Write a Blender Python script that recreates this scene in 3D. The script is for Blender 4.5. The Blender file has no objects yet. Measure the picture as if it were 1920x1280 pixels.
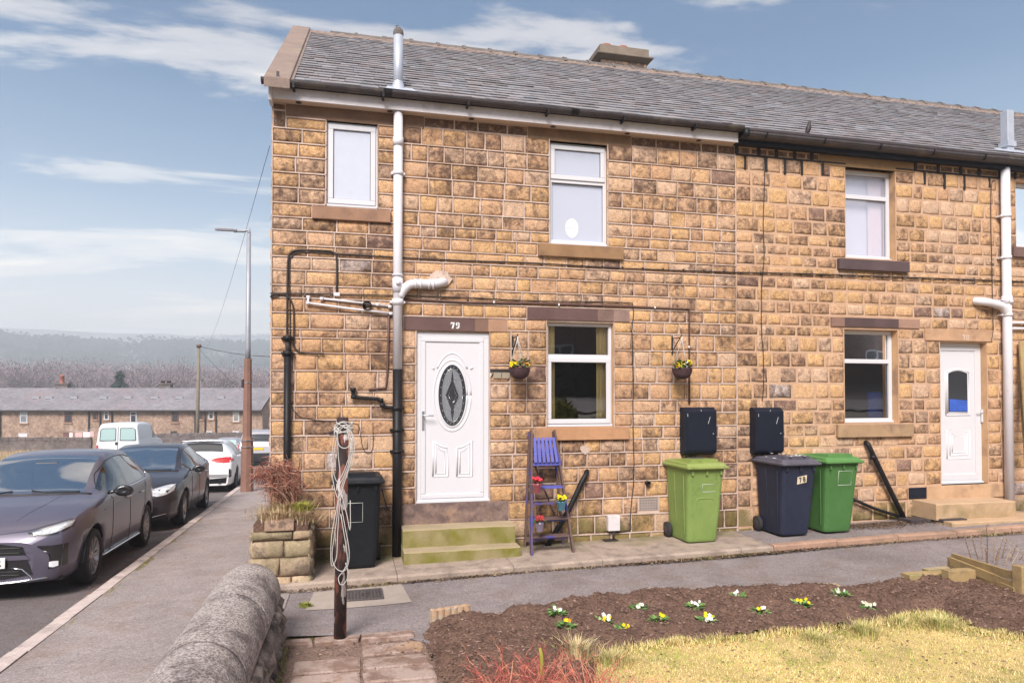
import bpy, bmesh, math, random
import numpy as np
from mathutils import Vector, Matrix, noise
from mathutils.bvhtree import BVHTree
PI = math.pi
R = math.radians
SC = bpy.context.scene
COL = SC.collection

# ------------------------------------------------------------------ camera, sky, sun, exposure
CAM = Vector((0.88, -8.29, 1.85))
YAW, PITCH, FPX = R(13.4), R(1.1), 1280.0
PY = 740.0 - FPX * math.tan(PITCH)
FW = Vector((math.sin(YAW) * math.cos(PITCH), math.cos(YAW) * math.cos(PITCH), math.sin(PITCH)))
RT = Vector((math.cos(YAW), -math.sin(YAW), 0))
UP = RT.cross(FW)
cam = bpy.data.cameras.new('camera')
cam.sensor_width = 36.0
cam.lens = 36.0 * FPX / 1920.0
cam.shift_y = (PY - 640.0) / 1920.0
cam.clip_start, cam.clip_end = 0.05, 6000
co = bpy.data.objects.new('camera', cam)
COL.objects.link(co)
co.location = CAM
co.rotation_euler = (R(90) + PITCH, 0, -YAW)
SC.camera = co

SUN_EL, SUN_AZ = R(42), R(205)       # azimuth clockwise from +Y (the facade's inward normal)
world = bpy.data.worlds.new('World')
SC.world = world
world.use_nodes = True
nt = world.node_tree
nt.nodes.clear()
def N(t, tree, **kw):
    n = tree.nodes.new(t)
    for k, v in kw.items():
        setattr(n, k, v)
    return n
def lk(tree, a, b):
    tree.links.new(a, b)
def mth(tree, op, a, b=None, c=None, clamp=False):
    n = tree.nodes.new('ShaderNodeMath'); n.operation = op; n.use_clamp = clamp
    for i, v in enumerate((a, b, c)):
        if v is None: continue
        if isinstance(v, (int, float)): n.inputs[i].default_value = v
        else: tree.links.new(v, n.inputs[i])
    return n.outputs[0]
def ramp(tree, fac, stops, interp='LINEAR'):
    n = tree.nodes.new('ShaderNodeValToRGB'); cr = n.color_ramp; cr.interpolation = interp
    while len(cr.elements) < len(stops): cr.elements.new(0.5)
    for e, (p, c) in zip(cr.elements, stops):
        e.position = p
        e.color = (c, c, c, 1) if isinstance(c, (int, float)) else (*c[:3], 1)
    tree.links.new(fac, n.inputs[0])
    return n.outputs[0]
def mixc(tree, fac, a, b, mode='MIX'):
    n = tree.nodes.new('ShaderNodeMix'); n.data_type = 'RGBA'; n.blend_type = mode
    for s, v in ((n.inputs[0], fac), (n.inputs[6], a), (n.inputs[7], b)):
        if isinstance(v, (int, float)): s.default_value = v
        elif isinstance(v, tuple): s.default_value = (*v[:3], 1)
        else: tree.links.new(v, s)
    return n.outputs[2]
sky = N('ShaderNodeTexSky', nt, sky_type='NISHITA', sun_disc=False, sun_elevation=SUN_EL, sun_rotation=SUN_AZ,
        altitude=200, air_density=1.0, dust_density=1.2, ozone_density=2.0)
tc = N('ShaderNodeTexCoord', nt)
sep = N('ShaderNodeSeparateXYZ', nt); lk(nt, tc.outputs['Generated'], sep.inputs[0])
zz = mth(nt, 'MAXIMUM', sep.outputs[2], 0.0)
den = mth(nt, 'ADD', zz, 0.16)
cmb = N('ShaderNodeCombineXYZ', nt)
lk(nt, mth(nt, 'DIVIDE', sep.outputs[0], den), cmb.inputs[0])
lk(nt, mth(nt, 'DIVIDE', sep.outputs[1], den), cmb.inputs[1])
mp = N('ShaderNodeMapping', nt); lk(nt, cmb.outputs[0], mp.inputs[0])
mp.inputs['Rotation'].default_value = (0, 0, R(-18))
mp.inputs['Scale'].default_value = (0.62, 1.6, 1)
mp.inputs['Location'].default_value = (1.45, 0.7, 0)
cl = N('ShaderNodeTexNoise', nt); lk(nt, mp.outputs[0], cl.inputs[0])
cl.inputs['Scale'].default_value = 1.5; cl.inputs['Detail'].default_value = 9; cl.inputs['Roughness'].default_value = 0.58
cl.inputs['Distortion'].default_value = 0.35
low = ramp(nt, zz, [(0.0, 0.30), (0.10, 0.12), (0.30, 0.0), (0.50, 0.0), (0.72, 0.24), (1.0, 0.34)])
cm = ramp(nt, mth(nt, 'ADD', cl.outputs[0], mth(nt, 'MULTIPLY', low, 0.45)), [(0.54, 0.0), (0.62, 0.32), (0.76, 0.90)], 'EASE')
hz = ramp(nt, zz, [(0.0, 1.0), (0.09, 0.80), (0.16, 0.38), (0.25, 0.12), (0.40, 0.0)])
blue = mixc(nt, 0.88, sky.outputs[0], ramp(nt, zz, [(0.0, (2.2, 4.0, 5.8)), (0.16, (0.9, 3.1, 5.4)), (0.30, (0.25, 1.6, 3.4)), (0.45, (0.08, 0.90, 2.3))]))
base = mixc(nt, hz, blue, (10.4, 9.3, 7.9))
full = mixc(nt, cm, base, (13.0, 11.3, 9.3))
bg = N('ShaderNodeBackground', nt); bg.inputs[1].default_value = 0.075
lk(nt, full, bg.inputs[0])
wo = N('ShaderNodeOutputWorld', nt); lk(nt, bg.outputs[0], wo.inputs[0])

sl = bpy.data.lights.new('sun', 'SUN'); sl.energy = 3.7; sl.angle = R(24); sl.color = (1.0, 0.93, 0.87)
so = bpy.data.objects.new('sun', sl); COL.objects.link(so)
sd = Vector((math.sin(SUN_AZ) * math.cos(SUN_EL), math.cos(SUN_AZ) * math.cos(SUN_EL), math.sin(SUN_EL)))
so.rotation_euler = sd.to_track_quat('Z', 'Y').to_euler(); so.location = (0, -20, 30)
SC.view_settings.view_transform = 'Standard'
SC.view_settings.look = 'None'
SC.view_settings.gamma = 1.0
SC.view_settings.exposure = 0.98
SC.view_settings.use_curve_mapping = False
SC.cycles.use_denoising = True
SC.cycles.max_bounces = 7
SC.cycles.transparent_max_bounces = 12
SC.cycles.volume_bounces = 1

# ------------------------------------------------------------------ from a line of sight to a place
def ray(x, y):
    return (FW + RT * ((x - 960.0) / FPX) + UP * ((PY - y) / FPX))
def W(x, y, Y=0.0):                  # point on the plane Y = const
    d = ray(x, y); t = (Y - CAM.y) / d.y
    p = CAM + d * t; return (p.x, p.z)
def G(x, y, z):                      # point on the plane Z = const
    d = ray(x, y); t = (z - CAM.z) / d.z
    p = CAM + d * t; return (p.x, p.y)
def DP(x, y, t):                     # point at depth t along the view axis
    return CAM + ray(x, y) * t
def rect(x0, y0, x1, y1, x2, y2, x3, y3, Y=0.0):   # TL TR BL BR -> X0 X1 Z0 Z1
    a, b, c, d = W(x0, y0, Y), W(x1, y1, Y), W(x2, y2, Y), W(x3, y3, Y)
    return ((a[0] + c[0]) / 2, (b[0] + d[0]) / 2, (c[1] + d[1]) / 2, (a[1] + b[1]) / 2)
def zpath(X): return 0.018 * (X - 5.0)
def zlane(X): return zpath(X) - 0.09
def zroad(Y):
    if Y < 26: return -0.31 - 0.045 * Y
    return -1.48 - (Y - 26) * 0.075
def kerbx(Y): return -1.60 - 0.04 * Y if Y < 30 else -2.8 - 0.04 * (Y - 30)

# ------------------------------------------------------------------ tagging and mesh helpers
BASE = {}
def tag(o, label=None, cat=None, group=None, kind=None):
    if label: o['label'] = label
    if cat: o['category'] = cat
    if group: o['group'] = group
    if kind: o['kind'] = kind
    return o
def thing(name, label, cat, loc=(0, 0, 0), rz=0.0, group=None):
    o = bpy.data.objects.new(name, None); COL.objects.link(o)
    o.empty_display_size = 0.2
    o.location = loc; o.rotation_euler = (0, 0, rz)
    BASE[o.name] = Vector(loc) if rz == 0.0 else Vector((0, 0, 0))
    return tag(o, label, cat, group)
class MB:
    def __init__(s):
        s.v, s.f, s.m, s.c, s.sm = [], [], [], [], []
        s.col = (1, 1, 1); s.mi = 0; s.smooth = False
    def face(s, idx):
        s.f.append(tuple(idx)); s.m.append(s.mi); s.c.append(s.col); s.sm.append(s.smooth)
    def add(s, vs, fs):
        b = len(s.v); s.v += [tuple(p) for p in vs]
        for f in fs: s.face([i + b for i in f])
    def box(s, x0, x1, y0, y1, z0, z1, M=None):
        vs = [Vector((x, y, z)) for z in (z0, z1) for y in (y0, y1) for x in (x0, x1)]
        if M is not None: vs = [M @ v for v in vs]
        s.add(vs, [(0, 2, 3, 1), (4, 5, 7, 6), (0, 1, 5, 4), (2, 6, 7, 3), (0, 4, 6, 2), (1, 3, 7, 5)])
    def bar(s, a, b, w, h, up=(0, 0, 1)):        # box from a to b, w sideways, h along up
        a, b = Vector(a), Vector(b); d = (b - a); L = d.length; d.normalize()
        u = Vector(up); sd_ = d.cross(u)
        if sd_.length < 1e-4: sd_ = d.cross(Vector((0, 1, 0)))
        sd_.normalize(); u = sd_.cross(d)
        vs = [p + sd_ * sx * w / 2 + u * sz * h / 2 for p in (a, b) for sx, sz in ((-1, -1), (1, -1), (1, 1), (-1, 1))]
        s.add(vs, [(3, 2, 1, 0), (4, 5, 6, 7), (0, 1, 5, 4), (1, 2, 6, 5), (2, 3, 7, 6), (3, 0, 4, 7)])
    def tube(s, pts, r, n=6, cap=True, smooth=True):
        pts = [Vector(p) for p in pts]; rs = r if isinstance(r, (list, tuple)) else [r] * len(pts)
        old = s.smooth; s.smooth = smooth
        b = len(s.v); ref = None
        for i, p in enumerate(pts):
            d = (pts[min(i + 1, len(pts) - 1)] - pts[max(i - 1, 0)])
            if d.length < 1e-9: d = Vector((0, 0, 1))
            d.normalize()
            if ref is None:
                ref = Vector((0, 0, 1)) if abs(d.z) < 0.9 else Vector((1, 0, 0))
            e1 = (ref - d * ref.dot(d)).normalized(); e2 = d.cross(e1); ref = e1
            for k in range(n):
                a = 2 * PI * k / n
                s.v.append(tuple(p + (e1 * math.cos(a) + e2 * math.sin(a)) * rs[i]))
        for i in range(len(pts) - 1):
            for k in range(n):
                a0 = b + i * n + k; a1 = b + i * n + (k + 1) % n
                s.face((a0, a1, a1 + n, a0 + n))
        s.smooth = False
        if cap:
            s.face([b + k for k in range(n)][::-1]); s.face([b + (len(pts) - 1) * n + k for k in range(n)])
        s.smooth = old
    def lathe(s, prof, c=(0, 0, 0), n=16, M=None, smooth=True, arc=1.0):   # prof: (r, z)
        b = len(s.v); c = Vector(c); old = s.smooth; s.smooth = smooth
        nn = n if arc == 1.0 else n + 1
        for r, z in prof:
            for k in range(nn):
                a = 2 * PI * arc * k / n
                p = Vector((r * math.cos(a), r * math.sin(a), z))
                if M is not None: p = M @ p
                s.v.append(tuple(p + c))
        for i in range(len(prof) - 1):
            for k in range(n):
                k2 = (k + 1) % n if arc == 1.0 else k + 1
                s.face((b + i * nn + k, b + i * nn + k2, b + (i + 1) * nn + k2, b + (i + 1) * nn + k))
        s.smooth = old
    def poly(s, pts, M=None):
        b = len(s.v); s.v += [tuple(M @ Vector(p)) if M is not None else tuple(p) for p in pts]
        s.face(range(b, b + len(pts)))
    def prism(s, pts, y0, y1):                   # outline in (x, z), extruded along y
        n = len(pts); b = len(s.v)
        s.v += [(p[0], y0, p[1]) for p in pts] + [(p[0], y1, p[1]) for p in pts]
        s.face(range(b, b + n)); s.face(list(range(b + n, b + 2 * n))[::-1])
        for i in range(n):
            j = (i + 1) % n; s.face((b + i, b + n + i, b + n + j, b + j))
    def build(s, name, mats, parent=None, bevel=0, fix=True):
        me = bpy.data.meshes.new(name)
        off = BASE.get(parent.name, Vector((0, 0, 0))) if parent is not None else Vector((0, 0, 0))
        vs = [(a - off.x, b_ - off.y, c_ - off.z) for a, b_, c_ in s.v] if off.length else s.v
        me.from_pydata(vs, [], s.f)
        if not isinstance(mats, (list, tuple)): mats = [mats]
        for m in mats: me.materials.append(m)
        n = len(me.polygons)
        me.polygons.foreach_set('material_index', s.m)
        me.polygons.foreach_set('use_smooth', s.sm)
        at = me.attributes.new('col', 'FLOAT_COLOR', 'FACE')
        at.data.foreach_set('color', np.array([(c[0], c[1], c[2], c[3] if len(c) > 3 else 1) for c in s.c], dtype=np.float32).ravel())
        if fix:
            bm = bmesh.new(); bm.from_mesh(me); bmesh.ops.recalc_face_normals(bm, faces=bm.faces); bm.to_mesh(me); bm.free()
        me.update()
        o = bpy.data.objects.new(name, me); COL.objects.link(o)
        if parent is not None:
            o.parent = parent
        BASE[o.name] = off
        if bevel:
            md = o.modifiers.new('bevel', 'BEVEL'); md.width = bevel; md.segments = 2; md.limit_method = 'ANGLE'; md.angle_limit = R(40)
        return o
def text_mesh(body, size, name, m, parent, loc, rot, scale=(1, 1, 1), extrude=.001):
    c = bpy.data.curves.new(name, 'FONT'); c.body = body; c.size = size; c.extrude = extrude; c.offset = .0015; c.align_x = 'CENTER'; c.align_y = 'CENTER'
    tmp = bpy.data.objects.new(name, c); COL.objects.link(tmp); bpy.context.view_layer.update()
    me = bpy.data.meshes.new_from_object(tmp); COL.objects.unlink(tmp); bpy.data.objects.remove(tmp)
    me.materials.clear(); me.materials.append(MT[m]); o = bpy.data.objects.new(name, me); COL.objects.link(o); o.parent = parent; o.location = loc; o.rotation_euler = rot; o.scale = scale; return o
def spline(pts, k=6):
    pts = [Vector(p) for p in pts]
    if len(pts) < 3: return pts
    out = []
    P = [pts[0] * 2 - pts[1]] + pts + [pts[-1] * 2 - pts[-2]]
    for i in range(1, len(P) - 2):
        for j in range(k):
            t = j / k
            a, b, c, d = P[i - 1], P[i], P[i + 1], P[i + 2]
            out.append(0.5 * ((2 * b) + (c - a) * t + (2 * a - 5 * b + 4 * c - d) * t * t + (3 * b - a - 3 * c + d) * t ** 3))
    out.append(pts[-1]); return out

# ------------------------------------------------------------------ materials
MT = {}
def mat(name, col=(0.5, 0.5, 0.5), rough=0.7, spec=0.5, metal=0.0, attr=False, n1=(0, 5, 0.5), n2=(0, 60, 0.5), bump=0.0, bscale=80, bdist=0.01,
        stain=None, coat=0.0, alpha=None, extra=None, objspace=False):
    m = bpy.data.materials.new(name); m.use_nodes = True; t = m.node_tree; t.nodes.clear()
    out = N('ShaderNodeOutputMaterial', t); b = N('ShaderNodeBsdfPrincipled', t)
    lk(t, b.outputs[0], out.inputs[0])
    b.inputs['Roughness'].default_value = rough; b.inputs['Metallic'].default_value = metal
    b.inputs['Specular IOR Level'].default_value = spec; b.inputs['Coat Weight'].default_value = coat
    b.inputs['Coat Roughness'].default_value = 0.05
    if objspace:
        g = N('ShaderNodeTexCoord', t).outputs['Object']
    else:
        g = N('ShaderNodeNewGeometry', t).outputs['Position']
    if attr:
        an = N('ShaderNodeAttribute', t); an.attribute_name = 'col'; c = an.outputs['Color']
        if col != (1, 1, 1): c = mixc(t, 1.0, c, col, 'MULTIPLY')
    else:
        rgb = N('ShaderNodeRGB', t); rgb.outputs[0].default_value = (*col, 1); c = rgb.outputs[0]
    for amt, sc, ro in (n1, n2):
        if amt:
            nz = N('ShaderNodeTexNoise', t); lk(t, g, nz.inputs[0]); nz.inputs['Scale'].default_value = sc
            nz.inputs['Detail'].default_value = 5; nz.inputs['Roughness'].default_value = 0.62
            f = ramp(t, nz.outputs[0], [(0.28, 1 - amt), (0.72, 1 + amt)])
            mr = mth(t, 'MULTIPLY_ADD', nz.outputs[0], 2 * amt * 2.2, 1 - amt * 2.2)
            c = mixc(t, 1.0, c, N_gray(t, mr), 'MULTIPLY')
    if stain:
        for (scol, sscale, lo, hi, amt) in stain:
            nz = N('ShaderNodeTexNoise', t); lk(t, g, nz.inputs[0]); nz.inputs['Scale'].default_value = sscale
            nz.inputs['Detail'].default_value = 6; nz.inputs['Roughness'].default_value = 0.65
            f = mth(t, 'MULTIPLY', ramp(t, nz.outputs[0], [(lo, 0.0), (hi, 1.0)]), amt)
            c = mixc(t, f, c, scol)
    if extra: c = extra(t, c, g)
    lk(t, c, b.inputs['Base Color'])
    if bump:
        nz = N('ShaderNodeTexNoise', t); lk(t, g, nz.inputs[0]); nz.inputs['Scale'].default_value = bscale
        nz.inputs['Detail'].default_value = 6; nz.inputs['Roughness'].default_value = 0.7
        bn = N('ShaderNodeBump', t); bn.inputs['Strength'].default_value = bump; bn.inputs['Distance'].default_value = bdist
        lk(t, nz.outputs[0], bn.inputs['Height']); lk(t, bn.outputs[0], b.inputs['Normal'])
    MT[name] = m; return m
def N_gray(t, v):
    n = t.nodes.new('ShaderNodeCombineColor')
    for i in range(3): t.links.new(v, n.inputs[i])
    return n.outputs[0]
def soot(t, c, g):                 # alpha of the 'col' attribute sets how sooty the stone is
    an = N('ShaderNodeAttribute', t); an.attribute_name = 'col'
    nz = N('ShaderNodeTexNoise', t); lk(t, g, nz.inputs[0]); nz.inputs['Scale'].default_value = 9.5
    nz.inputs['Detail'].default_value = 8; nz.inputs['Roughness'].default_value = 0.74; nz.inputs['Distortion'].default_value = 0.12
    v = mth(t, 'ADD', nz.outputs[0], mth(t, 'MULTIPLY_ADD', an.outputs['Alpha'], 0.24, -0.15))
    nl = N('ShaderNodeTexNoise', t); lk(t, g, nl.inputs[0]); nl.inputs['Scale'].default_value = 0.55; nl.inputs['Detail'].default_value = 3
    v = mth(t, 'ADD', v, mth(t, 'MULTIPLY_ADD', nl.outputs[0], 0.34, -0.165))
    mpv = N('ShaderNodeMapping', t); mpv.inputs['Scale'].default_value = (7, 7, .55); lk(t, g, mpv.inputs[0])
    ns = N('ShaderNodeTexNoise', t); lk(t, mpv.outputs[0], ns.inputs[0]); ns.inputs['Scale'].default_value = 1.0; ns.inputs['Detail'].default_value = 5
    v = mth(t, 'ADD', v, mth(t, 'MULTIPLY_ADD', ns.outputs[0], 0.22, -0.11))
    f = ramp(t, v, [(0.455, 0.0), (0.55, 0.50), (0.68, 0.93)])
    c = mixc(t, f, c, (0.085, 0.050, 0.042))
    n2 = N('ShaderNodeTexNoise', t); lk(t, g, n2.inputs[0]); n2.inputs['Scale'].default_value = 11
    n2.inputs['Detail'].default_value = 6; n2.inputs['Roughness'].default_value = 0.7
    f2 = mth(t, 'MULTIPLY', ramp(t, n2.outputs[0], [(0.50, 0.0), (0.68, 1.0)]), 0.55)
    c = mixc(t, f2, c, (0.60, 0.39, 0.25))
    # moss and algae near the ground
    sp = N('ShaderNodeSeparateXYZ', t); lk(t, g, sp.inputs[0])
    n3 = N('ShaderNodeTexNoise', t); lk(t, g, n3.inputs[0]); n3.inputs['Scale'].default_value = 2.2; n3.inputs['Detail'].default_value = 7
    hgt = mth(t, 'SUBTRACT', mth(t, 'MULTIPLY_ADD', n3.outputs[0], 1.0, -0.12), sp.outputs[2])
    f3 = mth(t, 'MULTIPLY', ramp(t, hgt, [(0.0, 0.0), (0.30, 1.0)]), 0.78)
    return mixc(t, f3, c, (0.125, 0.11, 0.03))
mat('stone', attr=True, rough=0.9, spec=0.2, n1=(0.22, 14, 0.6), n2=(0.42, 62, 0.6), bump=1.0, bscale=38, bdist=0.016, extra=soot, col=(1, 1, 1))
mat('dressed_stone', attr=True, rough=0.88, spec=0.2, n1=(0.18, 4, 0.6), n2=(0.10, 120, 0.6), bump=0.25, bscale=120, bdist=0.004, col=(1, 1, 1),
    stain=[((0.09, 0.06, 0.06), 2.6, 0.52, 0.68, 0.45)])
mat('pointing', (0.54, 0.42, 0.36), 0.92, 0.2, n1=(0.14, 6, 0.5), n2=(0.2, 60, 0.5), bump=0.3, bscale=90, bdist=0.004, stain=[((.34, .22, .15), 1.1, .46, .62, .75), ((.25, .17, .13), 14, .56, .68, .6)])
mat('mortar', (0.50, 0.325, 0.22), 0.95, 0.15, n1=(0.14, 5, 0.5), n2=(0.2, 70, 0.5), bump=0.5, bscale=70, bdist=0.006,
    stain=[((0.30, 0.17, 0.09), 3.0, 0.5, 0.7, 0.5)])
mat('black_mortar', (0.016, 0.013, 0.014), 0.8)
mat('slate', attr=True, rough=0.62, spec=0.45, n1=(0.22, 7, 0.5), n2=(0.2, 60, 0.6), bump=0.35, bscale=50, bdist=0.004, col=(1, 1, 1),
    stain=[((0.33, 0.30, 0.30), 26, 0.60, 0.74, 0.45), ((0.20, 0.15, 0.16), 1.3, 0.5, 0.7, 0.4)])
mat('ridge', (0.135, 0.115, 0.105), 0.9, n1=(0.25, 5, 0.5), n2=(0.3, 40, 0.5), bump=0.6, bscale=40, bdist=0.02)
mat('coping', (0.225, 0.165, 0.14), 0.9, n1=(0.18, 3, 0.5), n2=(0.2, 60, 0.5), bump=0.5, bscale=60, bdist=0.008,
    stain=[((0.36, 0.29, 0.12), 2.2, 0.58, 0.72, 0.6)])
mat('upvc', (0.61, 0.605, 0.64), 0.35, 0.5, n1=(0.02, 3, 0.5))
mat('old_upvc', (0.62, 0.58, 0.60), 0.5, 0.4, n1=(0.10, 6, 0.5), n2=(0.08, 60, 0.5), stain=[((0.30, 0.24, 0.21), 5, 0.55, 0.75, 0.5)])
mat('soffit', (0.58, 0.44, 0.34), 0.6, n1=(0.08, 4, 0.5))
mat('white_pipe', (0.66, 0.64, 0.68), 0.45, n1=(0.05, 6, 0.5), n2=(0.05, 60, 0.5), stain=[((0.36, 0.31, 0.29), 9, 0.60, 0.74, 0.4)])
mat('seal', (0.02, 0.02, 0.022), 0.6)
mat('black_pipe', (0.011, 0.010, 0.012), 0.5, 0.25, n1=(0.3, 9, 0.5), stain=[((0.10, 0.08, 0.08), 14, 0.6, 0.75, 0.5)])
mat('gutter', (0.045, 0.036, 0.040), 0.6, n1=(0.3, 6, 0.5), stain=[((0.13, 0.11, 0.075), 4, 0.55, 0.7, 0.6)])
mat('cable', (0.025, 0.018, 0.018), 0.6)
mat('brown_pipe', (0.11, 0.055, 0.045), 0.6, n1=(0.2, 9, 0.5))
mat('navy_box', (0.009, 0.012, 0.023), 0.55, 0.2, n1=(0.15, 6, 0.5), n2=(0.1, 50, 0.5))
mat('white', (0.78, 0.78, 0.78), 0.5)
mat('cloth', (0.86, 0.74, 0.78), 0.9, n1=(0.05, 9, 0.5))
mat('yellow_cloth', (0.92, 0.73, 0.38), 0.9, n1=(0.06, 14, 0.5))
mat('blue_cloth', (0.03, 0.09, 0.42), 0.8, n1=(0.25, 10, 0.5))
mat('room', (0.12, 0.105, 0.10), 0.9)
mat('frosted', (0.52, 0.55, 0.64), 0.22, 0.5, n1=(0.03, 12, 0.5))
mat('blind', (0.84, 0.84, 0.92), 0.5, n1=(0.02, 5, 0.5))
mat('veil', (0.60, 0.62, 0.72), .2, .5, n1=(.02, 5, .5))
mat('lead', (0.10, 0.10, 0.11), 0.4, 0.6, metal=0.6)
mat('silver', (0.55, 0.56, 0.6), 0.3, metal=0.9)
mat('dark_glass', (0.035, 0.038, 0.045), 0.08, 0.8)
mat('pebbled_glass', (0.17, 0.18, 0.2), 0.3, 0.7, n2=(0.75, 170, 0.6), bump=0.8, bscale=150, bdist=0.01)
def glass(name, tint=(1, 1, 1), refl=0.06, ior=1.5):
    m = bpy.data.materials.new(name); m.use_nodes = True; t = m.node_tree; t.nodes.clear()
    out = N('ShaderNodeOutputMaterial', t); tr = N('ShaderNodeBsdfTransparent', t); gl = N('ShaderNodeBsdfGlossy', t)
    tr.inputs[0].default_value = (*tint, 1); gl.inputs['Roughness'].default_value = 0.015
    gl.inputs['Color'].default_value = (1, 1, 1, 1)
    fr = N('ShaderNodeFresnel', t); fr.inputs[0].default_value = ior
    fac = mth(t, 'MULTIPLY_ADD', fr.outputs[0], 1.35, refl, clamp=True)
    nz = N('ShaderNodeTexNoise', t); g = N('ShaderNodeNewGeometry', t); lk(t, g.outputs['Position'], nz.inputs[0]); nz.inputs['Scale'].default_value = 1.6
    bn = N('ShaderNodeBump', t); bn.inputs['Strength'].default_value = 0.05; bn.inputs['Distance'].default_value = 0.03
    lk(t, nz.outputs[0], bn.inputs['Height']); lk(t, bn.outputs[0], gl.inputs['Normal'])
    mx = N('ShaderNodeMixShader', t); lk(t, fac, mx.inputs[0]); lk(t, tr.outputs[0], mx.inputs[1]); lk(t, gl.outputs[0], mx.inputs[2])
    lk(t, mx.outputs[0], out.inputs[0]); MT[name] = m; return m
glass('pane_glass', (0.90, 0.92, 0.91), 0.13)
def veiled(name, col, k):
    m = bpy.data.materials.new(name); m.use_nodes = True; t = m.node_tree; b = t.nodes['Principled BSDF']; b.inputs['Base Color'].default_value = (*col, 1); b.inputs['Roughness'].default_value = .04; b.inputs['Specular IOR Level'].default_value = 1.0
    o_ = t.nodes['Material Output']; tr = N('ShaderNodeBsdfTransparent', t); mx = N('ShaderNodeMixShader', t); mx.inputs[0].default_value = k; lk(t, tr.outputs[0], mx.inputs[1]); lk(t, b.outputs[0], mx.inputs[2]); lk(t, mx.outputs[0], o_.inputs[0]); MT[name] = m
veiled('net_sky_glass', (0.52, 0.55, 0.66), .82)  # pale pane colour stands for net behind the glass and reflected sky
veiled('half_net_sky_glass', (0.50, 0.53, 0.66), .5)  # half see-through; sky reflection painted into the pale colour, curtain shows behind
glass('clear_glass', (0.97, 0.97, 0.98), 0.30)
glass('screen_glass', (0.18, 0.20, 0.22), 0.42)
glass('car_glass', (0.12, 0.13, 0.14), 0.03)

# ------------------------------------------------------------------ the row of stone houses
rnd = random.Random(7)
ZE, YE, ZR_, YR_ = 5.385, -0.24, 7.93, 3.5           # slate edge over the gutter, ridge
XP = 5.98                                             # party line between the first and second house
X78 = 10.62
XEND = 16.5
A_ = rect(611, 226, 709, 235, 610.6, 386.5, 708, 392.5)       # upper small window
B_ = rect(1030, 264, 1140, 273.5, 1030, 457, 1139.5, 462)
C_ = rect(1585.5, 313, 1679, 321.5, 1585.5, 481, 1679, 489)
D_ = (10.72, 11.62, 3.63, 5.13)
E_ = rect(1024.5, 604, 1150.5, 605.5, 1024.3, 801, 1150, 799.5)
F_ = rect(1583.5, 617, 1684, 619, 1584, 794, 1684, 791.6)
DO = rect(779.5, 621.5, 918.3, 623.2, 778.7, 944, 916.5, 939)
DP78 = rect(1763, 640.5, 1852, 643, 1765, 909.5, 1851, 906.5)
def levels(x, ys): return [W(x, y)[1] for y in ys]
LV_main = levels(960, [253.6, 286.4, 316.9, 346.3, 377, 407.5, 433, 453.6, 477.7, 498.3, 521.2, 547, 573.3, 597.3]) + \
    levels(1200, [625.3, 657.3, 686.6, 718.3, 749.2, 773.7, 798.8, 821.5, 846.6, 872.5, 900.6, 931, 962.5, 996.6])
LV_left = levels(560, [210, 242.8, 269.4, 295.6, 324.7, 352.8, 381.9, 408, 432.5, 460, 481.6, 506.8, 535, 558.7, 586, 616.6, 633, 661, 694.4, 733.9, 760.6, 787, 817, 847.5, 882, 919, 954, 992, 1030])
LV_78 = levels(1500, [298.9, 329, 356.5, 385.7, 414, 440.7, 461.3, 481, 501.5, 521, 542.7, 566, 589, 611.5, 631, 660.5, 688.7, 718.3, 748, 770.6, 796.4, 817.5, 839.4]) + \
    levels(1640, [861, 887, 912.7, 941, 976])
for L in (LV_main, LV_78): L.append(-0.16)
LV_left.append(-0.2)
for L in (LV_main, LV_left, LV_78): L.insert(0, 5.235)

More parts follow.
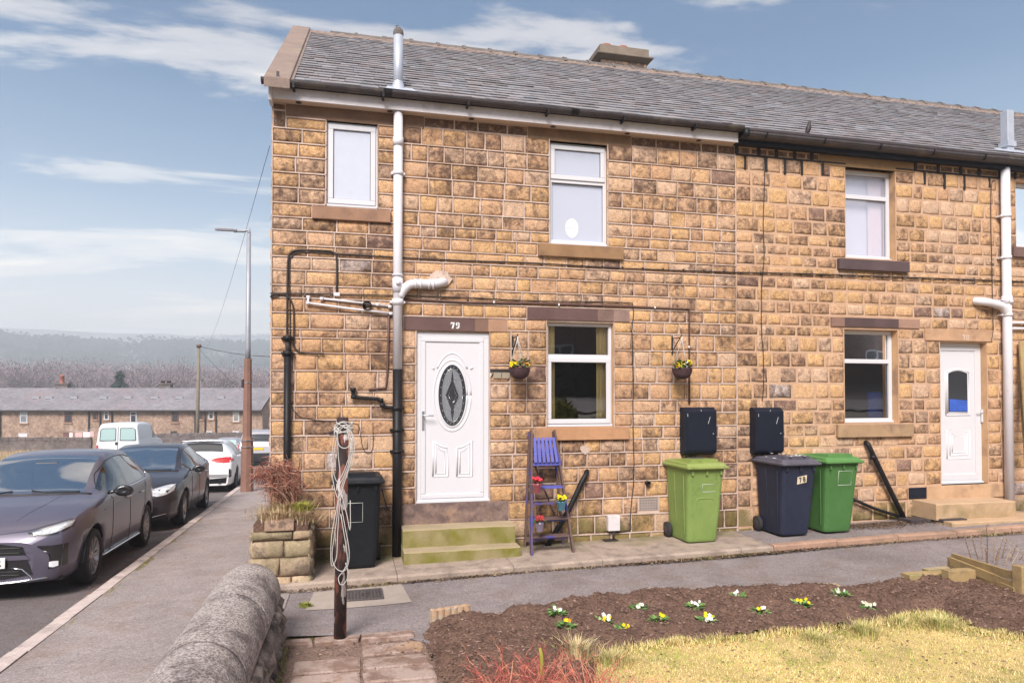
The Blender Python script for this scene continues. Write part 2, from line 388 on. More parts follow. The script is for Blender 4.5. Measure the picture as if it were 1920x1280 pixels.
PAL = [(0.50, 0.30, 0.15), (0.49, 0.29, 0.16), (0.53, 0.325, 0.18), (0.49, 0.305, 0.19), (0.52, 0.34, 0.22), (0.53, 0.32, 0.155), (0.47, 0.28, 0.165), (0.51, 0.345, 0.24)]
def tone(r=rnd, smooth=False):
    c = r.choice(PAL); k = r.uniform(1.0, 1.15)
    s = r.choice([0.1, 0.2, 0.35, 0.5, 0.6, 0.7, 0.8, 0.9])
    if r.random() < 0.02: c = (0.22, 0.135, 0.105)
    if r.random() < 0.012: c = (0.44, 0.36, 0.33)
    return (c[0] * k, c[1] * k, c[2] * k, s)
def stone(mb, x0, x1, z0, z1, y=0.0, gap=0.010, rough=0.010, proud=0.016, r=rnd, flat=False):
    """one dressed or rock-faced block: edge ring behind, pillowed face in front (in the x,z plane, facing -y)"""
    x0 += gap; x1 -= gap; z0 += gap; z1 -= gap
    w, h = x1 - x0, z1 - z0
    if w < 0.02 or h < 0.015: return
    j = min(w, h) * 0.03 if not flat else 0.0
    J = lambda a: r.uniform(-a, a)
    b = len(mb.v)
    ring = [(x0 + J(j), z0 + J(j)), ((x0 + x1) / 2 + J(j), z0 + J(j)), (x1 + J(j), z0 + J(j)), (x1 + J(j), (z0 + z1) / 2), (x1 + J(j), z1 + J(j)),
            ((x0 + x1) / 2 + J(j), z1 + J(j)), (x0 + J(j), z1 + J(j)), (x0 + J(j), (z0 + z1) / 2)]
    cx, cz = (x0 + x1) / 2, (z0 + z1) / 2
    ins = min(0.22 * h, 0.03) if not flat else 0.006
    inner = []
    for (px, pz) in ring:
        dx = -1 if px > cx + 0.01 else (1 if px < cx - 0.01 else 0); dz = -1 if pz > cz + 0.01 else (1 if pz < cz - 0.01 else 0)
        inner.append((px + dx * ins, pz + dz * ins))
    mb.v += [(p[0], y + 0.006, p[1]) for p in ring]
    mb.v += [(p[0], y - 0.002, p[1]) for p in ring]
    mb.v += [(p[0], y - (proud + J(rough) if not flat else proud), p[1]) for p in inner]
    mb.v.append((cx + J(w * 0.12), y - (proud * 1.15 + J(rough) if not flat else proud), cz + J(h * 0.1)))
    old = mb.smooth
    for i in range(8):
        k = (i + 1) % 8; mb.smooth = False
        mb.face((b + i, b + k, b + 8 + k, b + 8 + i))
        mb.smooth = not flat
        mb.face((b + 8 + i, b + 8 + k, b + 16 + k, b + 16 + i))
        mb.face((b + 16 + i, b + 16 + k, b + 24))
    mb.smooth = old
def cells(X0, X1, Z0, Z1, holes):
    xs = sorted({X0, X1, *[h[0] for h in holes], *[h[1] for h in holes]}); zs = sorted({Z0, Z1, *[h[2] for h in holes], *[h[3] for h in holes]})
    xs = [x for x in xs if X0 <= x <= X1]; zs = [z for z in zs if Z0 <= z <= Z1]
    for a, b in zip(xs, xs[1:]):
        for c, d in zip(zs, zs[1:]):
            mx, mz = (a + b) / 2, (c + d) / 2
            if any(h[0] < mx < h[1] and h[2] < mz < h[3] for h in holes): continue
            yield a, b, c, d
def lay(X0, X1, LV, blocks, wmin, wmax, r):
    """cut each course into stones, around the rectangles in blocks; returns (x0,x1,z0,z1)"""
    out = []
    for zt, zb in zip(LV, LV[1:]):
        spans = [(X0, X1, zb, zt)]
        for (a, b, c, d) in blocks:
            new = []
            for (p, q, s, t) in spans:
                if b <= p or a >= q or d <= s + 0.03 or c >= t - 0.03: new.append((p, q, s, t)); continue
                if a > p + 0.04: new.append((p, a, s, t))
                if b < q - 0.04: new.append((b, q, s, t))
                lo, hi = max(p, a), min(q, b)
                if d < t - 0.045: new.append((lo, hi, d, t))
                if c > s + 0.045: new.append((lo, hi, s, c))
            spans = new
        for (p, q, s, t) in spans:
            L = q - p; k = max(1, round(L / r.uniform((wmin + wmax) / 2 * 0.9, (wmin + wmax) / 2 * 1.1)))
            ws = [r.uniform(wmin, wmax) for _ in range(k)]; sc_ = L / sum(ws); x = p
            for w_ in ws:
                out.append((x, x + w_ * sc_, s, t)); x += w_ * sc_
    return out
def wall(house, X0, X1, holes, sections, style, extra_blocks=(), Zb=-0.3):
    m = MB()
    for a, b, c, d in cells(X0, X1, Zb, 5.4, holes):
        m.add([(a, 0, c), (b, 0, c), (b, 0, d), (a, 0, d)], [(0, 1, 2, 3)])
    w_ = m.build('wall', MT['pointing'] if style == 'ribbon' else MT['mortar'], house, fix=False)
    for (a, b, c, d) in holes:                           # reveals
        m = MB(); m.col = (*PAL[2], 0.1)
        for q in ([(a, 0, c), (a, .3, c), (a, .3, d), (a, 0, d)], [(b, 0, c), (b, 0, d), (b, .3, d), (b, .3, c)],
                  [(a, 0, d), (a, .3, d), (b, .3, d), (b, 0, d)], [(a, 0, c), (b, 0, c), (b, .3, c), (a, .3, c)]):
            m.add(q, [(0, 1, 2, 3)])
        m.build('reveal', MT['dressed_stone'], w_, fix=False)
    allst = []
    for (sx0, sx1, LV, wmin, wmax) in sections:
        allst += [(s, LV) for s in lay(sx0, sx1, LV, list(holes) + list(extra_blocks), wmin, wmax, rnd)]
    stones = [s for s, _ in allst]
    stones.sort(key=lambda s: -((s[1] - s[0]) * (s[3] - s[2])) / ((CAM - Vector((s[0], 0, s[2]))).length ** 3))
    gap, rough, proud = (0.010, 0.006, 0.013) if style == 'ribbon' else (0.014, 0.006, 0.008)
    mass = MB()
    for i, s in enumerate(stones):
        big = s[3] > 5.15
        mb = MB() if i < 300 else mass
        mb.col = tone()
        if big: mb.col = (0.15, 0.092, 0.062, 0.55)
        if s[2] > 4.2 and style != 'ribbon' and rnd.random() < .5: mb.col = (*mb.col[:3], 0.1)
        kx, kz = (rnd.uniform(0, 0.006), rnd.uniform(0, 0.006)) if style != 'ribbon' else (0, 0)
        flat = big or rnd.random() < 0.06
        stone(mb, s[0] + kx, s[1] - kx, s[2] + kz, s[3] - kz, gap=gap, rough=rough, proud=proud if not flat else 0.006, flat=flat)
        if i < 300: mb.build('stone', MT['stone'], w_, fix=False)
    if mass.v: tag(mass.build('small_stone', MT['stone'], w_, fix=False), kind='stuff')
    if style == 'ribbon':
        m = MB()
        hor, ver = {}, set()
        for (x0, x1, z0, z1) in stones:
            for z in (z0, z1):
                if -0.1 < z < 5.1: hor.setdefault(round(z, 3), []).append((x0, x1))
            for x in (x0, x1):
                if z1 < 5.15: ver.add((round(x, 2), round(z0, 3), round(z1, 3)))
        for z, iv in hor.items():
            iv.sort(); cur = list(iv[0]); out = []
            for a, b in iv[1:]:
                if a <= cur[1] + .002: cur[1] = max(cur[1], b)
                else: out.append(tuple(cur)); cur = [a, b]
            out.append(tuple(cur))
            for a, b in out: m.box(a, b, -0.0165, 0.004, z - 0.0072, z + 0.0072)
        for (x, z0, z1) in ver: m.box(x - 0.0065, x + 0.0065, -0.0145, 0.004, z0 + .0074, z1 - .0074)
        tag(m.build('raised_pointing', MT['pointing'], w_, fix=False), kind='stuff')
    return w_
def block(parent, name, r, y0, y1, m, col=(0.36, 0.22, 0.14, 0.2), bevel=0.006, label=None):
    b = MB(); b.col = col; b.box(r[0], r[1], y0, y1, r[2], r[3]); o = b.build(name, MT[m], parent, bevel=bevel)
    if label: tag(o, label)
    return o

def frame_bars(mb, a, b, c, d, y0, y1, w, wb=None):
    wb = wb or w
    mb.box(a, b, y0, y1, d - w, d); mb.box(a, b, y0, y1, c, c + wb)
    mb.box(a, a + w, y0, y1, c + wb, d - w); mb.box(b - w, b, y0, y1, c + wb, d - w)
def window(house, r, transom=None, sashes=(), y=0.075, fill='room', panes_y=None, bar=0.05, label=None, wide=0.0):
    a, b, c, d = r
    m = MB(); frame_bars(m, a + .003, b - .003, c + .003, d - .003, y, y + 0.07, bar, 0.062)
    m.box(a + .003, b - .003, y - .03, y - .002, c + .004, c + .03)
    if transom: m.box(a + bar, b - bar, y + .001, y + .069, transom - .03, transom + .03)
    w_ = m.build('window', MT['upvc'], house, bevel=0.004)
    if label: tag(w_, label)
    areas = [(a + bar, b - bar, c + .062, (transom - .03) if transom else d - bar)]
    if transom: areas.append((a + bar, b - bar, transom + .03, d - bar))
    for i, ar in enumerate(areas):
        p, q, s, t = ar
        yy = y + 0.035
        if i in sashes:
            m = MB(); frame_bars(m, p - .018, q + .018, s - .018, t + .018, y - 0.016, y + .03, .058)
            m.build('sash', MT['upvc'], w_, bevel=0.005)
            p += .04; q -= .04; s += .04; t -= .04; yy = y + 0.008
        m = MB(); frame_bars(m, p, q, s, t, yy - 0.004, yy + .004, 0.006); m.build('seal', MT['seal'], w_)
        m = MB(); m.poly([(p, yy, s), (q, yy, s), (q, yy, t), (p, yy, t)])
        if fill == 'frosted': m.build('pane', MT['frosted'], w_)
        elif fill in ('blind', 'clear'): m.build('pane', MT['net_sky_glass' if fill == 'blind' else 'half_net_sky_glass'], w_)
        else: m.build('pane', MT['pane_glass'], w_)
    return w_
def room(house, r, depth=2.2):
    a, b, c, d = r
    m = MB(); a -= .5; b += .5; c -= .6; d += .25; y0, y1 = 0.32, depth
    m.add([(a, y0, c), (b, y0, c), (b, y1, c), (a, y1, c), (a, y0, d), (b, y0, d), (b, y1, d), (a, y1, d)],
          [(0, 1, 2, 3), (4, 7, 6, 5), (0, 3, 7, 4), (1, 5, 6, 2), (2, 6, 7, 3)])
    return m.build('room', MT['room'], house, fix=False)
def curtain(w_, a, b, c, d, y, m='yellow_cloth', folds=7, amp=0.015, name='curtain'):
    mb = MB(); mb.smooth = True; n = folds * 6
    for i in range(n + 1):
        x = a + (b - a) * i / n; yy = y + amp * math.sin(i / n * folds * 2 * PI)
        mb.v += [(x, yy, c), (x, yy, d)]
    for i in range(n): mb.face((2 * i, 2 * i + 2, 2 * i + 3, 2 * i + 1))
    return mb.build(name, MT[m], w_, fix=False)

H79 = thing('stone_house', 'sandstone end house with number 79 over its oval glass door and white raised pointing', 'house', (0, 0, 0))
H78 = thing('stone_house', 'sandstone middle house with number 78 over its arched glass door and pink flush mortar', 'house', (XP, 0, 0))
H77 = thing('stone_house', 'next stone house of the row, only a strip beyond the right hand white downpipe', 'house', (X78, 0, 0))
hA = A_; hB = B_; hE = E_; hD = DO
mat('mossy_threshold', (0.20, 0.135, 0.115), .9, n1=(.25, 6, .5), n2=(.25, 60, .5), bump=.6, bscale=30, bdist=.01, stain=[((0.09, 0.06, 0.06), 7, .46, .60, .7), ((0.36, 0.23, 0.15), 4, .55, .68, .7)])
# blocks that replace stones (lintels, sills, band)
lin79 = rect(757, 594.5, 950, 599, 757, 619.5, 950, 621.5)
linE = rect(988, 577.5, 1179, 580.5, 988, 599, 1179, 602.5)
silE = rect(1003, 802, 1176.5, 798, 1003, 826, 1176.5, 822)
silA = rect(585.5, 387.5, 732, 396, 585.5, 411.5, 732, 418.5)
silB = rect(1008, 458.5, 1166.5, 464.5, 1008, 481, 1166.5, 488)
thr79 = (DO[0] - .28, DO[1] + .24, 0.285, DO[2])
linA = (A_[0] - .45, A_[1] + .55, A_[3], 5.235); linB = (B_[0] - .28, B_[1] + .32, B_[3], 5.235)
blk79 = [lin79, linE, silE, silA, silB, thr79, linA, linB]
airb = rect(1196, 933, 1235, 931.5, 1196, 958, 1235, 956)
blk79.append((airb[0], airb[1], airb[2], airb[3]))
PXL = 1.43
wall(H79, 0, XP, [hA, hB, hE, hD], [(0, PXL, LV_left, 0.24, 0.42), (PXL, XP, LV_main, 0.20, 0.36)], 'ribbon', blk79)
dark = (0.125, 0.075, 0.07, 1); tan = (0.42, 0.25, 0.145, 1)
def two(house, r, name, cols, y0=-.022, cuts=None):
    """a dressed stone whose soot-dark middle is its own colour band"""
    m = MB(); xs = [r[0]] + (cuts or []) + [r[1]]
    for (a, b), c in zip(zip(xs, xs[1:]), cols):
        m.col = c; m.add([(a, y0, r[2]), (b, y0, r[2]), (b, y0, r[3]), (a, y0, r[3])], [(0, 1, 2, 3)])
        m.add([(a, y0, r[3]), (b, y0, r[3]), (b, 0.1, r[3]), (a, 0.1, r[3])], [(0, 1, 2, 3)])
        m.add([(a, y0, r[2]), (a, 0.1, r[2]), (b, 0.1, r[2]), (b, y0, r[2])], [(0, 1, 2, 3)])
    m.col = cols[0]; m.add([(xs[0], y0, r[2]), (xs[0], y0, r[3]), (xs[0], .1, r[3]), (xs[0], .1, r[2])], [(0, 1, 2, 3)])
    m.col = cols[-1]; m.add([(xs[-1], y0, r[2]), (xs[-1], .1, r[2]), (xs[-1], .1, r[3]), (xs[-1], y0, r[3])], [(0, 1, 2, 3)])
    return m.build(name, MT['dressed_stone'], house, fix=False)
W_ = lambda x: W(x, 700)[0]
two(H79, lin79, 'lintel', [dark, (0.20, .12, .09, 1), (.36, .21, .14, 1)], cuts=[W_(890), W_(915)])
two(H79, linE, 'lintel', [dark, (0.19, .12, .10, 1), (.27, .18, .15, 1)], cuts=[W_(1120), W_(1150)])
block(H79, 'window_sill', silE, -.06, .1, 'dressed_stone', (0.43, .235, .13, 1))
block(H79, 'window_sill', silA, -.05, .1, 'dressed_stone', (0.30, .175, .115, 1))
block(H79, 'window_sill', silB, -.06, .1, 'dressed_stone', (0.27, .16, .085, 1))
block(H79, 'lintel', linA, -.012, .1, 'dressed_stone', (0.20, .125, .085, 1))
block(H79, 'lintel', linB, -.012, .1, 'dressed_stone', (0.20, .125, .075, 1))
block(H79, 'threshold', thr79, -.02, .1, 'mossy_threshold')
# air brick
m = MB(); m.col = (.33, .27, .25, 1); m.box(airb[0] + .01, airb[1] - .01, -.008, .03, airb[2] + .01, airb[3] - .01)
ab = m.build('air_brick', MT['dressed_stone'], H79)
m = MB()
for i in range(7):
    for k in range(4):
        x = airb[0] + .035 + i * (airb[1] - airb[0] - .07) / 6; z = airb[2] + .035 + k * (airb[3] - airb[2] - .07) / 3
        m.box(x - .007, x + .007, -.0105, -.0085, z - .006, z + .006)
m.build('slot', MT['seal'], ab)

# house 78
linF = rect(1557, 594.5, 1722.5, 599.5, 1557, 611, 1722.5, 616); silF = rect(1567, 796, 1707.5, 793, 1567, 820, 1707.5, 817)
silC = rect(1569, 486, 1700, 491.5, 1569, 505, 1700, 512)
lin78 = rect(1733, 615.5, 1860, 618.5, 1733, 638, 1860, 641)
thr78 = rect(1736.5, 909, 1881, 908, 1736.5, 934, 1881, 932)
vent = rect(1703.5, 914, 1736, 913, 1703.5, 935, 1736, 934)
linC = (C_[0] - .42, C_[1] + .32, C_[3], 5.235)
thr78 = (thr78[0], thr78[1], 0.33, DP78[2])
wall(H78, XP, X78, [C_, F_, DP78], [(XP, X78, LV_78, 0.19, 0.34)], 'flush', [linF, silF, silC, lin78, thr78, vent, linC])
two(H78, linF, 'lintel', [(.24, .14, .11, 1), (.085, .055, .055, 1), (.10, .065, .065, 1), (.33, .20, .15, 1)], cuts=[W_(1583), W_(1640), W_(1684)])
block(H78, 'window_sill', silF, -.06, .1, 'dressed_stone', (0.36, .235, .14, 1))
block(H78, 'window_sill', silC, -.06, .1, 'dressed_stone', (0.095, .065, .07, 1), label='soot black window sill')
block(H78, 'lintel', lin78, -.02, .1, 'dressed_stone', (0.45, .275, .17, 1))
block(H78, 'lintel', linC, -.012, .1, 'dressed_stone', (0.27, .165, .085, 1))
block(H78, 'threshold', thr78, -.02, .1, 'dressed_stone', (0.48, .31, .19, 1))
block(H78, 'vent_grille', (vent[0], vent[1], vent[2], vent[3]), -.012, .02, 'navy_box')
# house 77: strip
D_ = (W(1904, 340)[0], W(1904, 340)[0] + 0.75, W(1905, 463)[1], W(1905, 340)[1])
ylin = W(1905, 605)[1]
wall(H77, X78, XEND, [D_], [(X78, XEND, LV_78, 0.22, 0.38)], 'flush', [(D_[0] - .1, D_[1] + .1, D_[2] - .17, D_[2])])
block(H77, 'window_sill', (D_[0] - .1, D_[1] + .1, D_[2] - .16, D_[2] - .005), -.05, .1, 'dressed_stone', (0.16, .10, .09, 1))
# top course soot-black joints of house 78
m = MB()
zj = 5.133
xs = [XP + 0.02]
while xs[-1] < X78: xs.append(xs[-1] + rnd.uniform(.27, .42))
for x in xs:
    if linC[0] - .02 < x < linC[1] + .02: continue
    m.box(x - .022, x + .022, -.016, -.001, 5.135, 5.234)
    if x < X78 - .1:
        x2 = x + rnd.uniform(.05, .2)
        m.box(x2 - .017, x2 + .017, -.0155, -.001, LV_78[2] + rnd.uniform(-.02, .06), 5.12)
for a, b in ((XP + .01, C_[0] - .002), (C_[1] + .002, X78 - .1)):
    m.box(a, b, -.0165, -.001, 5.117, 5.137)
m.build('tarred_joints', MT['black_mortar'], H78, fix=False)

# ---- windows
wA = window(H79, A_, fill='frosted', sashes=(0,), y=.03, bar=.045)
tB = W(1085, 341.5, .06)[1]
wB = window(H79, B_, transom=tB, sashes=(1,), y=.05, bar=.045, fill='blind')
tE = W(1085, 669, .06)[1]
wE = window(H79, E_, transom=tE, sashes=(0,), y=.06, bar=.04)
tC = W(1620, 370, .1)[1]
wC = window(H78, C_, transom=tC, sashes=(), y=.11, bar=.055, fill='clear')
tF = W(1620, 677, .1)[1]
wF = window(H78, F_, transom=tF, sashes=(), y=.11, bar=.055)
wD = window(H77, D_, sashes=(), y=.08, bar=.055)
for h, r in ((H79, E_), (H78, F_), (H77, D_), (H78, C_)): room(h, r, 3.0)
m = MB(); m.poly([(B_[0] + .02, .125, B_[2] + .02), (B_[1] - .02, .125, B_[2] + .02), (B_[1] - .02, .125, B_[3] - .02), (B_[0] + .02, .125, B_[3] - .02)]); m.build('net_blind', MT['blind'], wB)
c0 = W(1072, 428, .09)
m = MB(); m.poly([(c0[0] + .088 * math.cos(a * PI / 16), .084, c0[1] + .125 * math.sin(a * PI / 16)) for a in range(32)]); sc1 = m.build('oval_sticker', MT['white'], wB)
m = MB(); m.box(c0[0] - .087, c0[0] + .087, .0815, .083, c0[1] - .003, c0[1] + .006); m.box(c0[0] - .004, c0[0] + .004, .0815, .083, c0[1] - .10, c0[1] - .003); m.build('oval_sticker', MT['old_upvc'], wB)
eX = lambda x: W(x, 700, .3)[0]
curtain(wE, W(1020, 700, .17)[0], W(1040, 700, .17)[0], E_[2], E_[3], .17, folds=3)
curtain(wE, W(1118, 700, .17)[0], W(1150, 700, .17)[0], E_[2], E_[3], .17, folds=5)
cX = lambda x: W(x, 400, .3)[0]
curtain(wC, W(1627, 400, .2)[0], W(1652, 400, .2)[0], C_[2], C_[3], .205, 'cloth', folds=6)
m = MB(); m.poly([(C_[0], .24, C_[2]), (C_[1] + .0, .24, C_[2]), (C_[1] + .0, .24, C_[3]), (C_[0], .24, C_[3])]); m.build('net_blind', MT['blind'], wC)
fX = lambda x: W(x, 750, .5)
p0 = fX(1625); p1 = W(1675, 735, .5)
m = MB(); t0, t1 = W(1628, 735, .3), W(1675, 735, .3); m.box(t0[0], t1[0], .30, .34, F_[2] - .1, t1[1]); m.build('blue_towel', MT['blue_cloth'], wF, bevel=.01)

# ---- doors
def oval(mb, cx, cz, rx, rz, y, rad, n=40, a0=0, a1=2 * PI):
    pts = [(cx + rx * math.cos(a0 + (a1 - a0) * i / n), y, cz + rz * math.sin(a0 + (a1 - a0) * i / n)) for i in range(n + 1)]
    mb.tube(pts, rad, 8, cap=True)
def door(house, r, y=.03):
    a, b, c, d = r
    m = MB(); frame_bars(m, a + .002, b - .002, c + .002, d - .002, y, y + .08, .065, .05); m.box(a + .002, b - .002, y - .03, y - .001, c + .003, c + .03)
    return m.build('door_frame', MT['upvc'], house, bevel=.004)
df = door(H79, DO, .02)
a, b, c, d = DO
m = MB(); m.box(a + .067, b - .067, .028, .07, c + .052, d - .067); leaf = m.build('door_leaf', MT['upvc'], df, bevel=.006)
BASE[leaf.name] = BASE[df.name]
dm = MB(); i_ = .12
frame_bars(dm, a + .067, b - .067, c + .052, d - .067, .012, .028, .055); door_rail = dm.build('door_rail', MT['upvc'], df, bevel=.008)
YD = .026
q = lambda x, y: W(x, y, YD)
cx, cz = q(848, 741); rx = (q(873.3, 741)[0] - q(822.8, 741)[0]) / 2; rz = (q(848, 684)[1] - q(848, 797.7)[1]) / 2
dm = MB(); oval(dm, cx, cz, rx + .012, rz + .012, YD + .014, .021); RX2 = (q(883.5, 741)[0] - q(813.8, 741)[0]) / 2; RZ2 = (q(848, 675)[1] - q(848, 808)[1]) / 2
oval(dm, cx, cz, RX2, RZ2, YD + .013, .018)
oval(dm, cx, cz + .03, RX2 * 1.02, RZ2 * 1.12, YD + .0125, .017, 20, R(38), R(142))
ax = q(812, 690); dm.tube([(ax[0] - .015, YD + .006, ax[1] + .012), (ax[0] + .012, YD, ax[1] - .012)], .011, 6); ax = q(884, 690); dm.tube([(ax[0] + .015, YD, ax[1] + .012), (ax[0] - .012, YD, ax[1] - .012)], .011, 6)
for (px0, px1, s) in ((812, 840, 1), (857, 885, -1)):
    x0, zt = q(px0, 826); x1, zb = q(px1, 892.5)
    ztop = lambda t: zt + .0 - (.085 * (1 - (1 - t) ** 2) if s > 0 else .085 * (1 - t ** 2))
    pts = [(x0, YD, zb), (x1, YD, zb)] + [(x1 + (x0 - x1) * i / 8, YD, ztop(1 - i / 8)) for i in range(9)] + [(x0, YD, zb)]
    dm.tube([(p[0], p[1] + .0115, p[2]) for p in pts], .016, 10)
    ix0, ix1 = x0 + .035, x1 - .035
    pts = [(ix0, YD, zb + .035), (ix1, YD, zb + .035)] + [(ix1 + (ix0 - ix1) * i / 8, YD, ztop(1 - i / 8) - .045) for i in range(9)] + [(ix0, YD, zb + .035)]
    dm.tube([(p[0], p[1] + .0075, p[2]) for p in pts], .011, 10)
dm.build('door_moulding', MT['upvc'], df)
def ell(mb, cx, cz, rx, rz, y, n=40): mb.poly([(cx + rx * math.cos(2 * PI * i / n), y, cz + rz * math.sin(2 * PI * i / n)) for i in range(n)])
m = MB(); ell(m, cx, cz, rx + .004, rz + .004, YD - .004); m.build('door_pane', MT['dark_glass'], df)
m = MB(); ell(m, cx, cz, rx * .74, rz * .86, YD - .007); m.build('door_pane', MT['pebbled_glass'], df)
m = MB()
m.poly([(cx - rx * .52, YD - .009, cz), (cx, YD - .009, cz - rz * .56), (cx + rx * .52, YD - .009, cz), (cx, YD - .009, cz + rz * .56)])
m.poly([(cx - rx * .10, YD - .0085, cz + rz * .5), (cx + rx * .10, YD - .0085, cz + rz * .5), (cx, YD - .0085, cz + rz * .84)])
m.poly([(cx - rx * .14, YD - .0085, cz - rz * .5), (cx + rx * .14, YD - .0085, cz - rz * .5), (cx, YD - .0085, cz - rz * .86)])
m.build('door_pane', MT['dark_glass'], df)
m = MB()
for k, rr in ((.50, .004), (.30, .0035)):
    pts = [(cx - rx * k, YD - .012, cz), (cx, YD - .012, cz - rz * k), (cx + rx * k, YD - .012, cz), (cx, YD - .012, cz + rz * k), (cx - rx * k, YD - .012, cz)]
    m.tube(pts, rr, 5)
for i in range(22):
    t_ = 2 * PI * i / 22; m.box(cx + rx * .86 * math.cos(t_) - .006, cx + rx * .86 * math.cos(t_) + .006, YD - .011, YD - .003, cz + rz * .93 * math.sin(t_) - .008, cz + rz * .93 * math.sin(t_) + .008)
oval(m, cx, cz, rx * .76, rz * .88, YD - .008, .0035)
m.build('leading', MT['silver'], df)
hx, hz_ = q(793, 787)
m = MB(); m.box(hx - .014, hx + .014, .0, .012, hz_ - .12, hz_ + .11); m.tube([(hx, .0, hz_ + .055), (hx, -.05, hz_ + .055), (hx + .02, -.055, hz_ + .056), (hx + .125, -.055, hz_ + .052)], .009, 7); m.build('handle', MT['silver'], df, bevel=.003)

df2 = door(H78, DP78, .10)
a, b, c, d = DP78
m = MB(); m.box(a + .067, b - .067, .108, .15, c + .052, d - .067); m.build('door_leaf', MT['upvc'], df2, bevel=.005)
m = MB(); frame_bars(m, a + .067, b - .067, c + .052, d - .067, .096, .108, .05, .09); m.build('door_rail', MT['upvc'], df2, bevel=.004)
YG = .100
q = lambda x, y: W(x, y, YG)
gx0, gzt = q(1778, 696); gx1, gzb = q(1814, 772)
def arch(x0, x1, z0, z1, h, k=8):
    return [(x0, z0), (x1, z0), (x1, z1)] + [(x1 + (x0 - x1) * i / k, z1 + h * math.sin(PI * i / k)) for i in range(1, k)] + [(x0, z1)]
m = MB(); m.poly([(p[0], YG - .004, p[1]) for p in arch(gx0, gx1, gzb, gzt - .03, .035)]); m.build('door_pane', MT['dark_glass'], df2)
bz = W(1795, 748, YG)[1]
m = MB(); m.poly([(gx0 + .01, YG - .006, gzb + .01), (gx1 - .01, YG - .006, gzb + .01), (gx1 - .01, YG - .006, bz - .02), (gx0 + .06, YG - .006, bz), (gx0 + .01, YG - .006, bz)]); m.build('towel_behind_glass', MT['blue_cloth'], df2)
m = MB()
for g, rr in ((.012, .012), (.045, .006)):
    pl = arch(gx0 - g, gx1 + g, gzb - g, gzt - .03 + g * .4, .05); m.tube([(p[0], YG + rr + .002, p[1]) for p in pl + pl[:1]], rr + .006, 10)
rx0, rz1 = q(1776, 806); rx1, rz0 = q(1820, 859)
for g, rr in ((0, .009), (.055, .006), (.095, .005)):
    pl = [(rx0 + g, rz0 + g), (rx1 - g, rz0 + g), (rx1 - g, rz1 - g), (rx0 + g, rz1 - g)]; m.tube([(p[0], YG + rr + .008, p[1]) for p in pl + pl[:1]], rr + .006, 10)
m.build('door_moulding', MT['upvc'], df2)
hx, hz_ = q(1839, 775)
m = MB(); m.box(hx - .013, hx + .013, .07, .095, hz_ - .13, hz_ + .06); m.tube([(hx, .06, hz_ + .02), (hx - .11, .055, hz_ + .022)], .009, 6); m.build('handle', MT['upvc'], df2, bevel=.003)

def text(s, size, loc, parent, m, name, rot=(R(90), 0, 0), ext=.002, off=0.0, sx=1.0, align='CENTER'):
    c = bpy.data.curves.new(name, 'FONT'); c.body = s; c.size = size; c.extrude = ext; c.align_x = align; c.align_y = 'CENTER'; c.offset = off
    c.materials.append(MT[m]); o = bpy.data.objects.new(name, c); COL.objects.link(o)
    base = BASE.get(parent.name, Vector((0, 0, 0))) if parent else Vector((0, 0, 0))
    o.location = Vector(loc) - base; o.rotation_euler = rot; o.scale = (sx, 1, 1); o.parent = parent; return o
n0 = W(853.5, 610, -.024)
# stencil numerals of house 79, cut as outlines
def digits(s, cx, cz, h, y, parent, m, name='house_number'):
    mb = MB(); w = h * .62
    for i, ch in enumerate(s):
        x = cx + (i - (len(s) - 1) / 2) * w * 1.35
        if ch == '7':
            mb.prism([(x - w / 2, cz + h * .5), (x + w / 2, cz + h * .5), (x + w / 2, cz + h * .28), (x - w / 2, cz + h * .28)], y - .002, y)
            mb.prism([(x + w * .5, cz + h * .24), (x + w * .08, cz + h * .24), (x - w * .25, cz - h * .5), (x + w * .15, cz - h * .5)], y - .0021, y)
            mb.prism([(x - w * .5, cz + h * .24), (x - w * .38, cz + h * .24), (x - w * .5, cz + h * .05)], y - .0022, y)
        else:
            rings = [(.22, .30)] if ch == '9' else [(.24, .25), (-.24, .27)]
            for (zc, rr) in rings:
                for s_ in (-1, 1):
                    pts = [(x + s_ * w * (.07 + .45 * math.sin(t)), cz + h * (zc + rr * math.cos(t))) for t in [PI * k / 8 for k in range(9)]]
                    pts += [(x + s_ * w * (.07 + .10 * math.sin(t)), cz + h * (zc + rr * .55 * math.cos(t))) for t in [PI * k / 8 for k in range(8, -1, -1)]]
                    mb.prism(pts, y - .002, y)
            if ch == '9':
                pts = [(x + w * .52, cz + h * .20), (x + w * .50, cz - h * .15), (x + w * .25, cz - h * .48), (x - w * .35, cz - h * .5), (x - w * .42, cz - h * .28), (x - w * .05, cz - h * .36), (x + w * .17, cz - h * .1), (x + w * .2, cz + h * .1)]
                mb.prism(pts, y - .002, y)
    return mb.build(name, MT[m], parent)
digits('79', n0[0], n0[1], .075, -.0225, H79, 'white')
mat('faded_white', (0.60, 0.50, 0.43), 0.8, n2=(0.2, 60, .5), stain=[((0.45, 0.29, 0.19), 38, 0.48, 0.58, 0.9)])
n1 = W(1811, 632, -.022); digits('78', n1[0], n1[1], .075, -.0205, H78, 'faded_white')

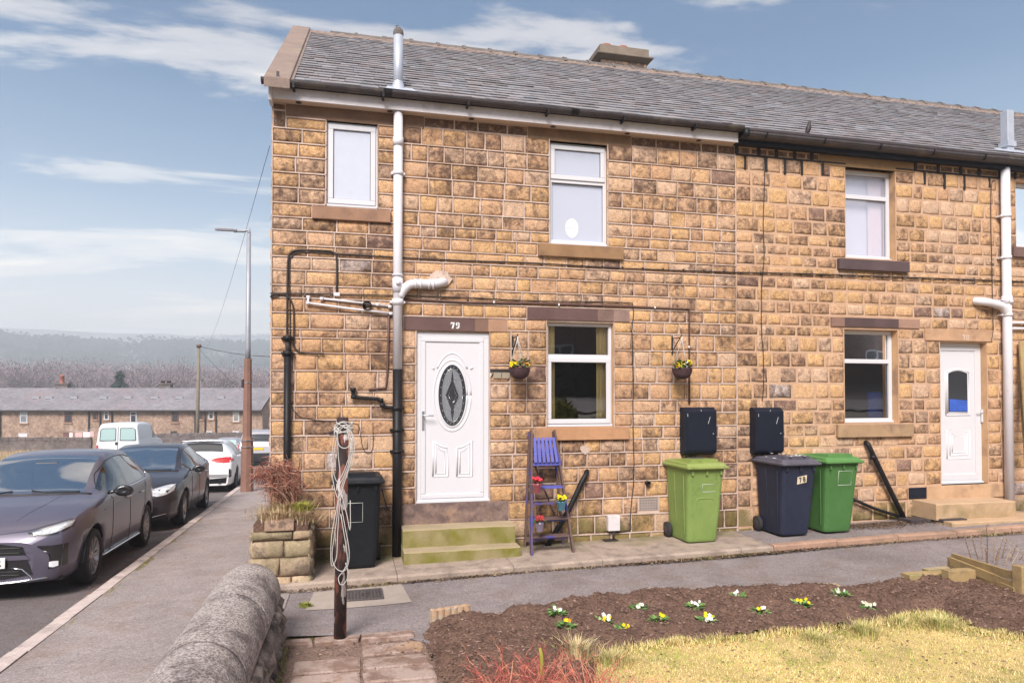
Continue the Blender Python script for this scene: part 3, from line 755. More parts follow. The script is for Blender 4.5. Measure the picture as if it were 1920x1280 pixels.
# ------------------------------------------------------------------ roofs
EXPO = 0.172
slope = Vector((0, YR_ - YE, ZR_ - ZE)); SL = slope.length; su = slope.normalized(); sn = Vector((0, -su.z, su.y))
def rp(X, s, h=0.0):                       # point on the front slope: X along, s up from the eave, h off the surface
    p = Vector((X, YE, ZE)) + su * s + sn * h; return p
GREY = [(0.245, 0.235, 0.25), (0.225, 0.22, 0.235), (0.265, 0.245, 0.255), (0.25, 0.25, 0.275), (0.235, 0.215, 0.225), (0.28, 0.27, 0.285), (0.245, 0.215, 0.22)]
def slate(mb, x0, x1, s, r):
    h1 = 0.012 + r.uniform(0, .006); a = [rp(x0 + .0015, s, h1 + r.uniform(0, .006)), rp(x1 - .0015, s, h1 + r.uniform(0, .006)), rp(x1 - .0015, s + EXPO + .05, .001), rp(x0 + .0015, s + EXPO + .05, .001)]
    k = r.uniform(-.01, .006); a[0] += su * k; a[1] += su * (k + r.uniform(-.004, .004))
    dn = sn * -0.009
    b = len(mb.v); mb.v += [tuple(p) for p in a] + [tuple(a[0] + dn), tuple(a[1] + dn), tuple(a[2] + dn), tuple(a[3] + dn)]
    g = r.choice(GREY); q = r.uniform(.74, .99); mb.col = (g[0] * q, g[1] * q, g[2] * q)
    mb.face((b, b + 1, b + 2, b + 3)); mb.face((b + 4, b + 5, b + 1, b)); mb.face((b + 4, b, b + 3, b + 7)); mb.face((b + 1, b + 5, b + 6, b + 2))
def roof(house, X0, X1, gable=False):
    m = MB(); a, b = rp(X0, -.02, -.012), rp(X1, -.02, -.012); c, d = rp(X1, SL, -.012), rp(X0, SL, -.012)
    m.col = (.05, .045, .05); m.add([a, b, c, d], [(0, 1, 2, 3)])
    bY, bZ = 2 * YR_ - YE, ZE
    m.col = (.15, .14, .16); m.add([d, c, (X1, bY, bZ), (X0, bY, bZ)], [(0, 1, 2, 3)])
    rf = m.build('roof', MT['slate'], house, fix=False)
    lst = []
    s, k = 0.0, 0
    r = random.Random(int(X0 * 10) + 3)
    while s < SL - .10:
        x = X0 - (k % 2) * .1 + r.uniform(-.03, .03); first = True
        x = X0
        while x < X1 - .03:
            w = r.uniform(.15, .25) * (0.5 if (x == X0 and k % 2) else 1); x1 = min(x + w, X1)
            if X1 - x1 < .06: x1 = X1
            lst.append((x, x1, s)); x = x1
        s += EXPO; k += 1
    lst.sort(key=lambda q: -(q[1] - q[0]) / ((CAM - rp(q[0], q[2])).length ** 2))
    mass = MB()
    for i, (x0, x1, s_) in enumerate(lst):
        mb = MB() if i < 300 else mass
        slate(mb, x0, x1, s_, r)
        if i < 300: mb.build('slate', MT['slate'], rf, fix=False)
    tag(mass.build('small_slate', MT['slate'], rf, fix=False), kind='stuff')
    x = X0 + (.0 if not gable else .30)
    while x < X1:
        x1 = min(x + .46, X1 + .0); m = MB(); dz = r.uniform(-.008, .008)
        pr = [(-.17, -.115), (-.145, -.055), (-.07, -.0), (0, .022), (.07, 0), (.145, -.055), (.17, -.115)]
        for (xa, xb, ex) in ((x + .003, x1 - .06, 0), (x1 - .06, x1 - .003, .016)):
            b = len(m.v)
            for xx in (xa, xb):
                for (py, pz) in pr: m.v.append((xx, YR_ + py * (1 + ex * 5), ZR_ + pz + ex + dz + .02))
            for i in range(6): m.face((b + i, b + 7 + i, b + 8 + i, b + 1 + i))
            m.face(tuple(b + i for i in range(7))); m.face(tuple(b + 13 - i for i in range(7)))
        m.build('ridge_tile', MT['ridge'], rf); x = x1
    m = MB()                                                   # lumpy mortar bedding under the ridge tiles
    n = int((X1 - X0) / .05)
    for i in range(n + 1):
        xx = X0 + (X1 - X0) * i / n; hh = r.uniform(.0, .028)
        m.v += [(xx, YR_ - .20 - r.uniform(0, .03), ZR_ - .135 - .0), (xx, YR_ - .17, ZR_ - .085 + hh), (xx, YR_ - .10, ZR_ - .03 + hh * .5)]
    for i in range(n):
        for k in range(2): m.face((3 * i + k, 3 * i + 3 + k, 3 * i + 4 + k, 3 * i + 1 + k))
    m.build('ridge_mortar', MT['coping'], rf, fix=False)
    return rf
RF79 = roof(H79, 0.24, XP, True)
RF78 = roof(H78, XP, X78)
RF77 = roof(H77, X78, XEND)
# gable coping of the end house, its gable wall and back wall
m = MB(); t_ = .075
for (xa, xb) in ((-.065, .215),):
    a, b, c, d = rp(xa, -.045, .055), rp(xb, -.045, .055), rp(xb, SL + .05, .055), rp(xa, SL + .05, .055)
    dn = Vector((0, 0, -.12)); m.add([a, b, c, d, a + dn, b + dn, c + dn, d + dn], [(0, 1, 2, 3), (4, 7, 6, 5), (0, 4, 5, 1), (1, 5, 6, 2), (0, 3, 7, 4), (2, 6, 7, 3)])
cop = m.build('coping', MT['coping'], H79, bevel=.01)
m = MB(); a, b = rp(.215, -.02, .030), rp(.245, -.02, .022); c, d = rp(.245, SL, .022), rp(.215, SL, .030)
m.col = (.4, .3, .25); m.add([a, b, c, d], [(0, 1, 2, 3)]); m.build('verge_fillet', MT['coping'], H79, fix=False)
m = MB(); bx = W(521, 143, -.27); m.box(bx[0] - .015, bx[0] + .015, -.285, -.27, bx[1] - .06, bx[1] + .05); m.box(bx[0] - .03, bx[0] + .03, -.29, -.27, bx[1] - .075, bx[1] - .055); m.build('strap', MT['gutter'], cop)
BY = 2 * YR_ - .24
m = MB(); m.col = (.40, .25, .13, .3)
m.add([(0, 0, -1.2), (0, BY, -1.2), (0, BY, 5.38), (0, YR_, ZR_ + .02), (0, 0, 5.45)], [(0, 4, 3, 2, 1)])
m.add([(0, BY, -1.2), (XEND, BY, -1.2), (XEND, BY, 5.4), (0, BY, 5.4)], [(0, 1, 2, 3)])
m.add([(XEND, 0, -1.2), (XEND, BY, -1.2), (XEND, BY, 5.38), (XEND, YR_, ZR_), (XEND, 0, 5.4)], [(0, 1, 2, 3, 4)])
gw = m.build('gable_wall', MT['mortar'], H79, fix=False)
m = MB(); r = random.Random(5); z = -1.1
while z < 7.6:
    h = r.uniform(.17, .24); y = .0
    ymax = BY if z + h < 5.3 else None
    ya, yb = (0, BY) if z + h < 5.35 else ((z + h - ZE) / su.z * su.y - .05, BY - (z + h - ZE) / su.z * su.y + .05)
    y = ya
    while y < yb - .1:
        w = r.uniform(.26, .5); y1 = min(y + w, yb)
        mm = MB(); mm.col = tone(r); stone(mm, y, y1, z, min(z + h, 7.6), gap=.012, r=r)
        b = len(m.v); m.v += [(v[1], v[0], v[2]) for v in mm.v]; m.col = mm.col
        for f in mm.f: m.face([i + b for i in f][::-1])
        y = y1
    z += h
tag(m.build('gable_stone', MT['stone'], gw, fix=False), kind='stuff')
# quoin end faces are the same blocks seen on the front

# ------------------------------------------------------------------ fascia, soffit, gutters
XF = W(1383.6, 262, -.15)[0]
m = MB(); m.box(0.01, XF, -.158, -.14, 5.228, 5.36); fas = m.build('fascia', MT['old_upvc'], H79, bevel=.003)
m = MB(); m.box(.01, XF - .01, -.14, -.004, 5.238, 5.248); so_ = m.build('soffit', MT['soffit'], H79)
m = MB(); m.box(.012, XF - .02, -.137, -.02, 5.25, 5.40); m.build('eaves_board', MT['gutter'], H79)
m = MB(); m.box(-.03, .01, -.17, .02, 5.20, 5.36); m.build('box_end', MT['old_upvc'], H79, bevel=.004)
for x, y in ((560, 192), (731, 208), (884, 222), (1037, 237), (1176, 252), (1310, 265)):
    c = W(x, y, -.075); m = MB(); m.lathe([(.0, 0), (.034, 0), (.034, -.004), (.026, -.006), (.0, -.006)], (c[0], -.078, 5.237), 14); m.build('soffit_vent', MT['gutter'], so_)
m = MB(); sx = W(655, 200, -.15)[0]; m.box(sx - .02, sx + .02, -.1595, -.158, 5.228, 5.36); m.build('fascia_joint', MT['old_upvc'], fas)
def gutter(house, X0, X1, z, y, rr, ogee=False, brk=1.0):
    m = MB(); n = 8
    pr = [(y - rr * math.cos(PI * i / n), z - rr * .95 * math.sin(PI * i / n)) for i in range(n + 1)]
    if ogee: pr = [(y - rr, z + .01), (y - rr, z - .02), (y - rr + .008, z - .03), (y - rr + .005, z - .055), (y - rr * .6, z - .085), (y, z - .10), (y + rr, z - .10), (y + rr, z)]
    inn = [(p[0] + (.006 if p[0] < y else -.006), p[1] + .006) for p in pr][::-1]
    ol = pr + inn; N_ = len(ol); b = len(m.v)
    seg = max(2, int((X1 - X0) / .6)); r = random.Random(3)
    for i in range(seg + 1):
        dz = r.uniform(-.004, .004)
        for p in ol: m.v.append((X0 + (X1 - X0) * i / seg, p[0], p[1] + dz))
    for i in range(seg):
        for k in range(N_):
            k2 = (k + 1) % N_; m.face((b + i * N_ + k, b + (i + 1) * N_ + k, b + (i + 1) * N_ + k2, b + i * N_ + k2))
    m.face([b + k for k in range(N_)]); m.face([b + seg * N_ + k for k in range(N_)][::-1])
    g = m.build('gutter', MT['gutter'], house)
    x = X0 + .35
    while x < X1:
        m = MB(); m.box(x - .012, x + .012, y - rr - .004, y + rr + .01, z - rr - .03, z - rr + .03 if not ogee else z - .03); m.build('gutter_bracket', MT['black_pipe'], g); x += brk
    x = X0 + 1.4
    while x < X1 - .5:
        m = MB(); pj = [(y - (rr + .006) * math.cos(PI * i / n), z - (rr + .006) * .95 * math.sin(PI * i / n)) for i in range(n + 1)]
        if not ogee:
            b = len(m.v)
            for xx in (x - .05, x + .05):
                for p in pj: m.v.append((xx, p[0], p[1]))
            for i in range(n): m.face((b + i, b + n + 1 + i, b + n + 2 + i, b + 1 + i))
            m.build('gutter_joint', MT['black_pipe'], g, fix=False)
        x += 2.3
    return g
gutter(H79, -.10, XF + .02, 5.40, -.235, .058)
gutter(H78, XF + .02, X78 + .25, 5.385, -.20, .068, ogee=True, brk=.9)
gutter(H77, X78 + .25, XEND, 5.385, -.20, .068, ogee=True, brk=.9)
m = MB(); m.box(XF + .005, X78, -.135, -.03, 5.225, 5.29); m.build('gutter_board', MT['navy_box'], H78, bevel=.01)
m = MB(); m.box(X78, XEND, -.135, -.03, 5.225, 5.29); m.build('gutter_board', MT['navy_box'], H77, bevel=.01)
m = MB(); m.lathe([(.0, -.07), (.035, -.06), (.045, -.02), (.04, .05), (.0, .055)], (XF + .06, -.26, 5.33), 10); m.build('gutter_end_cap', MT['black_pipe'], H78)
# chimney behind the ridge
cx0, cz0 = W(1112, 112, 3.6); 
def chimney(house, X, w, Y0, Y1, ztop, n=2):
    m = MB(); m.col = (.16, .12, .10, .8); m.box(X - w / 2, X + w / 2, Y0, Y1, ZR_ - .6, ztop - .16)
    ch = m.build('chimney', MT['stone'], house, bevel=.01)
    m = MB(); m.col = (.21, .17, .135, .3); z0 = ztop - .22
    # splayed cornice and capping slab
    a = [(X - w / 2 - .01, Y0 - .01), (X + w / 2 + .01, Y0 - .01), (X + w / 2 + .01, Y1 + .01), (X - w / 2 - .01, Y1 + .01)]
    e = .10; b_ = [(X - w / 2 - e, Y0 - e), (X + w / 2 + e, Y0 - e), (X + w / 2 + e, Y1 + e), (X - w / 2 - e, Y1 + e)]
    m.add([(p[0], p[1], z0 - .05) for p in a] + [(p[0], p[1], z0 + .02) for p in b_] + [(p[0], p[1], z0 + .05) for p in b_],
          [(3, 2, 1, 0), (0, 1, 5, 4), (1, 2, 6, 5), (2, 3, 7, 6), (3, 0, 4, 7), (4, 5, 9, 8), (5, 6, 10, 9), (6, 7, 11, 10), (7, 4, 8, 11), (8, 9, 10, 11)])
    m.box(X - w / 2 - .03, X + w / 2 + .03, Y0 - .03, Y1 + .03, z0 + .05, ztop)
    m.build('chimney_cap', MT['dressed_stone'], ch, bevel=.008)
    for i in range(n):
        m = MB(); x = X + (i - (n - 1) / 2) * .34 - .12
        m.lathe([(.0, 0), (.13, 0), (.125, .05), (.135, .06), (.135, .075), (.10, .11), (.0, .12)], (x, Y0 + .22, ztop), 12)
        p = m.build('chimney_pot', MT['terracotta'], ch)
        m = MB()
        for k in range(8): a_ = 2 * PI * k / 8; m.box(x + .129 * math.cos(a_) - .012, x + .129 * math.cos(a_) + .012, Y0 + .22 + .129 * math.sin(a_) - .012, Y0 + .22 + .129 * math.sin(a_) + .012, ztop + .02, ztop + .045)
        m.build('pot_hole', MT['seal'], p)
mat('terracotta', (0.30, 0.10, 0.06), 0.85, n1=(.2, 9, .5))
cl_, cr_ = W(1127, 100, 3.75)[0], W(1213, 100, 3.75)[0]
zt = W(1130, 84, 3.75)[1]
chimney(H79, (cl_ + cr_) / 2, cr_ - cl_, 3.75, 4.75, zt)

# ------------------------------------------------------------------ pipes fixed to the house
def pipe(parent, name, pts, r, m, n=12, label=None):
    mb = MB(); mb.tube(pts, r, n); o = mb.build(name, MT[m], parent)
    if label: tag(o, label)
    return o
def collar(parent, x, y, z, r, h, m, name='collar', clip=False):
    mb = MB(); mb.lathe([(r * .9, -h / 2), (r, -h / 2), (r, h / 2), (r * .9, h / 2)], (x, y, z), 14)
    if clip: mb.box(x - r - .02, x + r + .02, y - .003, y + .10, z - .012, z + .012)
    return mb.build(name, MT[m], parent)
PX, PYy = 1.435, -.085
zz_ = lambda y: W(745, y, PYy)[1]
zs = zz_(692)
sp_ = pipe(H79, 'soil_pipe', [(PX, PYy, 5.24), (PX, PYy, zs)], .055, 'white_pipe', 16)
sb = pipe(H79, 'soil_pipe', [(PX, PYy, zs), (PX, PYy, -.16)], .056, 'black_pipe', 16, 'black painted lower half of the soil pipe')
for y, h in ((266, .10), (325, .05)): collar(sp_, PX, PYy, zz_(y), .063, h, 'white_pipe', clip=(y == 325))
collar(sp_, PX, PYy, zz_(516), .066, .02, 'white_pipe'); collar(sp_, PX, PYy, zz_(535), .064, .17, 'white_pipe'); collar(sp_, PX, PYy, zz_(566), .068, .07, 'white_pipe', clip=True)
m = MB(); m.lathe([(.0, 0), (.03, 0), (.03, .02), (0, .022)], (PX - .0, PYy - .062, zz_(531)), 12, Matrix.Rotation(R(90), 3, 'X')); m.build('access_cap', MT['white_pipe'], sp_)
for y in (765, 806, 846): collar(sb, PX, PYy, zz_(y), .064, .035 if y != 765 else .05, 'black_pipe', clip=True)
a = [(PX + .02, PYy, zz_(556)), (PX + .08, PYy - .01, zz_(541)), (PX + .16, PYy - .01, zz_(532)), (PX + .30, PYy, zz_(530)), (PX + .44, PYy, zz_(529)), (PX + .52, PYy + .02, zz_(526)), (PX + .565, -.01, zz_(524))]
br = pipe(sp_, 'branch_pipe', spline(a, 5), .053, 'white_pipe', 16)
for t in (.21, .27, .37, .42):
    mb = MB(); c = Vector((PX + t, PYy, zz_(530.5))); mb.lathe([(.052, -.012), (.061, -.012), (.061, .012), (.052, .012)], c, 14, Matrix.Rotation(R(90), 3, 'Y')); mb.build('collar', MT['white_pipe'], sp_)
m = MB(); c = W(822, 524, 0); r = random.Random(2)
pts = [(c[0] + .02 + .13 * math.cos(t) * r.uniform(.85, 1.2), c[1] + .01 + .10 * math.sin(t) * r.uniform(.8, 1.2)) for t in [2 * PI * k / 14 for k in range(14)]]
m.prism(pts, -.03, 0); m.build('mortar_patch', MT['pointing'], H79)
# roof flue over the soil pipe
def flue(house, x, zb, zt_, y, r, m='white_pipe', square=False):
    if square:
        mb = MB(); mb.box(x - r, x + r, y - r, y + r, zb, zt_); f = mb.build('roof_flue', MT[m], house, bevel=.01)
    else: f = pipe(house, 'roof_flue', [(x, y, zb), (x, y, zt_)], r, m, 18)
    return f
FY = .03
fx, ft = W(747, 62, FY); fb = W(748, 168, FY)[1]
mat('galvanised', (0.46, 0.49, 0.56), 0.45, metal=0.3, n1=(.1, 6, .5))
f = flue(H79, fx, fb - .1, ft, FY, .058, 'galvanised')
m = MB(); m.lathe([(.0, .085), (.035, .075), (.06, .04), (.064, 0), (.058, -.02)], (fx, FY, ft - .02), 16); m.tube([(fx - .03, FY, ft + .05), (fx - .025, FY, ft + .085), (fx, FY, ft + .09)], .006, 5)
m.build('cowl', MT['ridge'], f)
m = MB(); p = rp(fx, .30, .03); a = [rp(fx - .16, .16, .022), rp(fx + .20, .14, .022), rp(fx + .17, .30, .02), rp(fx - .13, .32, .02)]; m.add(a, [(0, 1, 2, 3)]); m.lathe([(.10, 0), (.06, .14)], (fx, FY, fb - .05), 16); m.build('flue_flashing', MT['galvanised'], f, fix=False)
FY2 = .06
fx, ft = W(1888, 209, FY2); fb = W(1888, 283, FY2)[1]
f = flue(H78, fx, fb - .1, ft, FY2, .064, 'galvanised', True)
m = MB(); a = [rp(fx - .45, .20, .024), rp(fx + .4, .16, .024), rp(fx + .3, .34, .02), rp(fx - .2, .36, .02)]; m.add(a, [(0, 1, 2, 3)]); m.box(fx - .08, fx + .08, FY2 - .08, FY2 + .08, fb + .05, fb + .13); m.build('flue_flashing', MT['galvanised'], f, fix=False)
# right hand white soil pipe of house 78
QX = W(1887, 500, -.09)[0]
z2 = lambda y: W(1887, y, -.09)[1]
rp2 = pipe(H78, 'soil_pipe', [(QX, -.09, 5.25), (QX, -.09, .18)], .062, 'white_pipe', 16)
for y in (405, 483, 562, 590): collar(rp2, QX, -.09, z2(y), .071, .05 if y != 562 else .12, 'white_pipe', clip=True)
a = [(QX, -.09, z2(590)), (QX - .08, -.10, z2(577)), (QX - .17, -.10, z2(572)), (QX - .35, -.09, z2(568)), (QX - .47, -.06, z2(566)), (QX - .50, .0, z2(565))]
pipe(rp2, 'branch_pipe', spline(a, 5), .058, 'white_pipe', 14)
m = MB(); m.lathe([(.0, 0), (.03, 0), (.03, .02), (0, .022)], (QX, -.155, z2(566)), 12, Matrix.Rotation(R(90), 3, 'X')); m.build('access_cap', MT['white_pipe'], rp2)
for y in (605, 616): a = W(1900, y, -.04); pipe(H77, 'waste_pipe', [(QX + .05, -.05, a[1]), (QX + 1.2, -.05, a[1] + .02)], .018, 'white_pipe', 8)

def wp(x, y, Y=-.03): p = W(x, y, Y); return (p[0], Y, p[1])
def run(parent, name, pix, r, m='cable', Y=-.03, k=0, n=6, label=None):
    pts = [wp(*q[:2], q[2] if len(q) > 2 else Y) for q in pix]
    return pipe(parent, name, spline(pts, k) if k else pts, r, m, n, label)
# thin white overflow pipes by the soil pipe
run(H79, 'waste_pipe', [(602, 559.5), (640, 563.5), (733, 574)], .012, 'white_pipe', n=8)
run(H79, 'waste_pipe', [(579, 556), (577, 565), (582, 568.5), (660, 579), (733, 587.5)], .013, 'white_pipe', Y=-.05, n=8)
for q in ((578, 557), (578, 568), (603, 560), (733, 588), (731, 575), (708, 571)): m = MB(); p = wp(*q, -.045); m.lathe([(.0, -.02), (.02, -.02), (.02, .02), (0, .02)], p, 8, Matrix.Rotation(R(90), 3, 'Y')); m.build('pipe_joint', MT['white_pipe'], H79)
m = MB(); p = wp(688, 574, 0); m.lathe([(.0, .01), (.045, .01), (.045, .07), (.055, .08), (.055, .0)], p, 16, Matrix.Rotation(R(90), 3, 'X')); m.build('boiler_flue', MT['black_pipe'], H79)
# dark cables and pipes on the left part
run(H79, 'cable', [(538, 668), (538.5, 560), (540, 490), (545, 474), (560, 469), (610, 470), (624, 473), (631, 484), (631.5, 549)], .011, k=4, Y=-.03)
run(H79, 'cable', [(544, 665), (544, 590), (543, 500), (548, 480), (566, 473), (620, 475), (738, 482), (880, 489), (1000, 493), (1170, 503), (1383, 511)], .0075, k=3, Y=-.022)
m = MB(); p = wp(631.5, 552, -.02); m.box(p[0] - .035, p[0] + .035, -.045, -.005, p[2] - .02, p[2] + .02); m.build('cable_clip', MT['white_pipe'], H79, bevel=.004)
run(H78, 'cable', [(1383, 510.5), (1500, 513), (1620, 517), (1700, 520), (1870, 526), (1920, 528)], .009, k=2, Y=-.025)
run(H79, 'cable', [(506.8, 549.5), (560, 550), (740, 554), (880, 558), (1000, 564), (1170, 567), (1186, 573)], .007, k=3, Y=-.03)
run(H79, 'cable', [(507, 557), (512, 551.5), (528, 551), (540, 556), (549, 572), (551, 600), (551, 645), (556, 656), (568, 661), (607, 663)], .009, k=4, Y=-.035)
run(H79, 'cable', [(507, 557), (520, 555), (524, 552)], .006, k=3, Y=-.03)
run(H79, 'electric_conduit', [(756, 560), (880, 567), (1000, 568.5), (1170, 574), (1292.5, 579.5), (1292.5, 757)], .013, 'brown_pipe', Y=-.028, n=8)
run(H79, 'cable', [(1186, 573), (1188, 590), (1185, 620), (1187, 700), (1187, 800), (1189, 890), (1184, 940), (1182, 975), (1183, 990), (1178, 995), (1156, 998)], .0065, k=3, Y=-.02, label='loose cable hanging down the wall')
run(H78, 'cable', [(1434, 292), (1433.5, 350), (1431, 420), (1433, 480), (1428, 540), (1428, 620), (1431, 660), (1432, 720), (1429, 752)], .006, k=3, Y=-.02, label='thin cable hanging down between the houses')
run(H78, 'cable', [(1866, 338), (1859, 347), (1858, 420), (1860, 500), (1861, 570), (1862, 620), (1858, 640)], .005, k=3, Y=-.02)
run(H79, 'wire', [(545, 752), (550, 768), (563, 781), (590, 787), (628, 789.5), (655, 792), (672, 797), (676, 815), (680, 838), (690, 850), (699, 838), (699, 792)], .0035, k=5, Y=-.02)
run(H79, 'pipe_drop', [(729, 585), (728, 640), (726, 700), (723, 727), (691, 730)], .014, 'brown_pipe', Y=-.03, n=8, label='thin brown pipe beside the soil pipe')
a = run(H79, 'black_waste_pipe', [(663, 727), (662, 738), (666, 744), (690, 746.5), (712, 749), (716, 758), (724, 763), (738, 764)], .022, 'black_pipe', Y=-.06, k=3, n=10)
m = MB()
for q, rr in (((662, 730), .034), ((663, 744), .032), ((714, 750), .032), ((717, 760), .03)): p = wp(*q, -.06); m.lathe([(0, -.022), (rr, -.022), (rr, .022), (0, .022)], p, 10)
m.build('pipe_joint', MT['black_pipe'], a)
dx = W(539, 700, -.06)[0]
dwn = pipe(H79, 'downpipe', [(dx, -.06, W(539, 664, -.06)[1]), (dx, -.06, -.1)], .040, 'black_pipe', 12, 'thick black cable duct near the house corner')
for y in (634, 662): collar(dwn, dx, -.06, W(539, y, -.06)[1], .052, .05, 'black_pipe', clip=True)
pipe(dwn, 'upper_duct', [(dx, -.06, W(539, 664, -.06)[1]), (dx, -.05, W(539, 628, -.06)[1])], .026, 'gutter', 10)
# cable clips along the long cable
for X0, X1, h in ((560, 1383, H79), (1390, 1870, H78)):
    x = X0
    while x < X1:
        y = 473 + (x - 566) * .0395 + (3.5 if x > 740 else 0); p = wp(x, y if x < 1383 else 510.5 + (x - 1383) * .0325, -.03); m = MB(); m.box(p[0] - .009, p[0] + .009, -.03, -.008, p[2] - .014, p[2] + .006); m.build('cable_clip', MT['cable'], h); x += 38
for x, y in ((926, 566), (1048, 571), (1228, 576), (1292, 650)): p = wp(x, y, -.04); m = MB(); m.box(p[0] - .008, p[0] + .008, -.046, -.028, p[2] - .013, p[2] + .013); m.build('cable_clip', MT['white'], H79)
# stub pipe, junction box, waste pipes at the foot
m = MB(); p = wp(1212, 904.5, 0); m.lathe([(.0, .01), (.03, .01), (.03, .07), (.018, .07), (.018, .02)], p, 12, Matrix.Rotation(R(90), 3, 'X')); m.build('overflow_stub', MT['black_pipe'], H79)
jr = rect(1139, 966, 1161, 965, 1139, 994.5, 1161, 993.5, -.05)
jb = block(H79, 'junction_box', jr, -.085, -.012, 'old_upvc')
m = MB(); xx = (jr[0] + jr[1]) / 2; m.tube([(xx, -.05, jr[2]), (xx, -.05, zpath(xx) + .01)], .012, 6); m.box(xx - .14, xx + .04, -.13, -.01, zpath(xx), zpath(xx) + .02); m.build('box_stand', MT['cable'], jb)
a = run(H79, 'waste_pipe', [(1100, 883, 0.0), (1099, 889, -.06), (1090, 905, -.08), (1065, 958, -.09), (1025, 1024, -.10)], .034, 'black_pipe', k=2, n=10, label='black waste pipe slanting down behind the ladder')
a = run(H78, 'waste_pipe', [(1622, 829, .0), (1627, 832, -.06), (1634, 846, -.08), (1660, 900, -.09), (1695, 971, -.10)], .034, 'black_pipe', k=2, n=10, label='black waste pipe slanting down to the drain')
m = MB(); p = wp(1637, 857, -.085); m.lathe([(.0, -.03), (.043, -.03), (.043, .03), (0, .03)], p, 10); m.build('pipe_joint', MT['black_pipe'], a)
run(H78, 'waste_pipe', [(1600, 935, -.06), (1640, 953, -.07), (1695, 970, -.08)], .022, 'black_pipe', k=2, n=8)
# meter boxes
def meter(parent, r, label):
    a, b, c, d = r; Y = -.15; w = b - a
    m = MB(); pr = [(0, c + .03), (0, d), (Y * .55, d), (Y, d - .05), (Y, c + .06), (Y * .85, c + .03), (Y * .3, c)]
    n = len(pr); 
    for x in (a, b): m.v += [(x, p[0], p[1]) for p in pr]
    for i in range(n): j = (i + 1) % n; m.face((i, j, n + j, n + i))
    m.face(range(n)); m.face(list(range(n, 2 * n))[::-1])
    o = m.build('meter_box', MT['navy_box'], parent, bevel=.006); tag(o, label)
    m = MB(); m.box(a + .03, b - .03, Y - .006, Y - .0005, c + .075, d - .06); dd = m.build('meter_door', MT['navy_box'], o, bevel=.003)
    m = MB(); m.lathe([(0, 0), (.008, 0), (.008, .006), (0, .006)], (b - .055, Y - .006, (c + d) / 2 - .03), 8, Matrix.Rotation(R(90), 3, 'X')); m.build('lock', MT['silver'], dd)
    m = MB()
    for (x, z, dx_, l) in ((a + .04, d - .12, .0, .04), (a + w * .72, (c + d) / 2 + .10, .03, .09), (a + w * .5, d - .05, 0.004, .02)):
        m.bar((x, Y - .0075, z), (x + dx_, Y - .0075, z + l), .004, .001, up=(0, 1, 0))
    m.build('scratch', MT['white'], dd)
meter(H79, rect(1284, 763, 1344, 764, 1284, 855, 1344, 853, -.15), 'navy meter box over the lime green bin')
r_ = rect(1417, 764, 1470, 764, 1417, 853, 1470, 852, -.15); meter(H78, r_, 'navy meter box over the navy bin')
# wall light by door 79
wl = rect(921, 693, 958, 693, 921, 707, 958, 707, -.09)
m = MB(); m.prism([(wl[0], wl[3] + .01), (wl[1], wl[3] + .01), (wl[1], wl[3] - .03), (wl[0], wl[3] - .03)], -.07, 0); wlo = m.build('wall_light', MT['cable'], H79, bevel=.003)
mat('lamp_glass', (0.62, 0.56, 0.45), 0.2, 0.6)
m = MB(); n_ = 3; w_l = (wl[1] - wl[0] - .03) / 2
for k in range(2): x0 = wl[0] + .03 + k * w_l; m.add([(x0 + .004, -.071, wl[3] - .032), (x0 + w_l - .004, -.071, wl[3] - .032), (x0 + w_l - .004, -.03, wl[2] - .01), (x0 + .004, -.03, wl[2] - .01)], [(0, 1, 2, 3)])
m.add([(wl[0] - .001, -.01, wl[3] - .02), (wl[0] - .001, -.01, wl[2] - .01), (wl[0] + .028, -.072, wl[3] - .03)], [(0, 1, 2)])
m.build('lamp_glass', MT['lamp_glass'], wlo, fix=False)
# hanging basket brackets
def bracket(parent, px, py, out=.30):
    x, z = W(px, py, -out)
    m = MB(); m.box(x - .012, x + .012, -.012, .0, z - .22, z + .03); m.bar((x, 0, z), (x, -out, z), .012, .012); m.bar((x, 0, z - .18), (x, -out * .9, z - .005), .010, .010)
    m.tube([(x, -out, z), (x, -out - .01, z + .03), (x, -out - .03, z + .02)], .006, 5)
    m.build('basket_bracket', MT['cable'], parent); return x, z
BK1 = bracket(H79, 970, 631, .26); BK2 = bracket(H79, 1277, 632, .26)
# white mortar splash under the sill and grey replacement stones
m = MB(); r = random.Random(8); c = W(1096, 842, 0); pts = [(c[0] + .09 * math.cos(t) * r.uniform(.6, 1.2), c[1] + .06 * math.sin(t) * r.uniform(.7, 1.2)) for t in [2 * PI * k / 12 for k in range(12)]]
m.prism(pts, -.024, 0); m.build('mortar_patch', MT['pointing'], H79)

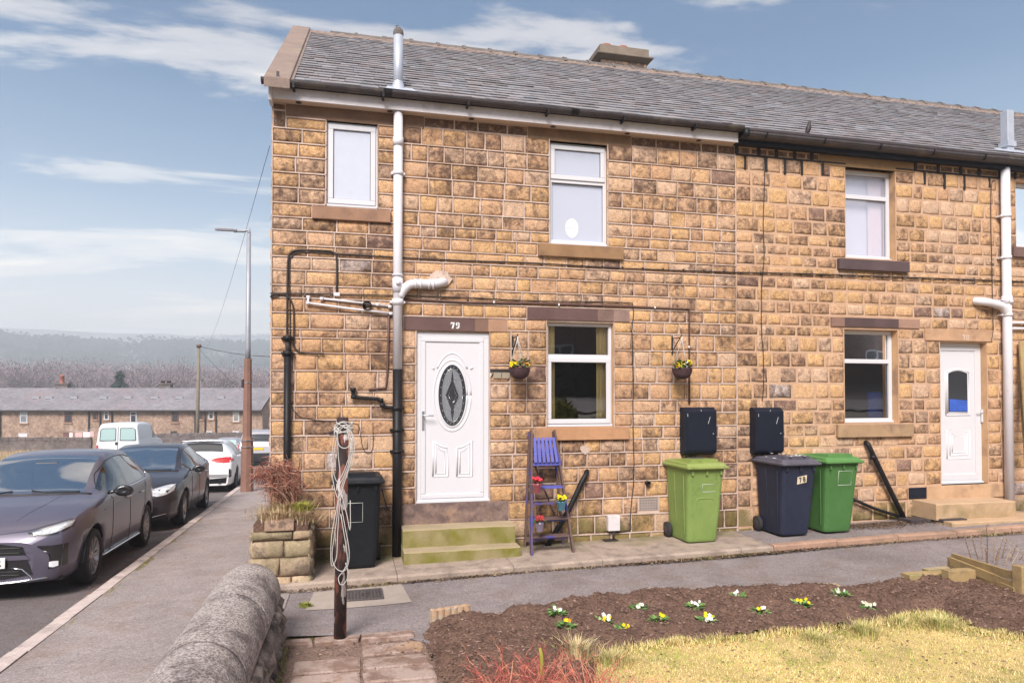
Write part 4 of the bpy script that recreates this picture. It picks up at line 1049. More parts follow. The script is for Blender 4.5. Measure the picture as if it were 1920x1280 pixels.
# ------------------------------------------------------------------ ground, road, pavement, lane
def fbm(x, y, s, seed=0.0, o=3):
    return noise.fractal(Vector((x * s + seed, y * s - seed, seed)), 0.6, 2.0, o)
def terrain(X, Y):
    r = math.hypot(X - CAM.x, Y - CAM.y)
    if r < 75:
        z = zroad(max(Y, -3)) - 0.14 if Y < 75 else -5.3
        if Y < -9: z = -0.45 + (-(Y + 9)) * 0.11
        if Y > 26: z = zroad(Y) - .14
        z = max(z, -5.6)
        return z + (0.05 * fbm(X, Y, .2) if r > 25 else 0)
    if Y < -9 and r < 700: return min(-0.45 + (-(Y + 9)) * 0.11, 8) + fbm(X, Y, .02)
    az = math.degrees(math.atan2(X - CAM.x, Y - CAM.y))
    pts = [(75, -5.6), (140, -8), (220, -4), (320, 2), (480, 11 + 2 * fbm(az, 1, .15, 3)), (700, 24), (940, 58 + 6 * fbm(az, 1, .12, 3)), (1100, 62), (1250, 72), (1620, 128 + 3 * fbm(az, 5, .10, 9)), (1800, 120)]
    if Y < 0: pts = [(p, q * .6) for p, q in pts]
    for (a, b), (c, d) in zip(pts, pts[1:]):
        if r <= c: t = (r - a) / (c - a); t = t * t * (3 - 2 * t); return b + (d - b) * t + (1.2 * fbm(X, Y, .012) if r > 110 else 0)
    return pts[-1][1]
mat('field', (0.20, 0.19, 0.16), 0.95, n1=(.35, .035, .5), n2=(.3, .3, .6), stain=[((0.12, 0.09, 0.10), .02, .46, .56, .8), ((0.30, 0.29, 0.22), .013, .55, .62, .7)])
m = MB(); m.smooth = True
rs = [0, 6, 12, 20, 30, 40, 50, 60, 70, 78, 95, 115, 140, 170, 200, 235, 270, 310, 360, 420, 480, 550, 620, 700, 760, 820, 880, 940, 1020, 1100, 1180, 1260, 1340, 1420, 1500, 1580, 1640, 1720, 1800]
NA = 240
for r_ in rs:
    for k in range(NA): a = 2 * PI * k / NA; X = CAM.x + r_ * math.sin(a); Y = CAM.y + r_ * math.cos(a); m.v.append((X, Y, terrain(X, Y)))
for i in range(len(rs) - 1):
    for k in range(NA): k2 = (k + 1) % NA; m.face((i * NA + k, i * NA + k2, (i + 1) * NA + k2, (i + 1) * NA + k))
tag(m.build('ground', MT['field'], fix=False), 'valley and hills fading into haze behind the street', kind='structure')

def tarmac(name, c, light, crack=True, sc=1.0):
    def ex(t, c_, g):
        v = N('ShaderNodeTexVoronoi', t); lk(t, g, v.inputs[0]); v.inputs['Scale'].default_value = 70 * sc
        f = mth(t, 'MULTIPLY', ramp(t, v.outputs['Distance'], [(0.0, 1.0), (0.35, 0.0)]), .55)
        c1 = mixc(t, f, c_, light)
        return c1
    return mat(name, c, 0.85, 0.3, n1=(.20, 1.1, .5), n2=(.55, 75, .6), bump=.6, bscale=170, bdist=.006, extra=ex,
               stain=[((c[0] * .55, c[1] * .52, c[2] * .52), .8, .52, .66, .6), ((c[0] * .80, c[1] * .68, c[2] * .58), 2.3, .50, .64, .6), ((c[0] * .62, c[1] * .56, c[2] * .52), 7, .52, .70, .5), ((c[0] * 1.5, c[1] * 1.4, c[2] * 1.4), 34, .54, .62, .55), ((c[0] * .55, c[1] * .52, c[2] * .52), 26, .56, .64, .5)])
tarmac('road_tarmac', (0.150, 0.130, 0.130), (0.32, 0.285, 0.28))
tarmac('pavement_tarmac', (0.30, 0.258, 0.25), (0.42, 0.37, 0.36), sc=1.3)
tarmac('lane_tarmac', (0.225, 0.195, 0.195), (0.44, 0.39, 0.385))
def strip(name, xa, xb, ys, zf, m_, nx=6, dz=0.0):
    m = MB(); m.smooth = True
    for y in ys:
        for i in range(nx + 1):
            x = xa(y) + (xb(y) - xa(y)) * i / nx; m.v.append((x, y, zf(x, y) + dz))
    for j in range(len(ys) - 1):
        for i in range(nx): a = j * (nx + 1) + i; m.face((a, a + 1, a + nx + 2, a + nx + 1))
    return m.build(name, MT[m_], fix=False)
YS = [-14 + .5 * i for i in range(90)] + [31 + 2 * i for i in range(22)]
tag(strip('road', lambda y: kerbx(y) - 8.2, lambda y: kerbx(y), YS, lambda x, y: zroad(y) + .02 * math.sin(x) * .5, 'road_tarmac'), kind='structure')
def zpv(x, y):
    zk = zroad(y) + .10
    k = kerbx(y); t = min(max((x - k) / (0.0 - k), 0), 1); t = t * t * (3 - 2 * t)
    zr = -.19 - .045 * max(y - .5, 0)
    return zk + (max(zr, zk) - zk) * t
tag(strip('pavement', lambda y: kerbx(y) + .02, lambda y: (0.30 if y < -.9 else .05), [y for y in YS if y < 45], zpv, 'pavement_tarmac', 8), kind='structure')
def lane_z(x, y):
    base = zlane(x); t = min(max((x - .0) / 1.2, 0), 1)
    return zpv(min(x, 0), y) * (1 - t) + base * t + .006
xs_ = [0.02 + .4 * i for i in range(45)]
m = MB(); m.smooth = True; ysl = [-.93, -1.2, -1.6, -2.0, -2.4, -2.9]
for y in ysl:
    for x in xs_: y_ = max(y, -2.44) if x < 1.5 else y; m.v.append((x, y_, lane_z(x, y_) + .012 * math.sin(x * 1.3 + y_ * 2)))
for j in range(len(ysl) - 1):
    for i in range(len(xs_) - 1): a = j * len(xs_) + i; m.face((a, a + 1, a + len(xs_) + 1, a + len(xs_)))
tag(m.build('lane', MT['lane_tarmac'], fix=False), kind='structure')
mat('kerb_stone', (0.52, 0.43, 0.40), 0.9, n1=(.15, 5, .5), n2=(.2, 80, .5), bump=.4, bscale=80, bdist=.005, stain=[((.17, .13, .12), 4, .5, .66, .6)])
kb = tag(bpy.data.objects.new('kerb', None), kind='structure', label='stone kerb along the pavement with open joints'); COL.objects.link(kb); BASE['kerb'] = Vector((0, 0, 0))
y = -6.0; r = random.Random(4)
while y < 40:
    L = .92 if y < 14 else 2.5
    m = MB(); y1 = y + L - .012; w = .125
    M_ = []
    for yy in (y, y1):
        k = kerbx(yy) + r.uniform(-.006, .006); z = zroad(yy) + .103 + r.uniform(-.004, .004); M_.append([(k - w, yy, z - .16), (k - w, yy, z - .006), (k - w + .015, yy, z + .004), (k + .015, yy, z + .004), (k + .015, yy, z - .16)])
    m.v += M_[0] + M_[1]; m.face((0, 1, 2, 3, 4)); m.face((9, 8, 7, 6, 5))
    for i in range(4): m.face((i, i + 5, i + 6, i + 1))
    m.build('kerb_piece', MT['kerb_stone'], kb); y += L

# apron along the houses
def moss(t, c, g):
    sp = N('ShaderNodeSeparateXYZ', t); lk(t, g, sp.inputs[0])
    nz = N('ShaderNodeTexNoise', t); lk(t, g, nz.inputs[0]); nz.inputs['Scale'].default_value = 2.4; nz.inputs['Detail'].default_value = 7
    v = mth(t, 'ADD', mth(t, 'MULTIPLY_ADD', sp.outputs[1], 1.5, .80), mth(t, 'MULTIPLY_ADD', nz.outputs[0], 2.4, -1.2))
    c = mixc(t, mth(t, 'MULTIPLY', ramp(t, v, [(.25, 0), (.9, 1)]), .7), c, (0.15, 0.135, 0.045))
    return c
mat('apron_stone', (0.34, 0.265, 0.215), 0.9, n1=(.15, 3, .5), n2=(.2, 60, .5), bump=.5, bscale=60, bdist=.006, extra=moss, stain=[((.17, .13, .11), 5, .48, .64, .7), ((.42, .33, .28), 9, .56, .66, .6)])
ap = tag(bpy.data.objects.new('apron', None), kind='structure', label='raised stone and tarmac strip at the foot of the houses'); COL.objects.link(ap); BASE['apron'] = Vector((0, 0, 0))
x = .02; r = random.Random(9)
XA = G(1440, 1022, 0.0)[0]
while x < XA:
    x1 = min(x + r.uniform(.9, 1.9), XA)
    m = MB(); z0, z1 = zpath(x), zpath(x1); e = .003
    yf = -.93
    m.v += [(x + e, yf, z0 - .12), (x1 - e, yf, z1 - .12), (x1 - e, yf, z1 - .02), (x + e, yf, z0 - .02), (x1 - e, yf + .03, z1), (x + e, yf + .03, z0), (x1 - e, 0, z1 + .01), (x + e, 0, z0 + .01), (x + e, 0, z0 - .12), (x1 - e, 0, z1 - .12)]
    for f in ((0, 1, 2, 3), (3, 2, 4, 5), (5, 4, 6, 7), (0, 3, 5, 7, 8), (1, 9, 6, 4, 2)): m.face(f)
    m.build('flagstone', MT['apron_stone'], ap); x = x1
m = MB(); z0, z1 = zpath(XA), zpath(XEND)
m.v += [(XA, -.80, z0 - .015), (XEND, -.80, z1 - .015), (XEND, .0, z1 - .0), (XA, 0, z0 - .0)]; m.face((0, 1, 2, 3)); m.build('tarmac_strip', MT['lane_tarmac'], ap)
x = XA
mat('edging', (0.36, 0.22, 0.155), 0.9, n1=(.2, 5, .5), n2=(.2, 60, .5), bump=.5, bscale=50, bdist=.01, stain=[((.16, .12, .08), 4, .52, .66, .6)])
while x < XEND:
    x1 = x + .90; m = MB(); z0, z1 = zpath(x) + r.uniform(-.006, .006), zpath(x1) + r.uniform(-.006, .006); pr = [(-.93, -.12), (-.93, -.01), (-.915, .006), (-.85, .010), (-.80, .002), (-.80, -.12)]
    for xx, z in ((x + .005, z0), (x1 - .005, z1)): m.v += [(xx, p[0] + .01 * math.sin(xx * 2), z + p[1]) for p in pr]
    for i in range(5): m.face((i, i + 1, i + 7, i + 6))
    m.face(range(6)); m.face(range(11, 5, -1)); m.build('edging_stone', MT['edging'], ap); x = x1
# dirt and dead leaves in the gutter line, and loose dirt by the green bin
def scatter(name, n, f, cols, size, m_, seed, label=None, cat=None, flat=True, parent=None, kind='stuff'):
    r = random.Random(seed); m = MB()
    for _ in range(n):
        p = f(r)
        if p is None: continue
        s = size * r.uniform(.4, 1.5); a = r.uniform(0, 2 * PI); t = r.uniform(-.5, .5); c = r.choice(cols); k = r.uniform(.7, 1.3); m.col = (c[0] * k, c[1] * k, c[2] * k)
        u = Vector((math.cos(a), math.sin(a), t * .5)) * s; v = Vector((-math.sin(a), math.cos(a), r.uniform(-.4, .4))) * s * r.uniform(.3, .8)
        P = Vector(p); m.add([P - u, P - v * .6, P + u, P + v + Vector((0, 0, s * .3))], [(0, 1, 2), (0, 2, 3)])
    o = m.build(name, MT[m_], parent, fix=False); return tag(o, label, cat, kind=kind)
mat('litter', attr=True, col=(1, 1, 1), rough=.9)
BR = [(.13, .075, .05), (.20, .13, .08), (.09, .055, .04), (.27, .19, .12), (.11, .08, .07)]
def gl(r):
    x = r.uniform(.1, 14) if r.random() < .6 else r.choice([4.3, 5.6, 6.0, 2.2, 7.1]) + r.gauss(0, .35)
    y = -.935 - abs(r.gauss(0, .030)); return (x, y, lane_z(x, y) + .008 + r.uniform(0, .02))
scatter('gutter_litter', 6500, gl, BR, .014, 'litter', 11, 'dead leaves and grit along the foot of the apron kerb', 'litter')
def gl2(r):
    c = W(1640, 978, -.2)[0]; x = c + r.gauss(0, .5); y = -.12 - abs(r.gauss(0, .16))
    return (x, y, zpath(x) + .006) if 6.1 < x < 9.3 and y > -.6 else None
scatter('loose_dirt', 5200, gl2, BR[:3] + [(.07, .045, .03)], .012, 'litter', 12, 'loose dark dirt beside the dark green bin', 'dirt')
def gl3(r):
    if r.random() < .5: x, y = r.uniform(-9, kerbx(0) - .15), r.uniform(-5, 8); z = zroad(y) + .012
    else: x = r.uniform(.3, 12); y = r.uniform(-2.4, -1); z = lane_z(x, y) + .008
    return (x, y, z)
scatter('grit', 900, gl3, [(.5, .42, .38), (.3, .24, .2), (.42, .30, .2)], .007, 'litter', 13, 'pale grit and leaf scraps on the tarmac', 'grit')
# kerb foot of pavement: leaves under the parked cars
def gl4(r): y = r.uniform(0, 9); x = kerbx(y) - .13 - abs(r.gauss(0, .09)); return (x, y, zroad(y) + .012)
scatter('kerb_leaves', 1500, gl4, [(.25, .10, .07), (.18, .09, .06), (.3, .17, .1)], .014, 'litter', 14, 'reddish leaves lying in the road gutter beside the kerb', 'leaves')
# concrete patch with the water cover
cp = [G(572, 1148, -.165), G(590, 1106, -.165), G(752, 1096, -.16), G(772, 1127, -.15)]
mat('concrete', (0.36, 0.30, 0.26), 0.9, n1=(.12, 4, .5), n2=(.15, 90, .5), bump=.3, bscale=90, bdist=.004, stain=[((.2, .16, .14), 3, .55, .7, .4)])
def drape(pts, dz, n=8):
    m = MB(); a, b, c, d = [Vector((p[0], p[1], 0)) for p in pts]
    for i in range(n + 1):
        for j in range(n + 1):
            u, v = i / n, j / n; p = (a * (1 - u) + d * u) * (1 - v) + (b * (1 - u) + c * u) * v; m.v.append((p.x, p.y, lane_z(p.x, p.y) + .012 * math.sin(p.x * 1.3 + p.y * 2) + dz))
    for i in range(n):
        for j in range(n): k = i * (n + 1) + j; m.face((k, k + n + 1, k + n + 2, k + 1))
    return m
o = drape([(p[0], p[1]) for p in cp], .006).build('concrete_patch', MT['concrete'], fix=False); tag(o, kind='structure')
c0 = G(640, 1128, -.16); c1 = G(720, 1122, -.155); c2 = G(716, 1104, -.155); c3 = G(643, 1109, -.16)
dc = drape([c0, c3, c2, c1], .010, 2).build('drain_cover', MT['gutter'], fix=False); tag(dc, 'cast iron drain cover with raised treads set in the concrete patch', 'drain cover')
mat('cast_iron', (0.10, 0.085, 0.085), 0.6, n1=(.2, 20, .5))
m = MB(); A = [Vector((*p, 0)) for p in (c0, c3, c2, c1)]
def cov(u, v): p = (A[0] * (1 - u) + A[3] * u) * (1 - v) + (A[1] * (1 - u) + A[2] * u) * v; return Vector((p.x, p.y, lane_z(p.x, p.y) + .012 * math.sin(p.x * 1.3 + p.y * 2) + .016))
for j in range(9):
    for i in range(12):
        if 5 <= i <= 7 and 2 <= j <= 6: continue
        a_, b_ = cov((i + .15 + .3 * (j % 2)) / 12, (j + .5) / 9), cov((i + .75 + .3 * (j % 2)) / 12, (j + .5) / 9); m.bar(a_, b_, .012, .008)
for (u0, v0, u1, v1) in ((0.02, .02, .98, .02), (.02, .98, .98, .98), (.02, .02, .02, .98), (.98, .02, .98, .98), (.46, .25, .46, .75), (.54, .75, .46, .75), (.54, .25, .46, .25), (.56, .3, .56, .7)):
    m.bar(cov(u0, v0), cov(u1, v1), .014, .01)
m.build('tread', MT['cast_iron'], dc)
def tuft(name, P, n, h, spread, cols, seed, label, cat, lean=.4, parent=None, w=.006, kind='stuff'):
    r = random.Random(seed); m = MB(); P = Vector(P)
    for _ in range(n):
        a = r.uniform(0, 2 * PI); d = abs(r.gauss(0, spread)); hh = h * r.uniform(.4, 1.2); q = P + Vector((math.cos(a) * d, math.sin(a) * d, 0))
        l = Vector((math.cos(a), math.sin(a), 0)) * hh * r.uniform(-.1, 1) * lean * 2; side = Vector((-math.sin(a + r.uniform(-1, 1)), math.cos(a), 0)) * w * r.uniform(.5, 1.2)
        c = r.choice(cols); k = r.uniform(.7, 1.25); m.col = (c[0] * k, c[1] * k, c[2] * k)
        mid = q + l * .35 + Vector((0, 0, hh * .6)); m.add([q - side, q + side, mid + side * .7, mid - side * .7, q + l + Vector((0, 0, hh * .9))], [(0, 1, 2, 3), (3, 2, 4)])
    o = m.build(name, MT['leaf'], parent, fix=False); return tag(o, label, cat, kind=kind)
mat('leaf', attr=True, col=(1, 1, 1), rough=.7, spec=.3)
mat('bark', attr=True, col=(1, 1, 1), rough=.9, spec=.2)
g0 = G(572, 1139, -.165); tuft('moss_clump', (g0[0], g0[1], lane_z(*g0)), 260, .035, .035, [(.20, .22, .04), (.28, .28, .06)], 3, 'small bright moss clump at the left edge of the concrete patch', 'moss')

# ------------------------------------------------------------------ steps
def steps(name, label, slabs, mt):
    t = thing(name, label, 'steps', (slabs[0][0], slabs[0][2], slabs[0][4]))
    for (x0, x1, y0, y1, z0, z1) in slabs:
        m = MB(); n = 12; pr = [(y0, z0), (y0, z1 - .012), (y0 + .012, z1), (y1, z1 + .006), (y1, z0)]; r = random.Random(int(z1 * 100))
        for i in range(n + 1):
            x = x0 + (x1 - x0) * i / n; j = r.uniform(-.006, .006); m.v += [(x, p[0] + j * (k < 3), p[1] + (r.uniform(-.004, .004) if 0 < k < 3 else 0)) for k, p in enumerate(pr)]
        for i in range(n):
            for k in range(5): m.face((i * 5 + k, i * 5 + (k + 1) % 5, i * 5 + 5 + (k + 1) % 5, i * 5 + 5 + k))
        m.face(range(5)); m.face(range(n * 5 + 4, n * 5 - 1, -1)); m.build('step', MT[mt], t)
    return t
def mossface(t, c, g):
    gn = N('ShaderNodeNewGeometry', t); sp = N('ShaderNodeSeparateXYZ', t); lk(t, gn.outputs['Normal'], sp.inputs[0])
    nz = N('ShaderNodeTexNoise', t); lk(t, g, nz.inputs[0]); nz.inputs['Scale'].default_value = 3.2; nz.inputs['Detail'].default_value = 6
    f = mth(t, 'MULTIPLY', mth(t, 'SUBTRACT', 1.0, mth(t, 'ABSOLUTE', sp.outputs[2])), ramp(t, nz.outputs[0], [(.30, .25), (.62, 1)]))
    c = mixc(t, mth(t, 'MULTIPLY', f, .95), c, (0.150, 0.140, 0.010))
    nz2 = N('ShaderNodeTexNoise', t); lk(t, g, nz2.inputs[0]); nz2.inputs['Scale'].default_value = 7
    return mixc(t, mth(t, 'MULTIPLY', ramp(t, nz2.outputs[0], [(.5, 0), (.66, 1)]), .35), c, (0.30, 0.26, 0.13))
mat('mossy_stone', (0.36, 0.28, 0.18), 0.9, n1=(.15, 3, .5), n2=(.15, 70, .5), bump=.4, bscale=60, bdist=.006, extra=mossface)
def mossface2(t, c, g):
    gn = N('ShaderNodeNewGeometry', t); sp = N('ShaderNodeSeparateXYZ', t); lk(t, gn.outputs['Normal'], sp.inputs[0])
    nz = N('ShaderNodeTexNoise', t); lk(t, g, nz.inputs[0]); nz.inputs['Scale'].default_value = 2.2; nz.inputs['Detail'].default_value = 6
    f = mth(t, 'MULTIPLY', mth(t, 'SUBTRACT', 1.0, mth(t, 'ABSOLUTE', sp.outputs[2])), ramp(t, nz.outputs[0], [(.46, .1), (.66, 1)]))
    return mixc(t, mth(t, 'MULTIPLY', f, .7), c, (0.13, 0.115, 0.035))
mat('sand_stone', (0.46, 0.31, 0.19), 0.9, n1=(.15, 3, .5), n2=(.15, 70, .5), bump=.4, bscale=60, bdist=.006, extra=mossface2)
xl = W(757, 1048, -.52)[0]; xr = W(976, 1034, -.52)[0]; xr2 = W(966, 996, -.30)[0]; xl2 = W(755, 1008, -.3)[0]
steps('stone_steps', 'two mossy green stone steps below the door of number 79', [(xl, xr, -.52, .0, -.16, .08), (xl2, xr2, -.30, .0, .081, .29)], 'mossy_stone')
a = W(1761, 957, -.42); b = W(1904, 950, -.42); zt1 = W(1830, 942, -.42)[1]
e0 = G(1785, 981, zpath(9) + .035); e1 = G(1761, 974, zpath(9) + .035)
steps('stone_steps', 'sandy stone step and thin slab below the door of number 78', [(e0[0], b[0] + .45, e0[1] + .0, -.0, zpath(9) - .05, zpath(9) + .04), (a[0] - .05, b[0], -.42, .0, zpath(9) + .041, zt1)], 'sand_stone')
m = MB(); p = [G(1679, 970, .11), G(1690, 985, .09), G(1744, 987, .09), G(1735, 976, .1)]
z = zpath(8.5)
dcv = thing('drain_slab', 'broken grey slab over the drain at the foot of the slanting black pipe', 'slab', (p[0][0], p[0][1], z))
for i, (dx_, dz) in enumerate(((0, .0), (.18, .02))):
    m = MB(); m.box(p[0][0] + .05 + dx_ * 2, p[0][0] + .45 + dx_ * 2, -.32 - dx_, -.08, z + .004 + dz, z + .05 + dz, Matrix.Identity(4)); m.build('slab_piece', MT['gutter'], dcv, bevel=.006)

# ------------------------------------------------------------------ garden
def inpoly(x, y, P):
    c = False; j = len(P) - 1
    for i in range(len(P)):
        if (P[i][1] > y) != (P[j][1] > y) and x < (P[j][0] - P[i][0]) * (y - P[i][1]) / (P[j][1] - P[i][1]) + P[i][0]: c = not c
        j = i
    return c
zg = -.13
top = [G(x, y, zg) for x, y in ((812, 1164), (900, 1152), (1000, 1136), (1100, 1124), (1200, 1113), (1350, 1110), (1480, 1106), (1560, 1108), (1640, 1104), (1720, 1092), (1800, 1088), (1905, 1110), (1990, 1118))]
lawn_e = [G(x, y, zg) for x, y in ((2100, 1240), (1990, 1222), (1915, 1210), (1860, 1198), (1810, 1186), (1758, 1160), (1700, 1166), (1650, 1176), (1600, 1184), (1500, 1190), (1420, 1196), (1338, 1206), (1260, 1208), (1190, 1219), (1120, 1240), (1110, 1300))]
BED = top + lawn_e + [(G(1050, 1330, zg)), (1.52, -4.7), (1.50, -3.4), (1.46, -2.6)]
mat('soil', (0.195, 0.118, 0.088), 0.95, .15, n1=(.22, 3, .5), n2=(.5, 45, .6), bump=1.0, bscale=55, bdist=.03, stain=[((.20, .12, .095), 14, .56, .70, .55), ((.05, .028, .024), 6, .5, .62, .5)])
FL = [(1044, 1152, 'w'), (1060, 1174, 'yp'), (1133, 1160, 'wy'), (1170, 1174, 'y'), (1194, 1140, 'w'), (1236, 1166, 'y'), (1302, 1140, 'w'), (1325, 1166, 'wy'), (1384, 1120, 'w'), (1424, 1149, 'yw'), (1503, 1137, 'yy'), (1576, 1124, 'w'), (1626, 1144, 'ww')]
FLP = [G(x, y, zg + .05) for x, y, _ in FL]
def edge_d(x, y, P):
    d = 9
    for i in range(len(P)):
        ax, ay = P[i]; bx, by = P[(i + 1) % len(P)]; L = (bx - ax) ** 2 + (by - ay) ** 2
        t = max(0, min(1, ((x - ax) * (bx - ax) + (y - ay) * (by - ay)) / L)) if L else 0
        d = min(d, math.hypot(x - ax - t * (bx - ax), y - ay - t * (by - ay)))
    return d
def bedz(x, y):
    d = edge_d(x, y, BED)
    z = zlane(x) * .7 - .04 + .085 * min(d / .22, 1) ** .7 + .040 * fbm(x, y, 3.5, 1) + .018 * fbm(x, y, 12, 2) + .011 * fbm(x, y, 36, 5)
    for (fx_, fy_) in FLP: z -= .075 * math.exp(-((x - fx_) ** 2 + (y - fy_ - .02) ** 2) / .014)
    return z
st = .024
x0, x1, y0, y1 = min(p[0] for p in BED), min(max(p[0] for p in BED), 10.5), min(p[1] for p in BED), max(p[1] for p in BED)
nx, ny = int((x1 - x0) / st), int((y1 - y0) / st)
idx = {}; m = MB(); m.smooth = True
for j in range(ny + 1):
    for i in range(nx + 1):
        x, y = x0 + i * st, y0 + j * st
        if inpoly(x, y, BED):
            idx[(i, j)] = len(m.v); m.v.append((x, y, bedz(x, y)))
for (i, j), a in idx.items():
    if (i + 1, j) in idx and (i, j + 1) in idx and (i + 1, j + 1) in idx: m.face((a, idx[(i + 1, j)], idx[(i + 1, j + 1)], idx[(i, j + 1)]))
bed = tag(m.build('flower_bed', MT['soil'], fix=False), 'dug brown soil bed along the lane', kind='structure')
SO = [(.17, .10, .078), (.21, .13, .10), (.11, .063, .047), (.25, .165, .13)]
def clod(r):
    x, y = r.uniform(x0, x1), r.uniform(y0, y1)
    if not inpoly(x, y, BED):
        if r.random() < .90: return None
        if not (1.1 < x < 9 and -4.7 < y < -2.2): return None
        return (x, y, zlane(x) * .7 - .03)
    return (x, y, bedz(x, y) + .004)
scatter('soil_clods', 20000, clod, SO, .012, 'litter', 21, 'crumbs and clods of turned soil on the flower bed', 'soil')
# lawn
LAWN = lawn_e + [(1.6, -5.6), (1.6, -13), (16, -13), (16, -3)]
mat('turf', (0.52, 0.38, 0.16), 0.95, n1=(.2, 2, .5), n2=(.3, 60, .6), bump=.6, bscale=60, bdist=.02, stain=[((.20, .20, .06), 3, .5, .62, .6)])
m = MB(); pts = [(p[0], p[1], zlane(p[0]) * .7 - .035) for p in LAWN]; m.poly(pts); tag(m.build('lawn', MT['turf']), kind='structure')
GC = [(.82, .64, .27), (.76, .60, .24), (.86, .71, .36), (.68, .57, .20), (.80, .58, .33)]; GG = [(.25, .34, .05), (.37, .43, .07), (.50, .51, .11)]
r = random.Random(31); m = MB(); cnt = 0
while cnt < 95000:
    y = r.uniform(-5.2, -2.6); x = r.uniform(1.7, 10.5)
    d = math.hypot(x - CAM.x, y - CAM.y)
    if not inpoly(x, y, LAWN) or edge_d(x, y, LAWN[:16]) < -.1: continue
    if d > 5.5 and r.random() < .35: cnt += .3; continue
    cnt += 1
    h = r.uniform(.006, .020); a = r.uniform(0, 2 * PI); gn = 1.3 * fbm(x, y, 2.6, 7) + .9 * fbm(x, y, 8, 3)
    c = r.choice(GG) if r.random() < .22 + .75 * max(0, gn) else r.choice(GC); k = r.uniform(.75, 1.2) * (1 + .18 * fbm(x, y, 1.1, 4)); m.col = (c[0] * k, c[1] * k, c[2] * k)
    w = .0023; ca, sa = math.cos(a), math.sin(a); z = zlane(x) * .7 - .037; l = h * r.uniform(.2, 1.6)
    b = len(m.v); m.v += [(x - sa * w, y + ca * w, z), (x + sa * w, y - ca * w, z), (x + ca * l, y + sa * l, z + h)]; m.face((b, b + 1, b + 2))
tag(m.build('grass', MT['leaf'], fix=False), 'short straw yellow winter grass of the lawn', 'grass', kind='stuff')
# longer ragged grass on the lawn edge
r = random.Random(32); m = MB()
EDG = lawn_e[2:15]
for _ in range(9000):
    i = r.randrange(len(EDG) - 1); t = r.random(); x = EDG[i][0] * (1 - t) + EDG[i + 1][0] * t + r.gauss(0, .05); y = EDG[i][1] * (1 - t) + EDG[i + 1][1] * t + r.gauss(0, .045)
    h = r.uniform(.012, .045) * (1 + .7 * fbm(x, y, 3, 1)); a = r.uniform(0, 2 * PI); c = r.choice(GC + GG[:1]); k = r.uniform(.6, 1.15); m.col = (c[0] * k, c[1] * k, c[2] * k)
    w = .003; ca, sa = math.cos(a), math.sin(a); z = zlane(x) * .7 - .03; l = h * r.uniform(.2, 1.3); b = len(m.v)
    m.v += [(x - sa * w, y + ca * w, z), (x + sa * w, y - ca * w, z), (x + ca * l, y + sa * l, z + h)]; m.face((b, b + 1, b + 2))
tag(m.build('ragged_grass', MT['leaf'], fix=False), 'ragged longer grass along the edge of the soil bed', 'grass', kind='stuff')
# dirt path with flagstones
gp = tag(bpy.data.objects.new('garden_path', None), kind='structure', label='worn flagstone path with earth in its joints'); COL.objects.link(gp); BASE['garden_path'] = Vector((0, 0, 0))
mat('path_dirt', (0.23, 0.15, 0.12), .95, n1=(.2, 4, .5), n2=(.4, 60, .6), bump=.8, bscale=50, bdist=.02, stain=[((.12, .08, .06), 7, .5, .64, .6), ((.30, .22, .17), 12, .58, .7, .5)])
m = MB(); m.smooth = True; nx, ny = 30, 90
for j in range(ny + 1):
    for i in range(nx + 1): x = .33 + (1.75 - .33) * i / nx; y = -2.37 - (10 * (j / ny) ** 1.5); m.v.append((x, y, -.156 - .032 * max(0, 1 - (-2.37 - y) / .09) + .012 * fbm(x, y, 5, 3) + .006 * fbm(x, y, 22, 1)))
for j in range(ny):
    for i in range(nx): a = j * (nx + 1) + i; m.face((a, a + nx + 1, a + nx + 2, a + 1))
m.build('earth', MT['path_dirt'], gp, fix=False)
mat('flag', attr=True, col=(1, 1, 1), rough=.9, n1=(.15, 5, .5), n2=(.2, 60, .5), bump=.5, bscale=50, bdist=.01, stain=[((.19, .115, .085), 5, .43, .57, .9), ((.42, .25, .13), 3.0, .60, .72, .6)])
r = random.Random(17)
rows = [(-2.46, -2.60)] + [(-2.66 - .27 * i, -2.90 - .27 * i) for i in range(24)]
for k, (ya, yb) in enumerate(rows):
    cols = [(.34, .60), (.61, .97), (.98, 1.40)] if k == 0 else ([(.98, 1.46)] if k in (1,) else [(.50, .965), (.98, 1.48)])
    for (xa, xb) in cols:
        m = MB(); g = r.uniform(.85, 1.12); m.col = (.40 * g, .30 * g, .26 * g); z = -.146 + r.uniform(-.008, .006) + (.012 if k == 0 else 0)
        j = lambda: r.uniform(-.012, .012); P = [(xa + j(), yb + j()), ((xa + xb) / 2, yb + j()), (xb + j(), yb + j()), (xb + j(), ya + j()), ((xa + xb) / 2, ya + j()), (xa + j(), ya + j())]
        tl = r.uniform(-.01, .01); top_ = [(p[0], p[1], z + tl * (i - 3) / 3) for i, p in enumerate(P)]
        m.v += [(p[0] * 1.0, p[1], p[2] - .05) for p in top_] + top_; cxp, cyp = (xa + xb) / 2, (ya + yb) / 2
        m.v += [(p[0] + (cxp - p[0]) * .08, p[1] + (cyp - p[1]) * .12, p[2] + .008) for p in top_]
        for i in range(6): i2 = (i + 1) % 6; m.face((i, i2, 6 + i2, 6 + i)); m.face((6 + i, 6 + i2, 12 + i2, 12 + i))
        m.face(range(12, 18)); m.build('flagstone', MT['flag'], gp)
def pl(r): x, y = r.uniform(.36, 1.6), r.uniform(-4.8, -2.45); return (x, y, -.152 + r.uniform(0, .012)) if r.random() < .5 + .5 * fbm(x, y, 3) else None
scatter('path_litter', 5200, pl, [(.17, .10, .07), (.24, .15, .11), (.12, .08, .06), (.33, .25, .19)], .010, 'litter', 23, 'soil crumbs and dead leaf bits on the flagstone path', 'litter')
